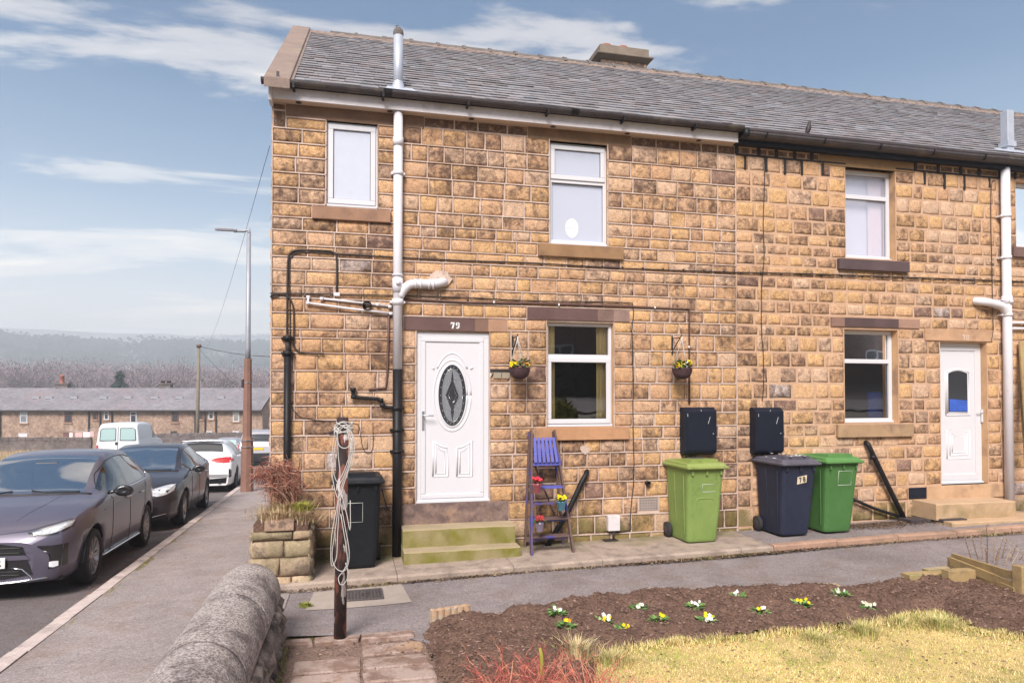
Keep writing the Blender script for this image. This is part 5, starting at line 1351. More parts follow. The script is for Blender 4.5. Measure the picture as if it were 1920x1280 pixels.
# soil under the rest of the garden
m = MB(); m.add([(.33, -14, -.21), (17, -14, -.21), (17, -2.5, -.21), (.33, -2.5, -.21)], [(0, 1, 2, 3)]); tag(m.build('garden_ground', MT['path_dirt'], fix=False), kind='structure')

# ------------------------------------------------------------------ wheelie bins
def rrect(w, d, z, rad, cx=0, cy=0, k=4):
    P = []
    for (sx, sy, a0) in ((1, 1, 0), (-1, 1, 90), (-1, -1, 180), (1, -1, 270)):
        for i in range(k): a = R(a0 + 90 * i / (k - 1)); P.append((cx + sx * (w / 2 - rad) + rad * math.cos(a), cy + sy * (d / 2 - rad) + rad * math.sin(a), z))
    return P
def loft(m, secs, cap=True):
    n = len(secs[0]); b = len(m.v)
    for s in secs: m.v += s
    for i in range(len(secs) - 1):
        for k in range(n): m.face((b + i * n + k, b + i * n + (k + 1) % n, b + (i + 1) * n + (k + 1) % n, b + (i + 1) * n + k))
    if cap: m.face([b + k for k in range(n)][::-1]); m.face([b + (len(secs) - 1) * n + k for k in range(n)])
def bin_mat(n, c, fade):
    return mat(n, c, .55, .22, n1=(.07, 3, .5), n2=(.06, 60, .5), bump=.08, bscale=120, bdist=.002, stain=[(fade, 2.5, .44, .68, .55), (tuple(v * .40 for v in c), 11, .58, .72, .55), (tuple(min(1, v * 1.6 + .04) for v in c), 45, .64, .70, .4)])
bin_mat('lime_plastic', (0.185, 0.27, 0.075), (0.23, 0.31, 0.09)); bin_mat('lime_lid', (0.22, 0.28, 0.075), (0.30, 0.32, 0.13))
bin_mat('green_plastic', (0.062, 0.155, 0.045), (0.08, 0.20, 0.06)); bin_mat('green_lid', (0.085, 0.215, 0.06), (0.13, 0.26, 0.10))
bin_mat('navy_plastic', (0.020, 0.024, 0.046), (0.034, 0.040, 0.068)); bin_mat('navy_lid', (0.085, 0.080, 0.105), (0.14, 0.13, 0.15))
bin_mat('black_plastic', (0.008, 0.010, 0.013), (0.016, 0.018, 0.022)); bin_mat('black_lid', (0.012, 0.014, 0.018), (0.04, 0.04, 0.045))
mat('rubber', (0.02, 0.019, 0.021), 0.8, n1=(.2, 20, .5)); mat('label_cream', (0.62, 0.52, 0.38), .6); mat('line_white', (0.62, 0.66, 0.60), .6)
def wheelie(label, x, y, z, body, lid, W_=.55, D_=.62, H=1.0, rz=0.012, square=None, bulge=False, num=None, grp=None):
    t = thing('wheelie_bin', label, 'bin', (x, y, z), rz, 'wheelie bins along the house fronts')
    m = MB(); m.smooth = False                       # local frame: front at y=-D/2, base at 0
    secs = []
    for (zz, sw, sd_, cy) in ((.02, .74, .74, .03), (.05, .76, .77, .03), (.30, .82, .83, .02), (.62, .88, .90, .01), (.86, .92, .96, .0), (.865, .95, .98, .0), (.90, .95, .98, .0)):
        secs.append(rrect(W_ * sw, D_ * sd_, zz * H, .05, 0, cy * D_ * 2.0))
    loft(m, secs); b = m.build('bin_body', MT[body], t, bevel=.006)
    m = MB(); cx_ = 0                                 # front recess panel outline and side ribs
    yf = lambda zz: -(D_ * (.74 + (zz - .02) * .26)) / 2 + .045 * (1 - zz) - .002
    if bulge:
        pts = [(-.13, yf(.08) - .002, .06 * H), (-.125, yf(.40), .40 * H), (-.12, yf(.52), .50 * H), (-.09, yf(.56), .545 * H), (.09, yf(.56), .545 * H), (.12, yf(.52), .50 * H), (.125, yf(.4), .40 * H), (.13, yf(.08) - .002, .06 * H)]
        m.tube(spline(pts, 3), .010, 6)
    for s in (-1, 1): m.tube([(s * W_ * .455, -D_ * .28, .82 * H), (s * W_ * .40, -D_ * .22, .1 * H)], .009, 5); m.tube([(s * W_ * .455, D_ * .1, .82 * H), (s * W_ * .40, D_ * .1, .25 * H)], .009, 5)
    for i in range(3): m.box(-W_ * .36 + i * W_ * .36 - .012, -W_ * .36 + i * W_ * .36 + .012, -D_ * .50 - .008, -D_ * .44, .825 * H, .885 * H)
    m.build('rib', MT[body], t, bevel=.003)
    m = MB(); z0 = .895 * H
    loft(m, [rrect(W_ * 1.02, D_ * 1.06, z0, .03, 0, -.01), rrect(W_ * 1.07, D_ * 1.12, z0 + .012, .03, 0, -.015), rrect(W_ * 1.07, D_ * 1.12, z0 + .034, .03, 0, -.015), rrect(W_ * .99, D_ * 1.03, z0 + .044, .03, 0, -.01), rrect(W_ * .97, D_ * 1.0, z0 + .068, .04, 0, .0), rrect(W_ * .90, D_ * .92, z0 + .078, .04, 0, .0)])
    ld = m.build('lid', MT[lid], t, bevel=.004)
    m = MB(); zt_ = z0 + .079; n = 8
    for i in range(n + 1):
        yy = -D_ * .40 + D_ * .72 * i / n; hh = .026 * math.sin(PI * min(1, i / n * .5 + .5)) + .012
        m.v += [(-W_ * .36, yy, zt_ - .002), (-W_ * .34, yy, zt_ + hh), (W_ * .34, yy, zt_ + hh), (W_ * .36, yy, zt_ - .002)]
    for i in range(n):
        for k in range(3): a = i * 4 + k; m.face((a, a + 4, a + 5, a + 1))
    m.face((0, 1, 2, 3)); m.face((n * 4 + 3, n * 4 + 2, n * 4 + 1, n * 4)); m.build('lid_panel', MT[lid], ld)
    m = MB(); m.tube([(-W_ * .40, D_ * .53, z0 + .02), (W_ * .40, D_ * .53, z0 + .02)], .016, 8)
    for s in (-1, 1): m.box(s * W_ * .38 - .02, s * W_ * .38 + .02, D_ * .44, D_ * .55, z0 - .05, z0 + .03)
    m.build('handle', MT[body], t)
    for s in (-1, 1):
        m = MB(); M_ = Matrix.Rotation(R(90), 3, 'Y')
        m.lathe([(.0, -.022), (.06, -.024), (.098, -.022), (.100, -.012), (.100, .012), (.098, .022), (.06, .024), (0, .022)], (s * (W_ * .40 + .03), D_ * .40, .10), 20, M_)
        w = m.build('wheel', MT['rubber'], t)
        m = MB(); m.lathe([(.0, .028), (.05, .027), (.055, .024)], (s * (W_ * .40 + .03), D_ * .40, .10), 14, M_ if s > 0 else Matrix.Rotation(R(-90), 3, 'Y')); m.build('hub', MT['gutter'], w, fix=False)
    m = MB(); m.tube([(-W_ * .42, D_ * .40, .10), (W_ * .42, D_ * .40, .10)], .010, 6); m.build('axle', MT['gutter'], t)
    if square:
        u0, u1, v0, v1 = square; yy = lambda v: yf(v) - .006
        m = MB(); pts = [(u0, yy(v0), v0 * H), (u1, yy(v0), v0 * H), (u1, yy(v1), v1 * H), (u0, yy(v1), v1 * H), (u0, yy(v0), v0 * H)]
        m.tube(pts, .0032, 4); m.build('address_box', MT['line_white'], t)
    return t, yf
zb = zpath
# placed by the pixel columns of the front corners
def place(xl, xr, yb, Yf):
    a, b = W(xl, yb, Yf)[0], W(xr, yb, Yf)[0]; return (a + b) / 2, b - a
cx1, w1 = place(634, 706, 1066, -.60)
t1, _ = wheelie('black wheelie bin behind the rope-hung post, white outlined square on its front', cx1 + .0, -.60 + .235, zb(cx1) + .0, 'black_plastic', 'black_lid', W_=.53, D_=.56, H=1.06, square=(-.15, .05, .50, .70))
cx2, w2 = place(1279, 1343, 1020, -.60)
t2, yf2 = wheelie('lime green wheelie bin under the left meter box, wheel showing at its left', cx2 + .08, -.60 + .27, zb(cx2), 'lime_plastic', 'lime_lid', W_=.54, D_=.64, H=1.04, square=(-.045, .13, .625, .715), bulge=True)
m = MB(); m.box(-.09, .12, -.08, .03, .895 * 1.04 + .1165, .895 * 1.04 + .1185); m.build('sticker', MT['silver'], t2)
cx3, w3 = place(1452, 1519, 1008, -.60)
t3, yf3 = wheelie('navy wheelie bin with a cream 78 sticker, left of the dark green one', cx3 + .09, -.60 + .27, zb(cx3), 'navy_plastic', 'navy_lid', W_=.54, D_=.64, H=1.03)
cx4, w4 = place(1540, 1603, 1005, -.60)
t4, yf4 = wheelie('dark green wheelie bin right of the navy one, faint square on its front', cx4 + .05, -.60 + .27, zb(cx4), 'green_plastic', 'green_lid', W_=.54, D_=.64, H=1.03, square=(-.06, .14, .62, .80))
m = MB(); sy = yf3(.72) - .006
m.poly([(-.035, sy, .68), (.10, sy - .006, .705), (.105, sy - .012, .80), (-.03, sy - .006, .775)]); m.build('number_sticker', MT['label_cream'], t3)
for i, ch in enumerate('78'):
    text_mesh(ch, .088, 'number', 'seal', t3, (.008 + i * .055, sy - .014, .735 + i * .010), (R(86), R(-8), 0), (.9, 1, 1))
r = random.Random(6); m = MB()
for _ in range(26):
    x, y = r.uniform(-.24, .24), r.uniform(-.28, .22); s = r.uniform(.006, .022); z = .895 * 1.03 + (.118 if abs(x) < .17 else .082); m.prism([(x + s * math.cos(a), y + s * math.sin(a)) for a in [k * PI / 3 for k in range(6)]], z, z + .002)
mv = m.v; m.v = [(p[0], p[2], p[1]) for p in mv]; m.build('bird_droppings', MT['white'], t3)
# strap from the black bin to the soil pipe
strp = MB(); strp.tube(spline([W3 for W3 in [(W(716, 915, -.35)[0], -.35, W(716, 915, -.35)[1]), (W(722, 935, -.28)[0], -.28, W(722, 940, -.28)[1]), (W(728, 952, -.2)[0], -.2, W(728, 955, -.2)[1]), (W(737, 956, -.14)[0], -.14, W(737, 958, -.14)[1])]], 4), .007, 5)
tag(strp.build('strap', MT['cable']), 'black strap tying the black bin to the soil pipe', 'strap')

# ------------------------------------------------------------------ step ladder with flower pots
mat('ladder_wood', (0.115, 0.068, 0.058), .75, n1=(.25, 6, .5), n2=(.2, 60, .5), stain=[((.045, .055, .33), 3.2, .53, .62, .85)])
mat('blue_paint', (0.095, 0.105, 0.42), .6, n1=(.12, 6, .5), n2=(.1, 60, .5), stain=[((.16, .11, .16), 9, .60, .72, .5)])
zl = zpath(2.9); YLf, YLt = -.50, -.14
Lb0, Lb1 = G(996, 1041, zl), G(1074, 1036, zl)
Lt0, Lt1 = W(996, 806, YLt), W(1039, 806, YLt)
lad = thing('step_ladder', 'old wooden step ladder with blue painted top slats, leaning by the door of number 79', 'ladder', (Lb0[0], Lb0[1], zl))
F0, F1 = Vector((Lb0[0], -.50, zl)), Vector((Lb1[0], -.50, zl)); T0, T1 = Vector((Lt0[0], YLt, Lt0[1])), Vector((Lt1[0], YLt, Lt1[1]))
m = MB(); m.bar(F0, T0, .022, .07, up=(0, -1, 0)); m.bar(F1, T1, .022, .07, up=(0, -1, 0)); m.build('stile', MT['ladder_wood'], lad, bevel=.003)
B0, B1 = Vector((W(984, 1030, -.08)[0], -.08, zl)), Vector((W(1056, 1026, -.08)[0], -.08, zl))
m = MB(); m.bar(B0, T0 + Vector((-.01, .05, -.02)), .022, .035, up=(0, -1, 0)); m.bar(B1, T1 + Vector((.0, .05, -.02)), .022, .035, up=(0, -1, 0)); m.bar(B0.lerp(T0, .07), B1.lerp(T1, .07), .02, .06); m.bar(B1.lerp(T1, .10), B0.lerp(T0, .80), .012, .045, up=(0, -1, 0)); m.build('back_leg', MT['ladder_wood'], lad, bevel=.003)
def at_z(a, b, z): t = (z - a.z) / (b.z - a.z); return a.lerp(b, t)
for y in (913, 943, 972, 1005):
    z = W(1030, y, -.36)[1]
    for _ in range(3):
        pa = at_z(F0, T0, z); z = W(1030, y, pa.y)[1]
    pa, pb = at_z(F0, T0, z), at_z(F1, T1, z); m = MB(); m.box(pa.x, pb.x, pa.y - .03, pa.y + .10, z - .012, z + .010); m.build('tread', MT['blue_paint' if y == 913 else 'ladder_wood'], lad, bevel=.003)
    if y in (1005, 972): m = MB(); m.box(pa.x, pb.x, pa.y + .085, pa.y + .10, z - .05, z - .013); m.build('tread_brace', MT['blue_paint'], lad)
ztop_, zbot = W(1022, 820, -.20)[1], W(1022, 866, -.24)[1]
for i in range(6):
    t = (i + .5) / 6; a = at_z(F0, T0, ztop_); b = at_z(F1, T1, ztop_); c = at_z(F0, T0, zbot); d = at_z(F1, T1, zbot)
    p = a.lerp(b, .04 + .92 * t) + Vector((0, -.035, 0)); q = c.lerp(d, .04 + .92 * t) + Vector((0, -.055, 0)); m = MB(); m.bar(q, p, .036, .014, up=(0, -1, 0)); m.build('slat', MT['blue_paint'], lad, bevel=.003)
pa, pb = at_z(F0, T0, zbot - .02), at_z(F1, T1, zbot - .02); m = MB(); m.box(pa.x, pb.x, pa.y - .03, pa.y + .11, pa.z - .02, pa.z + .01); m.build('tread', MT['blue_paint'], lad, bevel=.003)
pot_rnd = random.Random(4)
def bloom(mb, P, s, col, r, n=5, centre=(.5, .3, .02)):
    P = Vector(P); nrm = Vector((r.uniform(-.5, .5), -1, r.uniform(.0, .9))).normalized(); e1 = nrm.cross(Vector((0, 0, 1))).normalized(); e2 = nrm.cross(e1); a0 = r.uniform(0, 1)
    for k in range(n):
        a = 2 * PI * (k + a0) / n; d = e1 * math.cos(a) + e2 * math.sin(a); sd_ = e1 * -math.sin(a) + e2 * math.cos(a); kk = r.uniform(.8, 1.15); mb.col = tuple(v * kk for v in col)
        mb.add([P, P + d * s * .55 + sd_ * s * .5 + nrm * s * .2, P + d * s + nrm * s * .1, P + d * s * .55 - sd_ * s * .5 + nrm * s * .2], [(0, 1, 2, 3)])
    mb.col = centre; mb.add([P + nrm * s * .22 + e1 * s * .2, P + nrm * s * .22 + e2 * s * .2, P + nrm * s * .22 - e1 * s * .2, P + nrm * s * .22 - e2 * s * .2], [(0, 1, 2, 3)])
def leaves(mb, P, n, s, sp, r, cols=((.07, .16, .03), (.10, .22, .05), (.05, .11, .03))):
    P = Vector(P)
    for _ in range(n):
        a = r.uniform(0, 2 * PI); rr = sp * r.random() ** .5; q = P + Vector((math.cos(a) * rr, math.sin(a) * rr, r.uniform(0, sp * .7))); d = Vector((math.cos(a), math.sin(a), r.uniform(-.2, .9))).normalized(); sd_ = d.cross(Vector((0, 0, 1))).normalized(); ss = s * r.uniform(.6, 1.3)
        c = r.choice(cols); k = r.uniform(.7, 1.3); mb.col = tuple(v * k for v in c); mb.add([q, q + d * ss * .5 + sd_ * ss * .35, q + d * ss, q + d * ss * .5 - sd_ * ss * .35], [(0, 1, 2, 3)])
def pot(label, x, y, Y, w, col, fcol, seed, nm):
    P0 = W(x, y, Y); r = random.Random(seed); X, Z = P0; h = w * 1.05
    t = thing('flower_pot', label, 'flower pot', (X, Y, Z - h), 0, 'small painted pots hung on the step ladder')
    mat(nm, col, .5); m = MB(); rr = w / 2; m.lathe([(0, Z - h), (rr * .72, Z - h), (rr * .95, Z - .012), (rr * 1.04, Z - .012), (rr * 1.04, Z), (rr * .9, Z), (rr * .88, Z - .02), (0, Z - .02)], (X, Y, 0), 18); m.build('pot', MT[nm], t)
    m = MB(); leaves(m, (X, Y, Z - .01), 40, .05, rr * 1.1, r); m.build('leaves', MT['leaf'], t, fix=False)
    m = MB()
    for _ in range(20): a = r.uniform(0, 2 * PI); q = rr * 1.0 * r.random() ** .6; bloom(m, (X + q * math.cos(a), Y + q * math.sin(a) - .01, Z + .03 + r.uniform(0, .05) - q * .25), .019, fcol, r)
    m.build('flowers', MT['leaf'], t, fix=False)
pot('pink pot with red flowers, highest on the ladder', 1007, 906, -.46, .105, (.75, .22, .28), (.55, .02, .05), 1, 'pink_pot')
pot('light blue pot with yellow flowers on the ladder right side', 1052.5, 939, -.52, .105, (.18, .50, .72), (.75, .60, .01), 2, 'sky_pot')
pot('lilac pot with dark red flowers, lowest on the ladder', 1012, 979, -.55, .10, (.55, .48, .72), (.34, .02, .03), 3, 'lilac_pot')

# ------------------------------------------------------------------ hanging baskets
mat('wicker', (0.075, 0.035, 0.040), .8, n1=(.2, 20, .5), n2=(.3, 90, .5), bump=.6, bscale=90, bdist=.004)
mat('rope', (0.50, 0.48, 0.46), .8, n1=(.1, 20, .5))
def basket(label, BK, px, py, seed, cols):
    x, z = BK; Y = -.26; X, Z = W(px, py, Y); r = random.Random(seed); rr = .125
    t = thing('hanging_basket', label, 'hanging basket', (X, Y, Z - .14), 0, 'wicker hanging baskets on the front of number 79')
    m = MB(); n = 14
    for k in range(n):                              # woven rings
        a = PI / 2 * k / (n - 1) * .92; rad = rr * math.cos(a) ** .75; zz = Z - .13 * math.sin(a)
        m.tube([(X + rad * math.cos(b), Y + rad * math.sin(b), zz + .002 * math.sin(b * 14 + k * PI)) for b in [2 * PI * i / 28 for i in range(29)]], .0068, 5, cap=False)
    m.lathe([(rr * .97, 0), (rr * .8, -.07), (rr * .5, -.11), (0, -.125)], (X, Y, Z), 20); m.build('basket_bowl', MT['wicker'], t)
    m = MB(); m.lathe([(0, .012), (rr * .95, -.01)], (X, Y, Z), 16); m.build('compost', MT['soil'], t, fix=False)
    m = MB()
    for k in range(3): a = R(30 + 120 * k); m.tube([(X + rr * math.cos(a), Y + rr * math.sin(a), Z), (x, Y - .02, z - .02)], .0035, 4)
    m.tube([(x, Y - .02, z - .1), (x, Y - .02, z)], .010, 5); m.build('cord', MT['rope'], t)
    m = MB(); leaves(m, (X, Y, Z), 120, .055, rr, r); m.build('leaves', MT['leaf'], t, fix=False)
    m = MB()
    for (dx, dy, dz, c, s, n) in cols:
        for _ in range(n): bloom(m, (X + dx + r.gauss(0, .018), Y + dy + r.gauss(0, .02), Z + dz + r.gauss(0, .014)), s * .92, c, r, centre=(.25, .1, .02))
    m.build('flowers', MT['leaf'], t, fix=False)
YE_ = (.80, .58, .01); OR_ = (.75, .33, .02); WH_ = (.7, .7, .68); PK_ = (.6, .18, .22)
basket('wicker hanging basket between the door of 79 and the window, yellow pansies at its left', BK1, 974, 690, 5, [(-.10, -.04, .05, YE_, .030, 7), (.06, -.04, .05, OR_, .024, 3), (.09, -.02, .04, YE_, .024, 4), (.04, -.05, .06, PK_, .018, 2)])
basket('wicker hanging basket above the left meter box, yellow pansies on both sides', BK2, 1279, 691, 6, [(-.075, -.06, .045, YE_, .032, 8), (.075, -.04, .075, YE_, .032, 8), (-.04, .0, .09, OR_, .02, 2), (.0, -.07, .045, WH_, .017, 4)])

# ------------------------------------------------------------------ bird on the gutter
bx, bz = W(1515, 251, -.24)
t = thing('starling', 'dark bird perched on the gutter of number 78', 'bird', (bx, -.24, bz))
m = MB(); m.smooth = True
for (px, pz, rr) in (): pass
secs = [(-.035, -.055, .004), (-.025, -.03, .013), (-.008, .0, .030), (.004, .035, .036), (.012, .065, .033), (.016, .090, .023), (.019, .105, .021), (.022, .122, .021), (.026, .138, .015), (.036, .143, .007), (.052, .141, .002)]
m.tube([(bx + a, -.24, bz + b + .03) for a, b, c in secs], [c for _, _, c in secs], 10); m.build('bird_body', MT['cable'], t)
m = MB(); 
for s in (-.010, .010): m.tube([(bx, -.24 + s, bz + .035), (bx + .004, -.24 + s, bz)], .003, 4)
m.build('leg', MT['gutter'], t); m = MB(); m.bar((bx - .02, -.24, bz + .02), (bx - .055, -.24, bz - .05), .022, .006); m.build('tail', MT['cable'], t)

# ------------------------------------------------------------------ washing line post with rope
pb = G(637.5, 1204, -.16); zp0 = -.16
ptop = CAM + ray(643, 782) * ((Vector((pb[0], pb[1], 0)) - CAM).dot(FW) / 1.0)
H = ptop.z - zp0; P0 = Vector((pb[0], pb[1], zp0)); P1 = Vector((pb[0] + .012, pb[1], ptop.z))
def flaky(t, c, g):
    for (sc, lo, hi, col, am) in ((6, .44, .47, (.035, .022, .022), 1), (5, .56, .58, (.22, .075, .05), .9), (8, .585, .60, (.55, .50, .48), .95)):
        nz = N('ShaderNodeTexNoise', t); mp_ = N('ShaderNodeMapping', t); mp_.inputs['Scale'].default_value = (2.2, 2.2, .7); mp_.inputs['Location'].default_value = (sc, 1, 3); lk(t, g, mp_.inputs[0]); lk(t, mp_.outputs[0], nz.inputs[0]); nz.inputs['Scale'].default_value = sc; nz.inputs['Detail'].default_value = 8
        c = mixc(t, mth(t, 'MULTIPLY', ramp(t, nz.outputs[0], [(lo, 0), (hi, 1)]), am), c, col)
    return c
mat('rusty_paint', (0.115, 0.048, 0.040), .7, .3, n1=(.2, 12, .5), n2=(.2, 80, .5), bump=.6, bscale=40, bdist=.004, extra=flaky)
post = thing('washing_line_post', 'rusty brown post with peeling paint standing in the flagstone path', 'post', P0)
m = MB(); m.tube([P0, P0.lerp(P1, .5), P1], [.050, .049, .047], 14, smooth=True); m.build('post', MT['rusty_paint'], post)
hz1 = P0.z + H * .945
m = MB(); m.tube([(P0.x - .10, P0.y - .01, hz1 - .03), (P0.x + .06, P0.y - .01, hz1 + .03)], .008, 6); m.bar((P0.x - .09, P0.y - .03, hz1 - .04), (P0.x + .02, P0.y - .03, hz1 - .035), .03, .012); m.build('hook', MT['gutter'], post)
m = MB(); r = random.Random(12); k_ = lambda x, y, dy=-.05: (lambda p: (p.x, p.y + dy, p.z))(CAM + ray(x, y) * ((P0 - CAM).dot(FW)))
loops = [[(636, 800), (626, 850), (624, 885), (634, 930), (646, 900), (660, 850), (655, 808), (645, 800)],
         [(630, 798), (624, 860), (632, 900), (644, 882), (658, 845), (661, 815), (650, 797)],
         [(650, 800), (664, 820), (662, 862), (650, 888), (640, 930), (634, 990), (631, 1040), (622, 1055), (622, 1000), (634, 930), (638, 885), (634, 850), (634, 806)],
         [(652, 806), (657, 850), (646, 890), (636, 915), (646, 975), (655, 1030), (650, 1062), (634, 1063), (624, 1040), (630, 985), (640, 915), (655, 870), (659, 820)],
         [(648, 1050), (654, 1070), (647, 1088), (638, 1090), (636, 1078), (645, 1063), (652, 1040), (640, 960)],
         [(640, 925), (650, 960), (657, 990), (656, 935)], [(632, 806), (636, 833), (650, 838), (660, 826)]]
for L in loops: m.tube(spline([k_(x + r.uniform(-1, 1), y, -.062 - r.uniform(0, .02)) for x, y in L], 5), .0036, 5)
for _ in range(7):
    c = k_(644, 798 + r.uniform(-6, 8)); a0 = r.uniform(0, 6); pts = [(c[0] + .07 * math.cos(a0 + a) * r.uniform(.7, 1.2), P0.y + .055 * math.sin(a0 + a), c[2] + .028 * math.sin(2 * a + a0) + r.uniform(-.01, .01)) for a in [k * PI / 4 for k in range(10)]]; m.tube(spline(pts, 4), .0040, 5)
tag(m.build('washing_line', MT['rope']), 'tangled white washing line looped over the rusty post', 'rope')

# ------------------------------------------------------------------ garden wall with half-round coping
def gran(t, c, g):
    nz = N('ShaderNodeTexNoise', t); lk(t, g, nz.inputs[0]); nz.inputs['Scale'].default_value = 62; nz.inputs['Detail'].default_value = 5; nz.inputs['Roughness'].default_value = .75
    c = mixc(t, ramp(t, nz.outputs[0], [(.42, 0), (.58, 1)]), c, (.62, .54, .51))
    nz = N('ShaderNodeTexNoise', t); lk(t, g, nz.inputs[0]); nz.inputs['Scale'].default_value = 5; nz.inputs['Detail'].default_value = 6
    return mixc(t, mth(t, 'MULTIPLY', ramp(t, nz.outputs[0], [(.48, 0), (.66, 1)]), .6), c, (.055, .038, .042))
mat('coping_grit', (0.20, 0.165, 0.155), .85, .35, bump=1.0, bscale=60, bdist=.02, extra=gran)
mat('dark_rubble', attr=True, col=(1, 1, 1), rough=.9, n1=(.3, 8, .5), n2=(.3, 60, .6), bump=.9, bscale=35, bdist=.02, stain=[((.028, .022, .022), 6, .45, .60, .8), ((.30, .27, .23), 16, .62, .70, .7)])
wl_ = thing('garden_wall', 'low rubble wall with half-round gritty coping between pavement and flagstone path', 'wall', (.10, -3.4, -.2))
XC, RW = .060, .255; ZC = .225
def coping(ya, yb, first=False):
    m = MB(); m.smooth = True; n = 36; k = max(4, int((yb - ya) / .028)); b = 0
    for j in range(k + 1):
        y = ya + (yb - ya) * j / k; e = min(j, k - j); sh = 1 - (.012 if e == 0 else 0)
        if first and (k - j) < 5: sh = 1 - .055 * ((5 - (k - j)) / 5) ** 2
        for i in range(n + 1):
            a = PI * i / n; q = Vector((math.cos(a), math.sin(a), 0)); rr = RW * sh * (1 + .010 * noise.noise(Vector((q.x * 3, y * 3, q.y * 3))) + .006 * noise.noise(Vector((q.x * 9, y * 11, q.y * 9))) + .009 * noise.noise(Vector((q.x * 26, y * 30, q.y * 26))))
            m.v.append((XC + .03 * max(0, min(1, (y + 5) / 2.7)) + rr * q.x, y, ZC + rr * q.y * 1.0 - .02 * (i in (0, n))))
    for j in range(k):
        for i in range(n): a = j * (n + 1) + i; m.face((a, a + 1, a + n + 2, a + n + 1))
    m.smooth = False; m.face([i for i in range(n + 1)]); m.face([k * (n + 1) + n - i for i in range(n + 1)])
    m.build('coping_stone', MT['coping_grit'], wl_)
ys_ = [-2.30, -3.22, -4.15, -5.1, -6.05, -7.0, -8.0]
for i in range(len(ys_) - 1): coping(ys_[i + 1] + .006, ys_[i] - .006, i == 0)
m = MB(); m.box(-.13, .325, -8, -2.34, -.3, .21); m.build('wall_core', MT['mortar'], wl_)
r = random.Random(19); DK = [(.24, .19, .165), (.30, .245, .21), (.17, .135, .12), (.36, .29, .25), (.27, .23, .20)]
def rubble(face, u0, u1, zlist, cols, name='stone', parent=wl_, mt='dark_rubble', wmin=.18, wmax=.42, proud=.03, rough=.018, gap=.006, rr=None):
    q = rr or r
    for z0, z1 in zip(zlist, zlist[1:]):
        u = u0
        while u < u1 - .03:
            w = q.uniform(wmin, wmax); ub = min(u + w, u1); ub = u1 if u1 - ub < wmin * .5 else ub
            mm = MB(); c = q.choice(cols); k = q.uniform(.8, 1.2); mm.col = tuple(v * k for v in c[:3]); stone(mm, u, ub, z0 + q.uniform(-.008, .008), z1 + q.uniform(-.008, .008), gap=gap, rough=rough, proud=proud, r=q)
            mm.v = [face(*p) for p in mm.v]; mm.build(name, MT[mt], parent); u = ub
fR = lambda u, d, z: (.335 + d * -1.0 + (.20 - z) * .06, u, z)       # right face looks towards +x
rubble(fR, -5.4, -2.36, [-.22, -.06, .08, .20], DK)
rubble(lambda u, d, z: (-.14 + d - .01, u, z), -6.4, -2.36, [-.26, -.06, .08, .20], DK)
rubble(lambda u, d, z: (u, -2.335 - d, z), -.13, .33, [-.24, -.06, .08, .20], DK)

# ------------------------------------------------------------------ stone planter with its shrub
plx0, plx1, ply0, ply1 = -.10, .50, -.88, -.02
pt = thing('stone_planter', 'small mossy stone planter against the house corner', 'planter', (.2, -.45, -.2))
PC = [(.44, .33, .22), (.36, .27, .18), (.48, .34, .22), (.33, .26, .16)]
mat('planter_stone', attr=True, col=(1, 1, 1), rough=.9, n1=(.25, 7, .5), n2=(.25, 60, .6), bump=.7, bscale=40, bdist=.015, stain=[((.13, .125, .05), 4, .50, .64, .45), ((.10, .07, .055), 7, .50, .62, .75)])
m = MB(); m.box(plx0 + .03, plx1 - .03, ply0 + .03, ply1, -.3, .52); m.build('planter_core', MT['soil'], pt)
zs_ = [-.22, -.02, .17, .35, .45]
rp_ = random.Random(23)
rubble(lambda u, d, z: (u, ply0 + d + .02, z), plx0, plx1, zs_, PC, parent=pt, mt='planter_stone', wmin=.22, wmax=.42, rr=rp_, gap=.005)
rubble(lambda u, d, z: (plx1 - d - .02, u, z), ply0, ply1, zs_, PC, parent=pt, mt='planter_stone', wmin=.22, wmax=.42, rr=rp_, gap=.005)
rubble(lambda u, d, z: (plx0 + d + .02, u, z), ply0, ply1, [-.42] + zs_, PC, parent=pt, mt='planter_stone', wmin=.22, wmax=.42, rr=rp_, gap=.005)
m = MB(); m.col = (.36, .24, .17); m.box(plx0 + .14, plx1 - .17, ply0 - .015, ply0 + .25, .452, .56); m.build('stone', MT['planter_stone'], pt, bevel=.012)
m = MB(); m.col = (.33, .22, .16); m.box(plx0 + .10, plx1 - .02, ply0 + .28, ply0 + .52, .452, .60); m.build('stone', MT['planter_stone'], pt, bevel=.012)
ST = [(.50, .38, .20), (.42, .28, .16), (.34, .20, .13), (.55, .45, .28)]
def pot_g(x, y, z, n, h, sp, cols, seed, label): tuft('dry_grass', (x, y, z), n, h, sp, cols, seed, label, 'grass', lean=.8, w=.004)
pot_g(.12, -.72, .545, 900, .10, .10, ST, 40, 'straw coloured grass hanging over the front of the stone planter')
pot_g(.36, -.66, .50, 800, .12, .10, ST, 43, 'straw coloured grass at the right front corner of the stone planter')
pot_g(.20, -.50, .58, 1100, .12, .15, ST, 41, 'dry straw coloured grass spilling over the stone planter')
pot_g(.36, -.52, .60, 620, .09, .07, [(.36, .38, .04), (.42, .42, .07), (.28, .30, .04)], 42, 'bright lime green moss cushion on top of the stone planter')
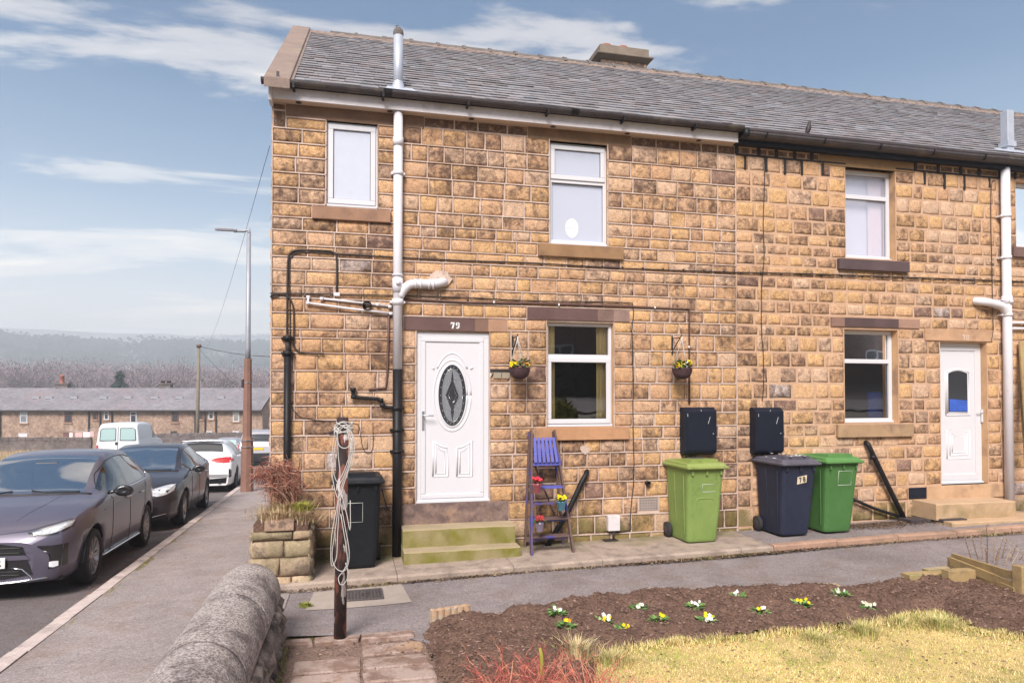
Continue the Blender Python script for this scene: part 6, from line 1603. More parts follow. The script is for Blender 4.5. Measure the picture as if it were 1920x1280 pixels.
def twiggy(name, label, cat, P, n, H_, spread, cols, seed, rad=.008, branch=4, droop=0.0, lean=(0, 0), sub=.5, lobes=None, group=None):
    r = random.Random(seed); m = MB(); P = Vector(P)
    t = thing(name, label, cat, P, 0, group)
    def go(p, d, L, rr, lv, m):
        pts = [p]; q = p.copy(); dd = d.copy(); k = 4
        for i in range(k):
            dd = (dd + Vector((r.gauss(0, .16), r.gauss(0, .16), r.gauss(0, .10) - droop * (.3 + lv * .35)))).normalized(); q = q + dd * L / k; pts.append(q.copy())
        c = r.choice(cols); g = r.uniform(.7, 1.25); m.col = tuple(v * g for v in c)
        m.tube(pts, [rr * (1 - .75 * i / k) for i in range(k + 1)], 4 if lv == 0 else 3, cap=False, smooth=False)
        if lv < 2:
            for _ in range(branch): i = r.randint(1, k); nd = (dd + Vector((r.gauss(0, .7), r.gauss(0, .7), r.gauss(0, .5)))).normalized(); go(pts[i], nd, L * sub * r.uniform(.6, 1.2), rr * .45, lv + 1, m)
    for i in range(n):
        a = r.uniform(0, 2 * PI); s = spread * r.random() ** .5; d = Vector((math.cos(a) * s + lean[0], math.sin(a) * s + lean[1], 1)).normalized(); mm = MB()
        go(P + Vector((math.cos(a), math.sin(a), 0)) * s * .12, d, H_ * r.uniform(.55, 1.05), rad * r.uniform(.6, 1.2), 0, m)
    m.build('branches', MT['bark'], t, fix=False); return t
RB = [(.32, .12, .085), (.25, .085, .065), (.42, .20, .14), (.15, .065, .05), (.46, .28, .20)]
sh = twiggy('dead_shrub', 'dead reddish brown shrub with drooping twigs growing from the stone planter', 'shrub', (.27, -.40, .50), 11, .50, .34, RB, 51, rad=.022, branch=5, droop=.03, lean=(-.34, -.1), sub=.36)
r = random.Random(52); m = MB()
for _ in range(1500):                                # hanging mass of thin dead stems
    a = r.uniform(0, 2 * PI); u = r.random() ** .5; k0 = r.choice([(.02, 1.0, .12), (.02, 1.0, .12), (.15, 1.07, .11), (.26, .90, .09), (.10, .84, .10)]); c = Vector((k0[0] + 1.2 * k0[2] * u * math.cos(a), -.42 + .16 * u * math.sin(a), k0[1] + .05 * r.gauss(0, 1)))
    d = Vector((r.gauss(0, 1), r.gauss(0, 1), r.gauss(-.2, .8))).normalized(); L = r.uniform(.04, .13); c2 = r.choice(RB); g = r.uniform(.6, 1.3); m.col = tuple(v * g for v in c2)
    m.tube([c, c + d * L * .5 + Vector((r.gauss(0, .012), r.gauss(0, .012), -.005)), c + d * L + Vector((r.gauss(0, .01), 0, -.03))], [.0028, .0022, .001], 3, cap=False, smooth=False)
m.build('dead_twigs', MT['bark'], sh, fix=False)
# ------------------------------------------------------------------ plants of the bed
for i, ((px, py, k), (x, y)) in enumerate(zip(FL, FLP)):
    z = bedz(x, y); names = {'w': 'white', 'yp': 'yellow and purple', 'wy': 'white and yellow', 'y': 'yellow', 'yw': 'yellow and white', 'yy': 'bright yellow', 'ww': 'cream'}
    where = ['leftmost, near the lane edge', 'leftmost of the front row', 'second from the left, full of blooms', 'second of the front row', 'in the back row behind the third front plant', 'third of the front row', 'in the back row left of the middle', 'fourth of the front row', 'nearest to the lane, right of the middle', 'in the dark hollow right of the fourth front plant', 'in the dark hollow right of the middle', 'near the short timber edging', 'rightmost of all the pansies']
    t = thing('pansy', '%s pansy %s' % (names[k], where[i]), 'pansy', (x, y, z), 0, 'pansies planted in the soil bed')
    r = random.Random(60 + i); m = MB(); leaves(m, (x, y, z), 60, .05, .065, r, ((.12, .24, .06), (.16, .32, .08), (.07, .15, .04), (.28, .38, .14))); m.build('leaves', MT['leaf'], t, fix=False)
    m = MB(); cs = {'w': [WH_] * 4, 'yp': [YE_, YE_, OR_, (.06, .02, .06)], 'wy': [WH_] * 5 + [YE_] * 3, 'y': [YE_] * 3, 'yw': [YE_, YE_, WH_, WH_], 'yy': [YE_] * 4, 'ww': [(.62, .62, .50)] * 7}[k]
    for c in cs: a = r.uniform(0, 2 * PI); q = .055 * r.random() ** .5; bloom(m, (x + q * math.cos(a), y + q * math.sin(a) - .01, z + .055 + r.uniform(0, .03)), .018, c, r, centre=(.05, .02, .06) if c == WH_ and r.random() < .4 else (.6, .45, .03))
    m.build('flowers', MT['leaf'], t, fix=False)
RD = [(.50, .11, .09), (.58, .19, .13), (.40, .09, .09), (.62, .30, .18), (.30, .10, .09)]
for i, (px, py, n, h, sp, sd_, lb) in enumerate(((952, 1300, 50, .26, 1.1, 71, 'left of the three red stemmed bushes at the bottom edge, bright coral tips'), (1012, 1310, 44, .30, .7, 72, 'middle red stemmed bush at the bottom edge, with an olive stalk'), (1110, 1310, 64, .27, 1.3, 73, 'right of the three red stemmed bushes, reaching onto the lawn'))):
    x, y = G(px, py, -.10); twiggy('red_shrub', lb, 'shrub', (x, y, -.12), n, h, sp, RD if i != 2 else RD + [(.45, .22, .16), (.5, .3, .2)], sd_, rad=.0045, branch=4, group='low red stemmed bushes at the foot of the picture', sub=.45)
x, y = G(1018, 1300, -.10); m = MB(); r = random.Random(8); m.col = (.28, .26, .05)
m.tube([(x, y, -.12), (x - .005, y, .02), (x - .012, y - .01, .15), (x - .02, y, .20)], [.012, .016, .014, .009], 6); tag(m.build('plant_stalk', MT['bark'], fix=False), 'olive green stalk standing among the red stems', 'stalk')
x, y = G(1078, 1222, -.08); tuft('straw_tuft', (x, y, -.11), 700, .13, .085, [(.55, .42, .22), (.62, .52, .32), (.40, .34, .14)], 44, 'shaggy straw tuft at the left tip of the lawn', 'grass', lean=.5, w=.0035)
x, y = G(1150, 1232, -.08); tuft('straw_tuft', (x, y, -.11), 420, .08, .10, [(.45, .38, .16), (.55, .44, .22), (.34, .36, .12)], 45, 'greener low tuft just right of the shaggy straw tuft', 'grass', lean=.6, w=.0035)
for px, py, n, h, sd_, lb in ((1620, 1184, 420, .10, 46, 'green tuft on the lawn edge below the rightmost pansy'), (1760, 1172, 700, .10, 47, 'mossy pale tuft on the lawn edge below the plank fence'), (1688, 1168, 320, .08, 48, 'small straw tuft left of the mossy pale tuft'), (1530, 1194, 300, .06, 49, 'low green tuft on the lawn edge below the middle pansies')):
    x, y = G(px, py, -.08); tuft('grass_tuft', (x, y, -.10), n, h, .10, [(.42, .37, .14), (.34, .36, .10), (.55, .45, .22)], sd_, lb, 'grass', lean=.5, w=.0035)
# scalloped edging blocks left of the bed
def pline(p, q, t): return (p[0] * (1 - t) + q[0] * t, p[1] * (1 - t) + q[1] * t)
mat('edging_clay', (0.42, 0.27, 0.17), .9, n1=(.15, 8, .5), n2=(.2, 60, .5), bump=.4, bscale=50, bdist=.006, stain=[((.40, .36, .28), 6, .5, .66, .8)])
a, b = G(808, 1162, -.13), G(880, 1150, -.13)
t = thing('scalloped_edging', 'short piece of scalloped clay edging at the left end of the soil bed', 'edging', (a[0], a[1], -.14))
m = MB(); n = 6; d = Vector((b[0] - a[0], b[1] - a[1], 0)); L = d.length; d.normalize(); nrm = Vector((d.y, -d.x, 0))
N2 = 48
for i in range(N2 + 1):
    u = i / N2; w = .026 + .010 * abs(math.sin(u * n * PI)); p = Vector((a[0], a[1], 0)) + d * L * u; zt_ = -.045 + .004 * math.sin(u * 30)
    for (s_, z) in ((1, -.2), (1, zt_), (-1, zt_), (-1, -.2)): q = p + nrm * s_ * w; m.v.append((q.x, q.y, z))
for i in range(N2):
    for k in range(4): a_ = i * 4 + k; b_ = i * 4 + (k + 1) % 4; m.face((a_, b_, b_ + 4, a_ + 4))
m.face((0, 1, 2, 3)); m.face((N2 * 4 + 3, N2 * 4 + 2, N2 * 4 + 1, N2 * 4)); m.build('edging_strip', MT['edging_clay'], t)
# timber pieces at the right
mat('timber', (0.34, 0.235, 0.11), .85, n1=(.2, 3, .5), n2=(.15, 50, .5), bump=.4, bscale=30, bdist=.006, stain=[((.16, .11, .06), 5, .54, .68, .6), ((.24, .25, .10), 3, .56, .7, .5)])
def timber(name, label, pts, w, h, cat='timber', mt='timber', group=None):
    a, b = Vector(pts[0]), Vector(pts[1]); t = MB(); t.bar(a, b, w, h); o = t.build(name, MT[mt], bevel=.006); tag(o, label, cat, group); return o
g = lambda x, y, z: (*G(x, y, z), z)
timber('edging_block', 'short mossy block on the lane edge above the middle of the soil bed', (g(1502, 1105, -.07), g(1572, 1104, -.07)), .10, .10, mt='mossy_stone')
timber('edging_timber', 'mossy end of timber edging, leftmost of the pieces by the plank fence', (g(1698, 1086, -.04), g(1775, 1081, -.03)), .13, .12)
timber('edging_timber', 'mossy green rail lying behind the leftmost piece of timber edging', (g(1735, 1075, -.03), g(1782, 1070, -.03)), .08, .10, mt='mossy_stone')
z1 = .03
a = g(1772, 1080, z1); b = g(1832, 1077, z1)
timber('edging_timber', 'clean pale short timber under the far end of the fallen planks', (a, b), .10, .13)
# plank fence: near post with three fallen planks running back to the left
pf = thing('plank_fence', 'low garden fence of loose pale planks nailed to a squat post at the right edge', 'fence', (*G(1913, 1132, -.08), -.08))
q0 = Vector(g(1913, 1130, -.08)); zt_ = 0
dep = (q0 - CAM).dot(FW)
zP = (CAM + ray(1913, 1060) * dep).z
m = MB(); m.box(q0.x - .035, q0.x + .055, q0.y - .05, q0.y + .05, -.15, zP); m.build('fence_post', MT['timber'], pf, bevel=.006)
def pt3(x, y, t): return CAM + ray(x, y) * t
for (xa, ya, xb, yb, hh, dd) in ((1786, 1043, 1905, 1080, .085, .95), (1783, 1052, 1905, 1100, .10, .90), (1830, 1079, 1903, 1110, .10, .55)):
    m = MB(); m.bar(pt3(xa, ya, dep + dd), pt3(xb, yb, dep + .02), .028, hh * .9); m.build('plank', MT['timber'], pf, bevel=.004)
m = MB(); a = pt3(1786, 1048, dep + .96); m.box(a.x - .03, a.x + .03, a.y - .03, a.y + .04, -.1, a.z + .02); m.build('fence_post', MT['timber'], pf, bevel=.005)
m = MB()
for px, py in ((1895, 1108), (1890, 1112), (1893, 1103)): p = pt3(px, py, dep + .03); m.lathe([(0, 0), (.006, 0), (.006, .003), (0, .003)], (p.x, p.y - .03, p.z), 6, Matrix.Rotation(R(90), 3, 'X'))
m.build('nail', MT['cable'], pf)
# budding stems behind the planks
SB = [(.24, .15, .11), (.32, .22, .16), (.17, .10, .08), (.40, .30, .22)]
x, y = G(1862, 1066, -.1)
sh = thing('budding_shrub', 'upright bare stems with pale green buds behind the fallen planks', 'shrub', (x, y, -.12)); m = MB(); mb = MB(); r = random.Random(81)
for i, (tx, ty, bx_) in enumerate(((1808, 1004, 1828), (1823, 1008, 1838), (1838, 993, 1845), (1850, 985, 1852), (1866, 983, 1862), (1881, 1008, 1868), (1888, 1012, 1872), (1899, 1018, 1876), (1905, 1024, 1884), (1918, 1042, 1890), (1912, 1030, 1888), (1872, 1030, 1866), (1848, 1030, 1850), (1893, 1040, 1880))):
    D0 = (Vector((x, y, 0)) - CAM).dot(FW) + r.uniform(-.12, .15); a = pt3(bx_, 1070, D0); b = pt3(tx, ty, D0 + r.uniform(-.1, .1)); pts = [a, a.lerp(b, .35) + Vector((r.uniform(-.015, .015), 0, 0)), a.lerp(b, .7) + Vector((r.uniform(-.012, .012), 0, 0)), b]
    c = r.choice(SB); m.col = c; m.tube(spline(pts, 3), [.007 - .0045 * k / 9 for k in range(10)], 5)
    for k in range(7): q = pts[1].lerp(b, k / 6); m.tube([q, q + Vector((r.uniform(-.03, .03), r.uniform(-.02, .02), .02))], [.004, .002], 4)
    leaves(mb, b - Vector((0, 0, .01)), 6, .018, .012, r, ((.36, .34, .12), (.42, .36, .16)))
m.build('stem', MT['bark'], sh, fix=False); mb.build('buds', MT['leaf'], sh, fix=False)
# weathered trellis slats and grasses leaning at the far right wall
t = thing('leaning_planks', 'weathered planks leaning on the wall beyond the right hand downpipe', 'planks', (*[W(1912, 900, -.3)[0]], -.3, zpath(11)))
for (xa, ya, xb, yb) in ((1903, 640, 1921, 905), (1909, 655, 1926, 820), (1904, 720, 1918, 930)):
    a, b = W(xa, ya, -.06), W(xb, yb, -.45); m = MB(); m.bar((a[0] + .12, -.06, a[1]), (b[0] + .12, -.45, b[1]), .09, .03, up=(0, -1, 0)); m.build('plank', MT['timber'], t, bevel=.004)

# ------------------------------------------------------------------ cars
def paint(name, c, metal=0.35, rough=.36, coat=.55):
    return mat(name, c, rough, .5, metal=metal, coat=coat, n1=(0, 1, .5), n2=(.12, 900, .5))
paint('plum_paint', (0.115, 0.103, 0.145)); paint('black_paint', (0.030, 0.024, 0.034)); paint('white_paint', (0.74, 0.74, 0.76), 0.0, .3); paint('silver_paint', (0.42, 0.40, 0.44), .4); paint('van_paint', (0.66, 0.69, 0.72), 0.0, .4)
mat('black_trim', (0.012, 0.012, 0.014), .45); mat('gloss_black', (0.008, 0.008, 0.010), .28, .6, coat=.6); mat('alloy', (0.42, 0.41, 0.43), .3, metal=.85); mat('dark_alloy', (.16, .16, .17), .35, metal=.7)
mat('tyre', (0.018, 0.016, 0.018), .85, n2=(.3, 60, .5)); mat('chrome', (.68, .68, .70), .12, metal=1.0); mat('lamp_clear', (0.55, 0.56, 0.60), .08, .8, metal=.25, coat=1.0, n2=(.35, 40, .5)); mat('lamp_white', (.85, .86, .9), .15, coat=1)
mat('lamp_red', (0.45, 0.012, 0.016), .12, .6, coat=1.0, n2=(.3, 40, .5)); mat('plate_white', (.74, .74, .72), .4); mat('plate_yellow', (.72, .50, .03), .4); mat('pale_glass', (0.34, 0.48, 0.47), .1, .8, coat=.5); mat('seat', (0.035, .032, .035), .9)
def interp(x, keys, j):
    ks = keys
    if x >= ks[0][0]: return ks[0][j]
    for a, b in zip(ks, ks[1:]):
        if x >= b[0]: t = (a[0] - x) / (a[0] - b[0]); return a[j] + (b[j] - a[j]) * t
    return ks[-1][j]
def smooth_keys(keys, n=90, rounds=3):
    x0, x1 = keys[0][0], keys[-1][0]
    return keys
def car(name, label, cat, loc, rz, keys, wb2, mats, opt):
    """keys: (x, top centre z, belt z, half width, roof edge half width), nose first; wb2: half wheelbase"""
    t = thing(name, label, cat, loc, rz); body_m = mats['paint']
    WR = opt.get('wr', .31); RA = WR + .05; zsill = opt.get('sill', .19); tb = keys
    pill = opt['pillars']; wsx = opt['ws']; rwx = opt['rw']; sx0, sx1 = opt['side']
    xs = set(np.linspace(keys[-1][0], keys[0][0], 74).tolist())
    for v in [k[0] for k in keys] + [v for p in pill for v in p] + list(wsx) + list(rwx) + [sx0, sx1]: xs.add(v)
    xs = sorted(xs, reverse=True)
    xs = [x for i, x in enumerate(xs) if i == 0 or xs[i - 1] - x > .006 or x in (sx0, sx1)]
    def val(x, j):                                # softened interpolation
        s = .10 if j in (1, 2) else .06
        if x > keys[0][0] - .12 or x < keys[-1][0] + .12: s = .02
        return sum(interp(x + d * s, tb, j) * w for d, w in ((-1, .2), (-.5, .2), (0, .2), (.5, .2), (1, .2)))
    rows = []
    for x in xs:
        zc, zb, wm, wr = (val(x, j) for j in (1, 2, 3, 4))
        gh = min(max((zc - zb) / .40, 0), 1); gh = gh * gh * (3 - 2 * gh)
        zs = opt['bottom'](x) if 'bottom' in opt else zsill
        for xw in (wb2, -wb2):
            d = abs(x - xw)
            if d < RA: zs = max(zs, WR + math.sqrt(RA * RA - d * d) - .02)
        wbt = wm * .955
        P = [(wm * .90, zs), (wm * .965, zs + .05), (wm, .50), (wm * .998, .66 if zb > .75 else zb * .85), (wm * .985, zb - .07), (wbt, zb)]
        q = []
        for i, (y, z) in enumerate(P): q.append((y, max(z, zs + .012 * i)))
        zr = zc - .055
        L = lambda a, b, f: a + (b - a) * f
        hood = [(wbt * .985, zb + (zc - zb) * .12), (wbt * .93, zb + (zc - zb) * .35), (wbt * .86, zb + (zc - zb) * .58), (wbt * .80, zb + (zc - zb) * .70), (wbt * .72, zb + (zc - zb) * .80), (wbt * .40, zb + (zc - zb) * .95), (0, zc)]
        cab = [(L(wbt, wr, .06), L(zb, zr, .06) + .0), (L(wbt, wr, .50) + .022, L(zb, zr, .5)), (L(wbt, wr, .90) + .010, L(zb, zr, .90)), (wr, zr), (wr * .93, zr + .026), (wr * .55, zc - .010), (0, zc)]
        q += [(L(h[0], c[0], gh), max(L(h[1], c[1], gh), q[5][1])) for h, c in zip(hood, cab)]
        rows.append(q)
    nr = len(rows[0])
    def pt(i, k, s): return (xs[i], rows[i][k][0] * s, rows[i][k][1])
    parts = {'body': MB(), 'glass_f': MB(), 'glass_r': MB()}; sidew = {}
    for mb in parts.values(): mb.smooth = True
    bvh_v, bvh_f = [], []
    cache = {}
    def addq(mb, i, k, s):
        ids = []
        for (a, b) in ((i, k), (i + 1, k), (i + 1, k + 1), (i, k + 1)):
            key = (id(mb), a, b, s if b < nr - 1 else 1)
            if key not in cache: cache[key] = len(mb.v); mb.v.append(pt(a, b, s))
            ids.append(cache[key])
        if len(set(ids)) > 2: mb.face(ids if s > 0 else ids[::-1])
    for i in range(len(xs) - 1):
        xm = (xs[i] + xs[i + 1]) / 2
        for k in range(nr - 1):
            for s in (1, -1):
                b = len(bvh_v); bvh_v += [pt(i, k, s), pt(i + 1, k, s), pt(i + 1, k + 1, s), pt(i, k + 1, s)]; bvh_f.append((b, b + 1, b + 2, b + 3))
                tgt = parts['body']
                if k >= 10 and wsx[1] < xm < wsx[0]: tgt = parts['glass_f']
                elif k >= 10 and rwx[1] < xm < rwx[0]: tgt = parts['glass_r']
                elif 6 <= k <= 7 and sx1 < xm < sx0:
                    inp = None
                    for pi, (a, b2) in enumerate(pill):
                        if b2 < xm < a: inp = pi
                    if inp is None:
                        seg = sum(1 for (a, b2) in pill if xm < b2); key = (seg, s)
                        if key not in sidew: sidew[key] = MB(); sidew[key].smooth = True
                        tgt = sidew[key]
                    else: tgt = parts['body'] if inp in opt.get('body_pillars', ()) else parts.setdefault('pillar', MB())
                addq(tgt, i, k, s)
    bd = parts['body']
    for end in (0, len(xs) - 1):
        for k in range(nr - 1):
            a, b, c, d = pt(end, k, 1), pt(end, k, -1), pt(end, k + 1, -1), pt(end, k + 1, 1); n0 = len(bd.v); bd.v += [a, b, c, d]; bd.smooth = False; bd.face((n0, n0 + 1, n0 + 2, n0 + 3)); bvh_v += [a, b, c, d]; m0 = len(bvh_v) - 4; bvh_f.append((m0, m0 + 1, m0 + 2, m0 + 3))
    body = bd.build('body', MT[body_m], t)
    parts['glass_f'].build('windscreen', MT[mats.get('ws', 'screen_glass')], t, fix=False)
    if parts['glass_r'].f: parts['glass_r'].build('rear_window', MT[mats.get('rwm', 'dark_glass')], t, fix=False)
    for key, mb in sidew.items(): mb.build('side_window', MT['car_glass'], t, fix=False)
    if 'pillar' in parts and parts['pillar'].f: parts['pillar'].build('door_pillar', MT['gloss_black'], t, fix=False)
    # underside, arches, cabin
    m = MB(); m.box(keys[-1][0] + .12, keys[0][0] - .15, -wmx(keys) * .82, wmx(keys) * .82, .17, .40); m.box(-wb2 - .5, wb2 + .35, -wmx(keys) * .80, wmx(keys) * .80, .40, .78); m.build('underbody', MT['black_trim'], t)
    m = MB()
    for sx_, sy in ((.25, .36), (.25, -.36), (-.75, .36), (-.75, -.36)):
        m.box(sx_ - .35, sx_ - .22, sy - .22, sy + .22, .5, 1.02); m.box(sx_ - .33, sx_ - .25, sy - .11, sy + .11, 1.02, 1.22)
    m.box(.55, .95, -.6, .6, .8, .95); m.tube([(.45 + .02 * math.cos(a), -.36 + .17 * math.cos(a), .95 + .17 * math.sin(a)) for a in [k * PI / 8 for k in range(17)]], .014, 5); m.build('seats', MT['seat'], t, bevel=.03)
    W2 = wmx(keys)
    for xw in (wb2, -wb2):
        for s in (1, -1):
            m = MB(); c = (xw, s * (W2 - .115), WR); M_ = Matrix.Rotation(R(90) * -s, 3, 'X')
            m.lathe([(WR * .66, -.10), (WR * .93, -.105), (WR, -.07), (WR, .07), (WR * .96, .095), (WR * .80, .105), (WR * .69, .095), (WR * .66, .07)], c, 36, M_); w = m.build('wheel', MT['tyre'], t)
            m = MB(); m.lathe([(WR * .67, -.08), (WR * .66, .085), (WR * .69, .09), (WR * .63, .075), (WR * .60, .0)], c, 36, M_)
            ns = opt.get('spokes', 10)
            for k in range(ns):
                a = 2 * PI * k / ns
                for e in (-.09, .09) if opt.get('twin', True) else (0,):
                    p0 = M_ @ Vector((WR * .12 * math.cos(a), WR * .12 * math.sin(a), .062)); p1 = M_ @ Vector((WR * .64 * math.cos(a + e), WR * .64 * math.sin(a + e), .078)); m.bar(Vector(c) + p0, Vector(c) + p1, .013 if opt.get('twin', True) else .05, .018, up=(0, s, 0))
            m.lathe([(0, .078), (WR * .14, .074), (WR * .19, .055)], c, 14, M_); m.build('rim', MT[opt.get('rim', 'alloy')], w)
            m = MB(); m.lathe([(0, .012), (WR * .62, .012)], c, 20, M_); m.build('brake_disc', MT['black_trim'], w, fix=False)
            m = MB(); m.lathe([(RA + .0, -.20), (RA + .0, .09)], (xw, s * (W2 - .115), WR), 24, M_, arc=.5 if s < 0 else .5); 
            n_ = 20; m = MB()
            for k in range(n_ + 1): a = PI * k / n_; m.v += [(xw + (RA + .005) * math.cos(a), s * (W2 - .02), WR - .02 + (RA + .005) * math.sin(a)), (xw + (RA + .005) * math.cos(a), s * (W2 - .30), WR - .02 + (RA + .005) * math.sin(a))]
            for k in range(n_): m.face((2 * k, 2 * k + 1, 2 * k + 3, 2 * k + 2))
            m.build('arch_liner', MT['black_trim'], t, fix=False)
    bvh = BVHTree.FromPolygons(bvh_v, bvh_f)
    def hit(o_, d_):
        h = bvh.ray_cast(Vector(o_), Vector(d_)); return h[0]
    def patch(nm, view, top, bot, mt, off=.006, nu=10, nv=4, par=None, thick=0):
        """a fitted piece: top and bottom outlines given in front ('f'), rear ('r') or side ('l','s') view"""
        m = MB(); m.smooth = True; ok = {}
        def along(P, u):
            if len(P) == 1: return P[0]
            f = u * (len(P) - 1); i = min(int(f), len(P) - 2); f -= i; return (P[i][0] + (P[i + 1][0] - P[i][0]) * f, P[i][1] + (P[i + 1][1] - P[i][1]) * f)
        for j in range(nv + 1):
            for i in range(nu + 1):
                a, b = along(top, i / nu), along(bot, i / nu); p = (a[0] + (b[0] - a[0]) * j / nv, a[1] + (b[1] - a[1]) * j / nv)
                if view == 'f': o_, d_ = (4, p[0], p[1]), (-1, 0, 0)
                elif view == 'r': o_, d_ = (-4, p[0], p[1]), (1, 0, 0)
                elif view == 'l': o_, d_ = (p[0], 3, p[1]), (0, -1, 0)
                elif view == 's': o_, d_ = (p[0], -3, p[1]), (0, 1, 0)
                elif view == 't': o_, d_ = (p[0], p[1], 4), (0, 0, -1)
                h = hit(o_, d_)
                if h is None: continue
                h = h - Vector(d_) * off; ok[(i, j)] = len(m.v); m.v.append(tuple(h))
        for j in range(nv):
            for i in range(nu):
                q = [(i, j), (i + 1, j), (i + 1, j + 1), (i, j + 1)]
                if all(k in ok for k in q): m.face([ok[k] for k in q])
        o = m.build(nm, MT[mt], par or t, fix=False)
        return o
    def line(nm, view, pts, w, mt, off=.004, par=None):
        m = MB(); P = []
        full = []
        for a, b in zip(pts, pts[1:]):
            k = max(2, int(math.hypot(a[0] - b[0], a[1] - b[1]) / .04)); full += [(a[0] + (b[0] - a[0]) * i / k, a[1] + (b[1] - a[1]) * i / k) for i in range(k)]
        full.append(pts[-1])
        for p in full:
            o_, d_ = {'f': ((4, p[0], p[1]), (-1, 0, 0)), 'r': ((-4, p[0], p[1]), (1, 0, 0)), 'l': ((p[0], 3, p[1]), (0, -1, 0)), 's': ((p[0], -3, p[1]), (0, 1, 0)), 't': ((p[0], p[1], 4), (0, 0, -1))}[view]
            h = hit(o_, d_)
            if h is not None: P.append(h - Vector(d_) * off)
        if len(P) > 1: m.tube(P, w, 4); return m.build(nm, MT[mt], par or t)
    def mirror(s, x, y, z, mt):
        m = MB(); m.smooth = True
        m.tube([(x, s * (y - .04), z - .02), (x, s * (y + .06), z)], .022, 6)
        loft(m, [[(x + q[0] * .8 + .01, s * (y + .14) + q[1] * s, z + q[2]) for q in [(dx * sc_, dy * sc_, dz * sc_)for dx, dy, dz in [(.06 * math.cos(a) * .0 + d, .115 * math.cos(a), .075 * math.sin(a)) for a in [k * PI / 6 for k in range(12)]]]] for d, sc_ in ((-.05, .9), (-.03, 1.0), (.02, .92), (.06, .6), (.075, .2))])
        o = m.build('wing_mirror', MT[mt], t); return o
    return t, patch, line, mirror, hit
def wmx(k): return max(q[3] for q in k)

HATCH = [(2.05, .60, .56, .46, .3), (2.03, .66, .62, .60, .36), (1.96, .735, .70, .73, .45), (1.78, .83, .79, .815, .5), (1.45, .925, .87, .86, .52), (1.10, .985, .92, .87, .55), (.86, 1.02, .945, .87, .58), (.06, 1.445, .97, .872, .59), (-.30, 1.50, .985, .872, .585), (-.75, 1.515, 1.0, .875, .57), (-1.20, 1.49, 1.03, .875, .54), (-1.50, 1.43, 1.05, .87, .51), (-1.78, 1.19, 1.05, .835, .50), (-1.86, .92, .86, .76, .50), (-1.89, .62, .58, .66, .50)]
def wz(x, y): return Vector((x, y, zroad(y)))
def parked(xpix_f, Yf, X, yaw):   # car facing the camera, front axle at world Y=Yf
    pass
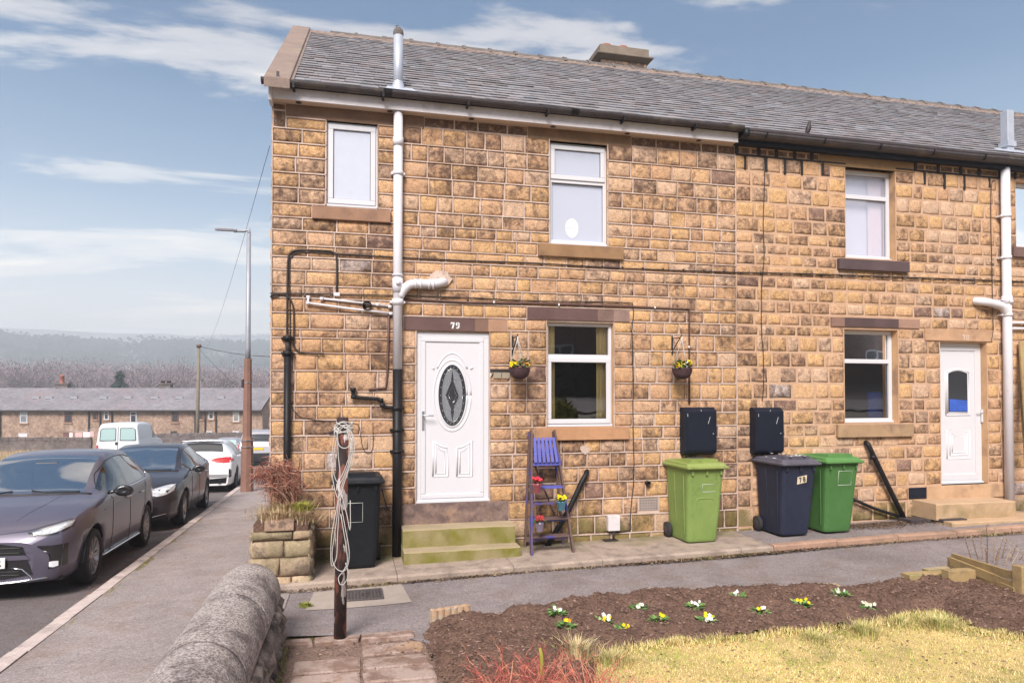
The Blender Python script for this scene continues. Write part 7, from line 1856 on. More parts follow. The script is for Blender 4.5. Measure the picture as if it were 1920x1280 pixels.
# --- plum hatchback, nearest, nose towards the camera
def common_lines(line, s_views, wb, doors, zb, handles, paint_dark='gloss_black'):
    for v in s_views:
        for pts in doors: line('door_gap', v, pts, .004, 'black_trim', off=.0)
YAW_C = R(-90) + R(2.6)
c1x, c1y = -2.06 - .87 + .10, .58 + 1.27
o, patch, line, mirror, hit = car('parked_car', 'plum grey hatchback facing the camera, nearest of the parked cars', 'car', (-2.92, 1.86, zroad(1.86) + .005), YAW_C, HATCH, 1.28,
    dict(paint='plum_paint', rwm='dark_glass'), dict(wr=.312, ws=(.86, .03), rw=(-1.45, -1.76), side=(.70, -1.42), pillars=[(-.20, -.30), (-1.12, -1.42)], body_pillars=(1,), spokes=10))
o.rotation_euler = (R(0), R(-2.6), YAW_C)
o['group'] = 'cars parked along the kerb'
for s in (1, -1):
    hl = patch('headlight', 'f', [(s * .80, .80), (s * .70, .775), (s * .55, .735), (s * .42, .70)], [(s * .79, .72), (s * .68, .665), (s * .55, .65), (s * .45, .665)], 'gloss_black', .004)
    patch('headlight_lens', 'f', [(s * .785, .785), (s * .70, .760), (s * .56, .722), (s * .46, .700)], [(s * .775, .735), (s * .68, .685), (s * .56, .668), (s * .48, .676)], 'lamp_clear', .010, par=hl)
    for k in range(3): patch('lamp_unit', 'f', [(s * (.70 - .075 * k), .735 - .015 * k), (s * (.64 - .075 * k), .722 - .015 * k)], [(s * (.69 - .075 * k), .700 - .012 * k), (s * (.63 - .075 * k), .690 - .010 * k)], 'lamp_white', .016, 3, 2, par=hl)
    patch('lamp_strip', 'f', [(s * .79, .795), (s * .60, .745), (s * .44, .700)], [(s * .79, .785), (s * .60, .735), (s * .44, .694)], 'chrome', .014, par=hl)
    fg = patch('fog_surround', 'f', [(s * .77, .56), (s * .66, .555), (s * .52, .56)], [(s * .76, .33), (s * .62, .31), (s * .70, .40)], 'gloss_black', .005)
    patch('fog_lamp', 'f', [(s * .705, .385), (s * .665, .390), (s * .63, .385)], [(s * .705, .335), (s * .665, .325), (s * .63, .335)], 'lamp_white', .012, 6, 4, par=fg)
    line('bumper_crease', 'f', [(s * .50, .22), (s * .47, .26), (s * .40, .33), (s * .30, .35)], .010, 'chrome', .004)
    for d in ([(.62, .25), (.60, .60), (.56, .90), (.60, .93)], [(-.25, .22), (-.24, .60), (-.25, .95)], [(-.98, .40), (-1.05, .62), (-1.10, .90), (-1.12, 1.0)], [(.62, .22), (-.90, .235)]):
        line('door_gap', 'l' if s > 0 else 's', d, .0045, 'black_trim', .0)
    for hx_ in (-.12, -.86):
        m = MB(); h = hit((hx_, s * 3, .86), (0, -s, 0)); m.tube([h + Vector((-.09, s * .01, 0)), h + Vector((-.05, s * .03, .004)), h + Vector((.05, s * .03, .004)), h + Vector((.09, s * .01, 0))], .012, 6); m.build('door_handle', MT['chrome'], o)
    line('window_trim', 'l' if s > 0 else 's', [(.74, .955), (.2, .975), (-.6, .995), (-1.2, 1.03), (-1.42, 1.10), (-1.38, 1.22), (-1.15, 1.33)], .008, 'chrome', .003)
    line('window_trim', 'l' if s > 0 else 's', [(.70, 1.02), (.40, 1.21), (.05, 1.36), (-.35, 1.405), (-.8, 1.41), (-1.15, 1.37)], .006, 'black_trim', .004)
    line('sill_trim', 'l' if s > 0 else 's', [(.92, .25), (-.90, .26)], .016, 'chrome', .006)
    line('shoulder_line', 'l' if s > 0 else 's', [(.95, .80), (.2, .82), (-.7, .86), (-1.2, .93)], .004, 'plum_paint', .002)
    mirror(s, .66, .86, 1.0, 'gloss_black')
gr = patch('grille', 'f', [(-.40, .56), (-.20, .60), (0, .61), (.20, .60), (.40, .56)], [(-.50, .27), (-.25, .24), (0, .235), (.25, .24), (.50, .27)], 'gloss_black', .006, 16, 8)
for z in (.55, .50, .31, .275): line('grille_bar', 'f', [(-.40, z), (0, z + .01), (.40, z)], .005, 'black_trim', .012, par=gr)
patch('bumper_bar', 'f', [(-.43, .475), (0, .485), (.43, .475)], [(-.47, .43), (0, .43), (.47, .43)], 'plum_paint', .016, par=gr)
line('lower_trim', 'f', [(-.62, .225), (-.3, .20), (0, .195), (.3, .20), (.62, .225)], .012, 'chrome', .008)
m = MB(); m.box(2.085, 2.095, -.26, .26, .355, .465); pl_ = m.build('number_plate', MT['plate_white'], o, bevel=.004)
text_mesh('R', .105, 'plate_letter', 'seal', pl_, (2.0965, .205, .410), (R(90), 0, R(90)), (.75, 1, 1))
line('bonnet_gap', 'f', [(-.80, .81), (-.62, .765), (-.42, .715), (0, .675), (.42, .715), (.62, .765), (.80, .81)], .004, 'black_trim', .0)
for s in (1, -1): line('bonnet_crease', 't', [(.84, s * .44), (1.4, s * .38), (1.85, s * .25)], .003, 'plum_paint', .001); line('wiper', 't', [(.87, s * .62 - .05), (.90, s * .25 - .05), (.84, s * .10 - .05)], .009, 'black_trim', .012)
line('scuttle', 't', [(.885, -.70), (.94, -.4), (.965, 0), (.94, .4), (.885, .70)], .014, 'black_trim', .001)
m = MB(); m.box(.18, .24, -.13, .13, 1.30, 1.36); m.build('rear_view_mirror', MT['black_trim'], o, bevel=.01)
patch('roof_shade', 't', [(.30, -.10), (.30, .10)], [(.18, -.13), (.18, .13)], 'black_trim', -.01, 4, 2)

# --- dark hatchback behind it
BIGH = [(2.20, .60, .56, .50, .3), (2.17, .66, .62, .64, .36), (2.08, .72, .69, .77, .45), (1.85, .81, .78, .86, .5), (1.45, .91, .87, .90, .52), (1.10, .96, .92, .905, .56), (.92, .99, .94, .905, .60), (.05, 1.42, .96, .907, .58), (-.30, 1.475, .97, .907, .57), (-.80, 1.48, .99, .907, .56), (-1.30, 1.42, 1.02, .90, .53), (-1.62, 1.33, 1.05, .89, .50), (-2.00, 1.08, 1.03, .85, .50), (-2.12, .90, .84, .78, .5), (-2.17, .60, .56, .68, .5)]
o, patch, line, mirror, hit = car('parked_car', 'near black saloon-like hatchback parked behind the plum one', 'car', (-3.03, 6.78, zroad(6.78) + .005), YAW_C, BIGH, 1.34,
    dict(paint='black_paint', rwm='dark_glass'), dict(wr=.318, ws=(.92, .06), rw=(-1.55, -1.98), side=(.74, -1.52), pillars=[(-.16, -.26), (-1.12, -1.20)], spokes=5, rim='alloy'))
o.rotation_euler = (R(0), R(-2.6), YAW_C); o['group'] = 'cars parked along the kerb'
for s in (1, -1):
    hl = patch('headlight', 'f', [(s * .82, .79), (s * .72, .785), (s * .58, .75), (s * .44, .71)], [(s * .81, .68), (s * .70, .62), (s * .58, .60), (s * .47, .635)], 'lamp_clear', .006)
    patch('lamp_unit', 'f', [(s * .70, .73), (s * .62, .73)], [(s * .70, .66), (s * .62, .66)], 'lamp_white', .012, 3, 3, par=hl)
    for d in ([(.66, .25), (.66, .62), (.62, .90), (.66, .93)], [(-.21, .22), (-.20, .60), (-.21, .95)], [(-1.00, .42), (-1.08, .66), (-1.14, .95)]): line('door_gap', 'l' if s > 0 else 's', d, .0045, 'seal', .0)
    for hx_ in (-.10, -.90): m = MB(); h = hit((hx_, s * 3, .86), (0, -s, 0)); m.tube([h + Vector((-.09, s * .01, 0)), h + Vector((-.05, s * .03, .004)), h + Vector((.05, s * .03, .004)), h + Vector((.09, s * .01, 0))], .012, 6); m.build('door_handle', MT['chrome'], o)
    line('window_trim', 'l' if s > 0 else 's', [(.78, .945), (.2, .965), (-.6, .985), (-1.3, 1.03), (-1.5, 1.09)], .008, 'chrome', .003)
    mirror(s, .72, .89, .99, 'gloss_black')
gr = patch('grille', 'f', [(-.38, .62), (0, .64), (.38, .62)], [(-.30, .50), (0, .49), (.30, .50)], 'gloss_black', .006, 10, 4)
patch('lower_intake', 'f', [(-.60, .42), (0, .44), (.60, .42)], [(-.52, .26), (0, .24), (.52, .26)], 'gloss_black', .006, 12, 4)
line('lower_trim', 'f', [(-.72, .30), (-.45, .24), (0, .22), (.45, .24), (.72, .30)], .010, 'chrome', .008)
line('bonnet_gap', 'f', [(-.84, .81), (-.64, .785), (-.40, .725), (0, .675), (.40, .725), (.64, .785), (.84, .81)], .004, 'seal', .0)
line('scuttle', 't', [(.955, -.70), (1.01, -.4), (1.03, 0), (1.01, .4), (.955, .70)], .014, 'black_trim', .001)
for s in (1, -1): line('wiper', 't', [(.93, s * .62 - .05), (.96, s * .25 - .05), (.90, s * .10 - .05)], .009, 'black_trim', .012)

# --- white hatchback, seen from behind
WH = [(2.10, .62, .58, .50, .3), (2.05, .70, .66, .66, .4), (1.9, .80, .76, .80, .5), (1.4, .93, .89, .89, .52), (.95, 1.0, .95, .90, .58), (.15, 1.38, .96, .90, .58), (-.30, 1.44, .97, .90, .57), (-.80, 1.45, .99, .90, .56), (-1.30, 1.43, 1.02, .90, .55), (-1.60, 1.40, 1.04, .89, .54), (-1.95, 1.12, 1.02, .86, .60), (-2.05, 1.0, .93, .85, .66), (-2.12, .86, .80, .83, .66), (-2.19, .62, .58, .80, .6), (-2.21, .45, .42, .76, .5)]
o, patch, line, mirror, hit = car('parked_car', 'white hatchback with red rear lamps parked tail towards the camera', 'car', (-3.22, 14.15, zroad(14.1) + .005), R(90) + R(2.3), WH, 1.34,
    dict(paint='white_paint', rwm='dark_glass'), dict(wr=.325, ws=(.95, .16), rw=(-1.63, -1.93), side=(.78, -1.50), pillars=[(-.16, -.26), (-1.16, -1.22)], spokes=5, rim='dark_alloy'))
o.rotation_euler = (0, R(-2.6) * -1, R(92.3)); o['group'] = 'cars parked along the kerb'
for s in (1, -1):
    tl = patch('rear_lamp', 'r', [(s * .87, .96), (s * .66, .965), (s * .42, .94), (s * .30, .90)], [(s * .87, .83), (s * .66, .80), (s * .44, .82), (s * .30, .87)], 'lamp_red', .008)
    patch('rear_lamp', 'l' if s > 0 else 's', [(-2.07, .93), (-1.90, .92)], [(-2.10, .84), (-1.90, .86)], 'lamp_red', .008, 5, 3)
    patch('bumper_vent', 'r', [(s * .83, .62), (s * .76, .64)], [(s * .83, .42), (s * .77, .40)], 'gloss_black', .006, 3, 4)
    m = MB(); m.tube([(-2.20, s * .52, .30), (-2.26, s * .52, .30)], .05, 14); m.build('exhaust', MT['chrome'], o)
    line('window_trim', 'l' if s > 0 else 's', [(.8, .955), (-.6, .985), (-1.3, 1.02), (-1.5, 1.07)], .008, 'black_trim', .003)
    for d in ([(-.21, .22), (-.20, .60), (-.21, .95)],): line('door_gap', 'l' if s > 0 else 's', d, .0045, 'seal', .0)
    mirror(s, .78, .89, .99, 'white_paint')
patch('diffuser', 'r', [(-.72, .40), (0, .36), (.72, .40)], [(-.70, .25), (0, .24), (.70, .25)], 'gloss_black', .008, 12, 3)
m = MB(); m.box(-1.68, -1.52, -.52, .52, 1.405, 1.425); m.build('roof_spoiler', MT['white_paint'], o, bevel=.008)
line('tailgate_gap', 'r', [(-.66, 1.0), (-.60, .70), (-.50, .58), (.50, .58), (.60, .70), (.66, 1.0)], .004, 'seal', 0)
m = MB(); m.lathe([(0, .004), (.036, .004), (.036, 0)], hit((-4, 0, .97), (1, 0, 0)), 14, Matrix.Rotation(R(-80), 3, 'Y')); m.build('badge', MT['plate_white'], o)

# --- grey four wheel drive further on, rear view
SUV = [(2.25, .82, .78, .60, .4), (2.18, .90, .86, .78, .5), (1.9, .98, .94, .86, .55), (1.2, 1.08, 1.02, .90, .6), (.95, 1.12, 1.06, .90, .64), (.25, 1.62, 1.08, .90, .66), (-.4, 1.68, 1.10, .90, .66), (-1.4, 1.68, 1.12, .90, .66), (-1.95, 1.64, 1.12, .89, .65), (-2.13, 1.18, 1.10, .87, .70), (-2.20, 1.0, .95, .86, .75), (-2.25, .70, .66, .84, .7), (-2.27, .5, .46, .80, .6)]
o, patch, line, mirror, hit = car('parked_car', 'grey four wheel drive with yellow rear plate, partly behind the house corner', 'car', (-3.35, 27.6, zroad(26) - .03), R(92.3), SUV, 1.35,
    dict(paint='silver_paint', rwm='dark_glass'), dict(wr=.36, sill=.28, ws=(.95, .26), rw=(-1.97, -2.12), side=(.78, -1.75), pillars=[(-.16, -.26), (-1.16, -1.22)], spokes=5, twin=False))
o['group'] = 'cars parked along the kerb'
patch('bumper', 'r', [(-.88, .66), (0, .66), (.88, .66)], [(-.86, .30), (0, .28), (.86, .30)], 'black_trim', .012, 10, 3)
for s in (1, -1): patch('rear_lamp', 'r', [(s * .86, 1.14), (s * .76, 1.14)], [(s * .86, .84), (s * .78, .84)], 'lamp_red', .01, 3, 3)
m = MB(); h = hit((-4, 0, .86), (1, 0, 0)); m.box(h.x - .03, h.x - .015, -.26, .26, .80, .91); m.build('number_plate', MT['plate_yellow'], o)
# --- small pale car beyond
o, patch, line, mirror, hit = car('parked_car', 'pale small car far down the street, only its roof and glass showing', 'car', (-6.2, 36.5, zroad(36) + .0), R(92.3), HATCH, 1.28,
    dict(paint='silver_paint', rwm='pale_glass'), dict(wr=.312, ws=(.86, .03), rw=(-1.45, -1.76), side=(.70, -1.42), pillars=[(-.20, -.30), (-1.12, -1.42)], body_pillars=(1,), spokes=5))
# --- white van on the far side
VAN = [(2.15, .72, .68, .60, .4), (2.10, .84, .80, .78, .5), (1.8, .98, .92, .86, .55), (1.25, 1.12, 1.02, .88, .62), (1.05, 1.17, 1.06, .88, .66), (.35, 1.74, 1.08, .88, .70), (-.2, 1.82, 1.10, .88, .73), (-1.2, 1.84, 1.12, .88, .74), (-1.95, 1.82, 1.12, .875, .74), (-2.06, 1.70, 1.10, .87, .75), (-2.10, 1.16, 1.08, .87, .80), (-2.12, .9, .85, .86, .8), (-2.14, .5, .46, .85, .75)]
o, patch, line, mirror, hit = car('white_van', 'white panel van with two rear door windows on the far side of the street', 'van', (-9.05, 27.2, zroad(24) + .0), R(90), VAN, 1.35,
    dict(paint='van_paint', rwm='pale_glass'), dict(wr=.32, ws=(1.05, .37), rw=(-2.06, -2.05), side=(.85, .05), pillars=[(-.16, -.26)], spokes=5, twin=False))
for s in (1, -1):
    wn = patch('rear_window', 'r', [(s * .10, 1.60), (s * .36, 1.61), (s * .66, 1.58)], [(s * .09, 1.15), (s * .36, 1.12), (s * .70, 1.15)], 'pale_glass', .012, 8, 5)
    line('window_seal', 'r', [(s * .09, 1.13), (s * .09, 1.62), (s * .60, 1.62), (s * .69, 1.56), (s * .72, 1.12), (s * .09, 1.13)], .012, 'black_trim', .012, par=wn)
    patch('rear_lamp', 'r', [(s * .85, .95), (s * .77, .95)], [(s * .85, .66), (s * .77, .66)], 'lamp_red', .01, 3, 3)
line('door_gap', 'r', [(0, .45), (0, 1.76)], .012, 'black_trim', 0)
m = MB(); h = hit((-4, .06, 1.0), (1, 0, 0)); m.box(h.x - .03, h.x, .02, .10, .96, 1.06); m.build('door_handle', MT['black_trim'], o)
m = MB(); h = hit((-4, 0, .8), (1, 0, 0)); m.box(h.x - .02, h.x, -.26, .26, .50, .61); m.build('number_plate', MT['plate_yellow'], o)
o.scale = (1, 1, 1.09)

# ------------------------------------------------------------------ street lamp, telegraph pole, wires
lx, ly = G(463, 921, zroad(11) + .10)[:2]
lz = zpv(lx, ly); D_l = (Vector((lx, ly, lz)) - CAM).dot(FW)
def zat(y, x=463): return (CAM + ray(x, y) * D_l).z
mat('brown_concrete', (0.22, 0.115, 0.085), .85, n1=(.15, 3, .5), n2=(.2, 40, .5), bump=.3, bscale=50, bdist=.005); mat('grey_steel', (0.33, 0.34, 0.38), .5, metal=.3, n1=(.08, 4, .5))
t = thing('street_lamp', 'tall street lamp, brown concrete below and grey steel above, beside the house corner', 'street lamp', (lx, ly, lz))
s1, s2, s3 = zat(826), zat(672), zat(436)
m = MB(); m.tube([(lx, ly, lz - .1), (lx, ly, s1)], [.165, .150], 8, smooth=False); m.tube([(lx, ly, s1), (lx, ly, s1 + .12)], [.150, .115], 8, smooth=False); m.build('base', MT['brown_concrete'], t)
m = MB(); m.tube([(lx, ly, s1 + .11), (lx, ly, s2)], [.115, .095], 8, smooth=False); m.build('lower_pole', MT['brown_concrete'], t)
m = MB(); m.tube([(lx, ly, s2 - .05), (lx, ly, s2 + .3), (lx, ly, s3)], [.072, .066, .055], 12); m.build('upper_pole', MT['grey_steel'], t)
m = MB(); a = CAM + ray(412, 430) * D_l; m.tube([(lx, ly, s3 - .05), (lx, ly, s3 + .10), (lx - .12, ly - .01, s3 + .06), (a.x + .35, a.y + .05, a.z - .02)], [.055, .05, .04, .035], 8)
m.build('arm', MT['grey_steel'], t)
m = MB(); loft(m, [[(a.x + u, a.y + v * w, a.z + q) for v, q in ((-.07, -.03), (.07, -.03), (.08, .01), (.04, .04), (-.04, .04), (-.08, .01))] for u, w in ((-.12, .5), (-.05, 1), (.3, 1), (.42, .6))]); m.build('lamp_head', MT['grey_steel'], t)
m = MB(); b = CAM + ray(456, 711) * D_l; m.box(lx - .15, lx - .10, ly - .05, ly + .05, zat(727), zat(711)); m.build('sign_bracket', MT['cable'], t)
m = MB()
for y in (718, 826, 838): z = zat(y); m.tube([(lx, ly, z), (lx, ly, z + .02)], .172 if y > 800 else .112, 8, smooth=False)
m.build('band', MT['silver'], t)
def gz(x, y): return terrain(x, y)
def ground_at(xp, depth): p = CAM + ray(xp, 740) * depth; return Vector((p.x, p.y, gz(p.x, p.y)))
P = ground_at(370, 58); tp = CAM + ray(373, 645) * 58
mat('old_wood', (0.20, 0.165, 0.12), .9, n1=(.2, 3, .5))
t = thing('telegraph_pole', 'wooden telegraph pole in front of the far terrace', 'pole', P)
m = MB(); m.tube([P, tp], [.17, .12], 8); m.build('pole', MT['old_wood'], t)
m = MB(); m.lathe([(0, -.3), (.2, -.28), (.2, -.05), (0, 0)], tp, 8); m.build('pole_top', MT['brown_pipe'], t)
def wire(name, a, b, sag, r_, label):
    a, b = Vector(a), Vector(b); pts = [a.lerp(b, i / 14) - Vector((0, 0, sag * 4 * (i / 14) * (1 - i / 14))) for i in range(15)]; m = MB(); m.tube(pts, r_, 4); tag(m.build(name, MT['cable']), label, 'wire')
wire('overhead_wire', tp + Vector((.1, 0, -.2)), CAM + ray(560, 668) * 50, .3, .022, 'overhead wire from the telegraph pole to the right behind the house')
wire('overhead_wire', tp + Vector((.1, 0, -.5)), CAM + ray(470, 745) * 66, .2, .014, 'thin stay wire dropping right from the telegraph pole')
wire('overhead_wire', (-.03, .02, W(508, 272)[1]), tp + Vector((0, 0, -.1)), 1.2, .003, 'long thin wire from the house corner down to the telegraph pole')

# ------------------------------------------------------------------ far terrace
mat('far_stone', (0.32, 0.22, 0.165), .95, n1=(.2, .9, .5), n2=(.5, 4.2, .6), stain=[((.20, .12, .09), 1.4, .5, .64, .6)])
mat('far_wall', (0.15, 0.125, 0.12), .95, n1=(.3, 1.5, .5), n2=(.4, 5, .6))
mat('far_slate', (0.185, 0.172, 0.19), .8, n1=(.2, .5, .5), n2=(.3, 3, .6), stain=[((.23, .18, .19), .45, .5, .66, .6)])
mat('far_pot', (.36, .13, .09), .8); mat('brown_frame', (.16, .07, .06), .6)
TD = 67.0
def T(xp, yp, back=0.0): p = CAM + ray(xp, yp) * (TD + back); return p
bounds = [-175, -78, 20, 117, 213.5, 310, 405, 492]
eave_y, ridge_y, base_y = 768.5, 727.0, 880
HX = FW.copy(); HX.z = 0; HX.normalize()
winU = [(38, 52, 771.5, 792.5, 'upvc'), (121, 135, 771, 792, 'brown_frame'), (174, 183, 772, 786.5, 'brown_frame'), (195.5, 204.5, 771, 786.5, 'upvc'), (244.5, 256.5, 771.5, 792, 'upvc'), (322, 335, 770.5, 791, 'brown_frame'), (373.5, 381.5, 771, 786, 'brown_frame'), (391.5, 401, 770.5, 785.5, 'upvc'), (437, 449, 770, 790, 'upvc'), (-60, -46, 771, 792, 'upvc'), (-30, -20, 771, 792, 'upvc')]
winL = [(35.5, 52, 812, 818.5, 'upvc'), (119, 132, 810, 819, 'brown_frame'), (320, 332, 808, 818, 'seal'), (436.5, 448, 807.5, 814, 'upvc'), (247, 258, 809, 822, 'upvc'), (386, 398, 808, 822, 'upvc')]
pipes = [1.5, 167.5, 189, 211, 366.5, 385.5, 405.5]
lbl = ['end house of the far terrace, mostly left of the picture', 'house of the far terrace at the left picture edge', 'house of the far terrace with the red pot chimney on its right edge', 'house of the far terrace over the white van, with two small upper windows', 'house of the far terrace left of the dark chimney', 'house of the far terrace behind the telegraph pole', 'right end house of the far terrace, its gable half hidden by the street lamp']
def fbox(m, x0, x1, y0, y1, f0, f1):       # box on the terrace front: pixel rectangle, depth range
    q = [T(x, y) + HX * f for f in (f0, f1) for x, y in ((x0, y1), (x1, y1), (x1, y0), (x0, y0))]
    m.add(q, [(0, 1, 2, 3), (7, 6, 5, 4), (0, 4, 5, 1), (1, 5, 6, 2), (2, 6, 7, 3), (3, 7, 4, 0)])
for i, (xa, xb) in enumerate(zip(bounds, bounds[1:])):
    t = thing('terraced_house', lbl[i], 'house', tuple(T((xa + xb) / 2, 850)), 0, 'houses of the far terrace')
    m = MB(); fbox(m, xa, xb, eave_y, base_y + 30, 0, 7.4)
    m.build('wall', MT['far_stone'], t)
    a, b = T(xa, eave_y) - HX * .35, T(xb, eave_y) - HX * .35; a.z += .0; rz = T(xa, ridge_y, 3.7).z
    c, d = T(xb, eave_y) + HX * 3.7, T(xa, eave_y) + HX * 3.7; c.z = d.z = rz; e, f_ = T(xb, eave_y) + HX * 7.75, T(xa, eave_y) + HX * 7.75
    m = MB(); m.add([a, b, c, d, e, f_], [(0, 1, 2, 3), (3, 2, 4, 5)])
    if i == 6: m.v += [tuple(T(xb, eave_y)), tuple(T(xb, eave_y) + HX * 7.4)]; 
    rf = m.build('roof', MT['far_slate'], t, fix=False)
    if i == 6:
        m = MB(); c2 = T(xb, eave_y) + HX * 3.7; c2.z = rz - .05; m.add([T(xb, eave_y), T(xb, eave_y) + HX * 7.4, c2], [(0, 1, 2)]); m.build('gable', MT['far_stone'], t, fix=False)
    m = MB(); a = T(xa, eave_y + 1.2) - HX * .42; b = T(xb, eave_y + 1.2) - HX * .42; m.bar(a, b, .12, .14); m.build('gutter', MT['cable'], t)
    for (x0, x1, y0, y1, fm) in winU + winL:
        if xa < (x0 + x1) / 2 < xb:
            m = MB(); fbox(m, x0, x1, y0, y1, -.06, .05); w = m.build('window', MT[fm], t); bx_ = 1.6
            ym = y0 + (y1 - y0) * .32
            m = MB(); fbox(m, x0 + bx_, x1 - bx_, y0 + bx_, ym - .3, -.07, -.05); 
            if y1 - y0 > 9: fbox(m, x0 + bx_, x1 - bx_, ym + .8, y1 - bx_, -.07, -.05)
            m.build('pane', MT['dark_glass'] if (x0 % 3 < 2) else MT['pane_glass'], w)
            m = MB(); fbox(m, x0 - 1.5, x1 + 1.5, y1, y1 + 2.2, -.10, .02); m.build('sill', MT['edging'], w)
    for px in pipes:
        if xa < px <= xb: m = MB(); m.bar(T(px, eave_y) - HX * .12, T(px, 840) - HX * .12, .11, .11, up=(0, 1, 0)); m.bar(T(px, eave_y - 7) + HX * .4, T(px, eave_y) + HX * .3, .12, .12, up=(0, 1, 0)); m.build('downpipe', MT['cable'], t)
    if i in (2, 4):
        xc = 117 if i == 2 else 310; m = MB(); p = T(xc, 727, 4); m.add([(p.x - .55, p.y - .3, rz - .4), (p.x + .55, p.y - .3, rz - .4), (p.x + .55, p.y + .8, rz - .4), (p.x - .55, p.y + .8, rz - .4)] + [(p.x - .55, p.y - .3, rz + .45), (p.x + .55, p.y - .3, rz + .45), (p.x + .55, p.y + .8, rz + .45), (p.x - .55, p.y + .8, rz + .45)], [(0, 1, 5, 4), (1, 2, 6, 5), (2, 3, 7, 6), (3, 0, 4, 7), (4, 5, 6, 7)])
        ch = m.build('chimney', MT['far_wall'], t); m = MB(); m.box(p.x - .68, p.x + .68, p.y - .42, p.y + .92, rz + .38, rz + .50); m.build('chimney_cap', MT['far_wall'], ch)
        for dx_, hh in (((-.1, .85),) if i == 2 else ((-.3, .25), (.3, .25))):
            m = MB(); m.lathe([(.24, 0), (.2, hh * .8), (.24, hh * .82), (.2, hh), (0, hh)], (p.x + dx_, p.y + .2, rz + .50), 10); m.build('chimney_pot', MT['far_pot'] if i == 2 else MT['cable'], ch)
    for px in (117.5, 174.5, 222, 273, 320.5, 400, 45, 70):        # small roof vents
        if xa < px <= xb: a = T(px, 748) + HX * 1.7; z_ = T(xa, eave_y).z + (rz - T(xa, eave_y).z) * .52; m = MB(); m.box(a.x - .32, a.x + .32, a.y - .1, a.y + .25, z_ - .05, z_ + .16); m.build('roof_vent', MT['grey_steel'], t)
# low field wall, rough grass, washing line, sheds before the terrace
def lowwall(x0, x1, d0, d1, ya, yb, label):
    m = MB(); pa, pb = CAM + ray(x0, ya) * d0, CAM + ray(x1, yb) * d1; t = thing('field_wall', label, 'wall', (pa + pb) / 2)
    n = 24
    m.bar(Vector((pa.x, pa.y, pa.z - .75)), Vector((pb.x, pb.y, pb.z - .75)), .4, 1.5); m.build('wall', MT['far_wall'], t)
    r = random.Random(int(x0 * 7 + 3)); L = (pb - pa).length; n = int(L / .45); m = MB()
    for i in range(n): a, b = pa.lerp(pb, i / n), pa.lerp(pb, (i + .93) / n); m.bar(a, b, .46, r.uniform(.16, .26))
    tag(m.build('cope_stone', MT['far_wall'], t), kind='stuff')
lowwall(-60, 172, 44, 46, 822, 822.5, 'low dark dry stone wall left of the white van before the far terrace')
lowwall(262, 500, 52, 54, 816, 812, 'low dry stone wall between the white van and the house corner')
def reed(r):
    x = r.uniform(-60, 175); d = r.uniform(36, 43.5); p = CAM + ray(x, 740) * d; return (p.x, p.y, 0)
r = random.Random(90); m = MB()
for _ in range(9000):
    x, d = r.uniform(-70, 178), r.uniform(34.5, 43.6); p = CAM + ray(x, 740) * d; zg_ = -1.75 - (d - 35) * .06; h = r.uniform(.15, .75) if d > 38 else r.uniform(.05, .2); a = r.uniform(0, PI); w = .022
    c = r.choice([(.36, .26, .16), (.44, .34, .22), (.28, .18, .12), (.50, .40, .25)]) if d > 37.2 else r.choice([(.25, .30, .08), (.30, .34, .10)]); k = r.uniform(.7, 1.2); m.col = tuple(v * k for v in c)
    l = r.uniform(-.2, .2); m.add([(p.x - w, p.y, zg_), (p.x + w, p.y, zg_), (p.x + l, p.y, zg_ + h)], [(0, 1, 2)])
tag(m.build('rough_grass', MT['leaf'], fix=False), 'brown rough grass on the verge before the field wall', 'grass', kind='stuff')
m = MB(); q = [CAM + ray(x, 740) * d for x, d in ((-400, 34), (178, 34), (178, 45), (-500, 45))]; zz2 = [-1.72, -1.72, -2.35, -2.35]; m.add([(p.x, p.y, z) for p, z in zip(q, zz2)], [(0, 1, 2, 3)]); tag(m.build('verge', MT['turf'], fix=False), kind='structure')
tcl = thing('washing_line', 'washing line with pale and pink cloths left of the white van', 'washing line', CAM + ray(150, 805) * 60)
m = MB(); m.tube([CAM + ray(125, 805) * 60, CAM + ray(150, 809) * 60, CAM + ray(178, 803) * 60], .02, 4); m.build('line', MT['rope'], tcl)
for i, (xa, xb, ya, yb, c) in enumerate(((130, 136, 811, 819, 'cloth'), (141, 154, 810.5, 819, 'pink'), (156, 168, 809.5, 819, 'cloth'), (168, 176, 808, 818, 'pink'))):
    if c == 'pink' and 'pink_cloth' not in MT: mat('pink_cloth', (.62, .40, .40), .9)
    m = MB(); q = [CAM + ray(x, y) * 60 for x, y in ((xa, yb), (xb, yb), (xb, ya), (xa, ya))]; m.poly(q); m.poly([p + HX * .03 for p in q]); m.build('cloth', MT['cloth' if c == 'cloth' else 'pink_cloth'], tcl, fix=False)

# ------------------------------------------------------------------ weeds in the joints
r = random.Random(101); m = MB()
def blade(x, y, z, h, cols, w=.0035):
    a = r.uniform(0, 2 * PI); c = r.choice(cols); k = r.uniform(.6, 1.2); m.col = tuple(v * k for v in c); l = h * r.uniform(.2, 1.4); ca, sa = math.cos(a), math.sin(a)
    b = len(m.v); m.v += [(x - sa * w, y + ca * w, z), (x + sa * w, y - ca * w, z), (x + ca * l, y + sa * l, z + h)]; m.face((b, b + 1, b + 2))
WD = [(.20, .22, .05), (.30, .30, .08), (.34, .26, .13), (.26, .18, .10)]
for yc, n in ((-.3, 60), (.9, 130), (1.3, 150), (2.8, 60), (3.6, 90), (5.2, 60), (-1.6, 30)):
    for _ in range(n): y = yc + r.gauss(0, .16); blade(kerbx(y) + .03 + abs(r.gauss(0, .03)), y, zroad(y) + .10, r.uniform(.008, .03), WD)
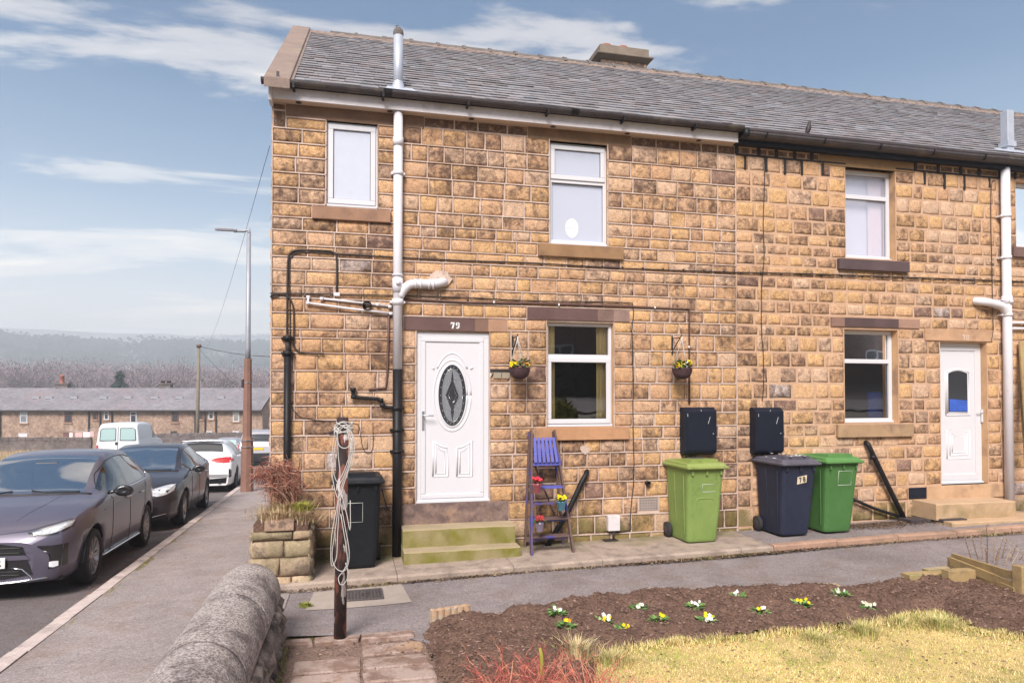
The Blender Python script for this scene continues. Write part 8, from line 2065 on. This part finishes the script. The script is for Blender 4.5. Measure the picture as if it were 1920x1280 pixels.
for _ in range(1500):
    x = r.choice([4.7, 5.0, 5.3, 5.6, 1.1, 2.4, 3.3, 7.6, 9.2]) + r.gauss(0, .18); y = -.94 - abs(r.gauss(0, .025)); blade(x, y, lane_z(x, y) + .005, r.uniform(.01, .045), WD[1:])
for _ in range(500):
    x = r.uniform(.40, .62); y = r.uniform(-2.5, -2.35); blade(x, y, -.155, r.uniform(.01, .03), WD)
for _ in range(700):
    y = r.uniform(-5, -2.35); blade(.385 + abs(r.gauss(0, .03)), y, -.15, r.uniform(.01, .05), WD)
for _ in range(420):
    y = r.uniform(-4.5, -2.3); blade(-.15 - abs(r.gauss(0, .02)), y, zpv(-.16, y), r.uniform(.006, .03), WD)
tag(m.build('weeds', MT['leaf'], fix=False), 'small weeds and dry grass in the joints of kerb, apron and wall', 'weeds', kind='stuff')

# ------------------------------------------------------------------ trees of the valley
TW = [(.20, .15, .17), (.25, .19, .20), (.17, .135, .155), (.28, .22, .22)]
def bare_crown(m, P, H_, Wd, n, r, w, cols=TW):
    cx = [(P.x + r.gauss(0, .22) * Wd, P.y + r.gauss(0, .22) * Wd, P.z + H_ * r.uniform(.50, .76), Wd * r.uniform(.24, .42)) for _ in range(6)]
    for _ in range(n):
        c = cx[r.randrange(6)]; d = Vector((r.gauss(0, 1), r.gauss(0, 1), r.gauss(0, .9))).normalized(); q = Vector(c[:3]) + d * c[3] * r.random() ** .5; dd = (d + Vector((0, 0, .8)) + Vector((r.gauss(0, .4), r.gauss(0, .4), r.gauss(0, .3)))).normalized(); L = H_ * r.uniform(.03, .08); s = dd.cross(Vector((r.gauss(0, 1), r.gauss(0, 1), .3))).normalized() * w
        cc = r.choice(cols); k = r.uniform(.7, 1.25); m.col = tuple(v * k for v in cc); m.add([q - s, q + s, q + dd * L], [(0, 1, 2)])
def tree(name, label, cat, xp, ytop, D, Wd, n, w, seed, group=None):
    P = ground_at(xp, D); H_ = (CAM + ray(xp, ytop) * D).z - P.z; r = random.Random(seed); t = thing(name, label, cat, P, 0, group)
    m = MB(); m.col = TW[2]; m.tube([P, P + Vector((0, 0, H_ * .45)), P + Vector((.2, 0, H_ * .8))], [w * 4, w * 3, w], 5)
    for _ in range(9): a = r.uniform(0, 2 * PI); b = P + Vector((0, 0, H_ * r.uniform(.25, .6))); m.tube([b, b + Vector((math.cos(a) * Wd * .3, math.sin(a) * Wd * .3, H_ * .22)), b + Vector((math.cos(a) * Wd * .45, math.sin(a) * Wd * .45, H_ * .38))], [w * 1.6, w, w * .4], 4)
    m.build('trunk', MT['bark'], t, fix=False); m = MB(); bare_crown(m, P, H_, Wd, n, r, w * .45); m.build('crown', MT['bark'], t, fix=False)
for i, (xp, yt, D, Wd, lb) in enumerate(((18, 690, 120, 13, 'broad reddish bare tree at the left picture edge'), (62, 697, 124, 11, 'bare tree between the left edge and the red chimney'), (92, 688, 150, 12, 'tall misty bare tree just left of the red chimney'), (150, 700, 122, 9, 'bare tree right of the red chimney'), (186, 692, 140, 13, 'rounded bare tree left of the dark conifer'), (258, 704, 118, 9, 'small bare tree right of the dark conifer'), (292, 690, 150, 12, 'misty bare tree left of the dark chimney'), (343, 702, 122, 10, 'bare tree between the dark chimney and the telegraph pole'), (398, 690, 135, 13, 'broad bare tree right of the telegraph pole'), (440, 696, 128, 11, 'bare tree left of the street lamp'), (488, 700, 120, 10, 'bare tree between street lamp and house corner'))):
    tree('bare_tree', lb, 'tree', xp, yt, D * 1.4, Wd * 1.4, 5200, .2, 200 + i, 'bare trees behind the far terrace')
P = ground_at(224, 118); H_ = (CAM + ray(224, 694) * 118).z - P.z; t = thing('conifer', 'dark pointed conifer standing above the far terrace roof', 'tree', P); m = MB(); m.col = (.08, .05, .04); m.tube([P, P + Vector((0, 0, H_))], [.4, .05], 6); m.build('trunk', MT['bark'], t, fix=False)
m = MB(); r = random.Random(5)
for _ in range(5200):
    u = r.random() ** .7; z = H_ * (.15 + .85 * (1 - u)); rr = (.3 + 4.6 * u) * (.75 + .35 * math.sin(z * 3)) * r.random() ** .4; a = r.uniform(0, 2 * PI); q = P + Vector((rr * math.cos(a), rr * math.sin(a), z)); d = Vector((math.cos(a), math.sin(a), -.35)) * r.uniform(.4, .9); s = Vector((-math.sin(a), math.cos(a), 0)) * .16; k = r.uniform(.6, 1.3); m.col = (.035 * k, .065 * k, .055 * k); m.add([q - s, q + s, q + d], [(0, 1, 2)])
m.build('crown', MT['leaf'], t, fix=False)
r = random.Random(77); m = MB()                    # woods on the valley side
for _ in range(260):
    D = r.choice([220, 270, 330, 380]) * r.uniform(.92, 1.1); xp = r.uniform(-160, 640); P = ground_at(xp, D); bare_crown(m, P, r.uniform(7, 11), r.uniform(11, 18), 300, r, .42)
tag(m.build('valley_wood', MT['bark'], fix=False), 'misty leafless woods filling the valley', 'wood', kind='stuff')
m = MB(); r = random.Random(78)
for _ in range(700):                                # dark plantations on the ridges
    g_ = r.random()
    if g_ > .72: D = r.choice([640, 720, 800, 880]) * r.uniform(.97, 1.03); xp = r.choice([-40, 90, 150, 330, 470]) + r.gauss(0, 38)
    elif g_ < .45: D = 1615 * r.uniform(.97, 1.03); xp = r.uniform(-250, 246)
    elif g_ < .65: D = 1615 * r.uniform(.97, 1.03); xp = r.uniform(391, 640)
    else: D = 945 * r.uniform(.95, 1.05); xp = r.uniform(-200, 640)
    P = ground_at(xp, D); hh = r.uniform(12, 17) if g_ < .65 else r.uniform(9, 14)
    for _ in range(60): q = P + Vector((r.gauss(0, 11), r.gauss(0, 9), hh * r.uniform(0, 1))); s = Vector((r.uniform(1.5, 3.2), 0, 0)); k = r.uniform(.6, 1.3); m.col = (.06 * k, .065 * k, .06 * k); m.add([q - s, q + s, q + Vector((0, 0, r.uniform(1.5, 3.5)))], [(0, 1, 2)])
tag(m.build('hill_plantation', MT['leaf'], fix=False), 'dark tree lines along the hill tops', 'wood', kind='stuff')
m = MB(); r = random.Random(79)
for i, (xp, yp) in enumerate(((229, 689), (243, 688), (256, 693), (262, 694), (290, 693), (296, 692), (300, 694))):
    D = 560; p = CAM + ray(xp, yp) * D; t = thing('distant_house', 'tiny white house across the misty valley, %s of seven' % ['leftmost', 'second from the left', 'third from the left', 'middle one', 'third from the right', 'second from the right', 'rightmost'][i], 'house', (p.x, p.y, p.z - 3), 0, 'tiny white houses across the valley')
    m = MB(); w = r.uniform(1.2, 2.0); m.box(p.x - w, p.x + w, p.y - 2, p.y + 2, p.z - 2.2, p.z); m.build('wall', MT['white'], t); m = MB(); m.prism([(p.x - w - .2, p.z), (p.x + w + .2, p.z), (p.x + w * .8, p.z + 1.5), (p.x - w * .8, p.z + 1.5)], p.y - 2.2, p.y + 2.2); m.build('roof', MT['far_slate'], t)

# ------------------------------------------------------------------ across the lane, behind the camera: seen only in the window glass
mat('opp_brick', (0.20, 0.13, 0.11), .95, n1=(.2, 2, .5), n2=(.3, 8, .5)); mat('opp_road', (.22, .20, .21), .9)
ob_ = thing('brick_house', 'brown house across the road, seen only as a reflection in the ground floor glass', 'house', (6, -38, 2))
m = MB(); m.box(-16, 66, -48, -38, 1, 10.5); m.build('wall', MT['opp_brick'], ob_)
m = MB(); m.add([(-17, -37.5, 10.4), (67, -37.5, 10.4), (67, -43, 14), (-17, -43, 14)], [(0, 1, 2, 3)]); m.build('roof', MT['far_slate'], ob_)
for x in (-11, -4, 2.5, 9, 15.5, 22, 29, 35.5, 42, 48.5, 55):
    for z in (4.2, 7.4):
        m = MB(); frame_bars(m, x - .9, x + .9, z, z + 1.3, -37.98, -37.9, .1); m.box(x - .05, x + .05, -37.97, -37.9, z, z + 1.3); w = m.build('window', MT['upvc'], ob_); m = MB(); m.poly([(x - .85, -37.95, z), (x + .85, -37.95, z), (x + .85, -37.95, z + 1.3), (x - .85, -37.95, z + 1.3)]); m.build('pane', MT['dark_glass'], w)
m = MB(); m.add([(-30, -27, terrain(0, -27) + .1), (40, -27, terrain(0, -27) + .1), (40, -22, terrain(0, -22) + .1), (-30, -22, terrain(0, -22) + .1)], [(0, 1, 2, 3)]); tag(m.build('upper_road', MT['opp_road'], fix=False), kind='structure')
def hedge(label, cx_, cy_, z, rx_, ry_, h, cols, n, seed, s=.12):
    r = random.Random(seed); t = thing('garden_shrub', label, 'shrub', (cx_, cy_, z)); m = MB()
    for _ in range(n):
        d = Vector((r.gauss(0, 1), r.gauss(0, 1), abs(r.gauss(0, 1)))).normalized(); u = r.random() ** .3; q = Vector((cx_ + d.x * rx_ * u, cy_ + d.y * ry_ * u, z + d.z * h * u)); a = Vector((r.gauss(0, 1), r.gauss(0, 1), r.gauss(0, 1))).normalized() * s; b = d.cross(a).normalized() * s * .6; c = r.choice(cols); k = r.uniform(.6, 1.3); m.col = tuple(v * k for v in c); m.add([q - a, q + b, q + a, q - b], [(0, 1, 2, 3)])
    m.build('leaves', MT['leaf'], t, fix=False); m = MB(); m.col = (.1, .07, .05); m.tube([(cx_, cy_, z - .3), (cx_, cy_, z + h * .5)], .04, 5); m.build('stem', MT['bark'], t, fix=False)
hedge('yellow green shrub behind the camera, mirrored in the ground floor window of number 79', 6.8, -10.4, -.45, .8, .6, 2.2, [(.36, .36, .04), (.24, .28, .04), (.45, .42, .06)], 2600, 1)
hedge('dark hedge behind the camera, mirrored low in the ground floor window', 8.8, -10.8, -.45, 2.2, .7, 1.75, [(.05, .08, .03), (.09, .11, .04), (.03, .05, .02)], 3600, 2)
hedge('long dark hedge up the slope behind the camera', 6, -29, terrain(0, -29), 22, .8, 2.2, [(.03, .04, .02), (.05, .06, .03)], 7000, 3, .35)

# ------------------------------------------------------------------ haze
m = MB(); m.box(-1815, 1820, -1825, 1810, -14, 158)
hz_o = m.build('haze', bpy.data.materials.new('haze')); hm = hz_o.data.materials[0]; hm.use_nodes = True; t = hm.node_tree; t.nodes.clear()
ho = N('ShaderNodeOutputMaterial', t); pv = N('ShaderNodeVolumePrincipled', t); pv.inputs['Density'].default_value = 0.0012; pv.inputs['Color'].default_value = (.84, .92, 1.0, 1); pv.inputs['Anisotropy'].default_value = 0.2
lk(t, pv.outputs[0], ho.inputs['Volume']); tag(hz_o, kind='stuff')
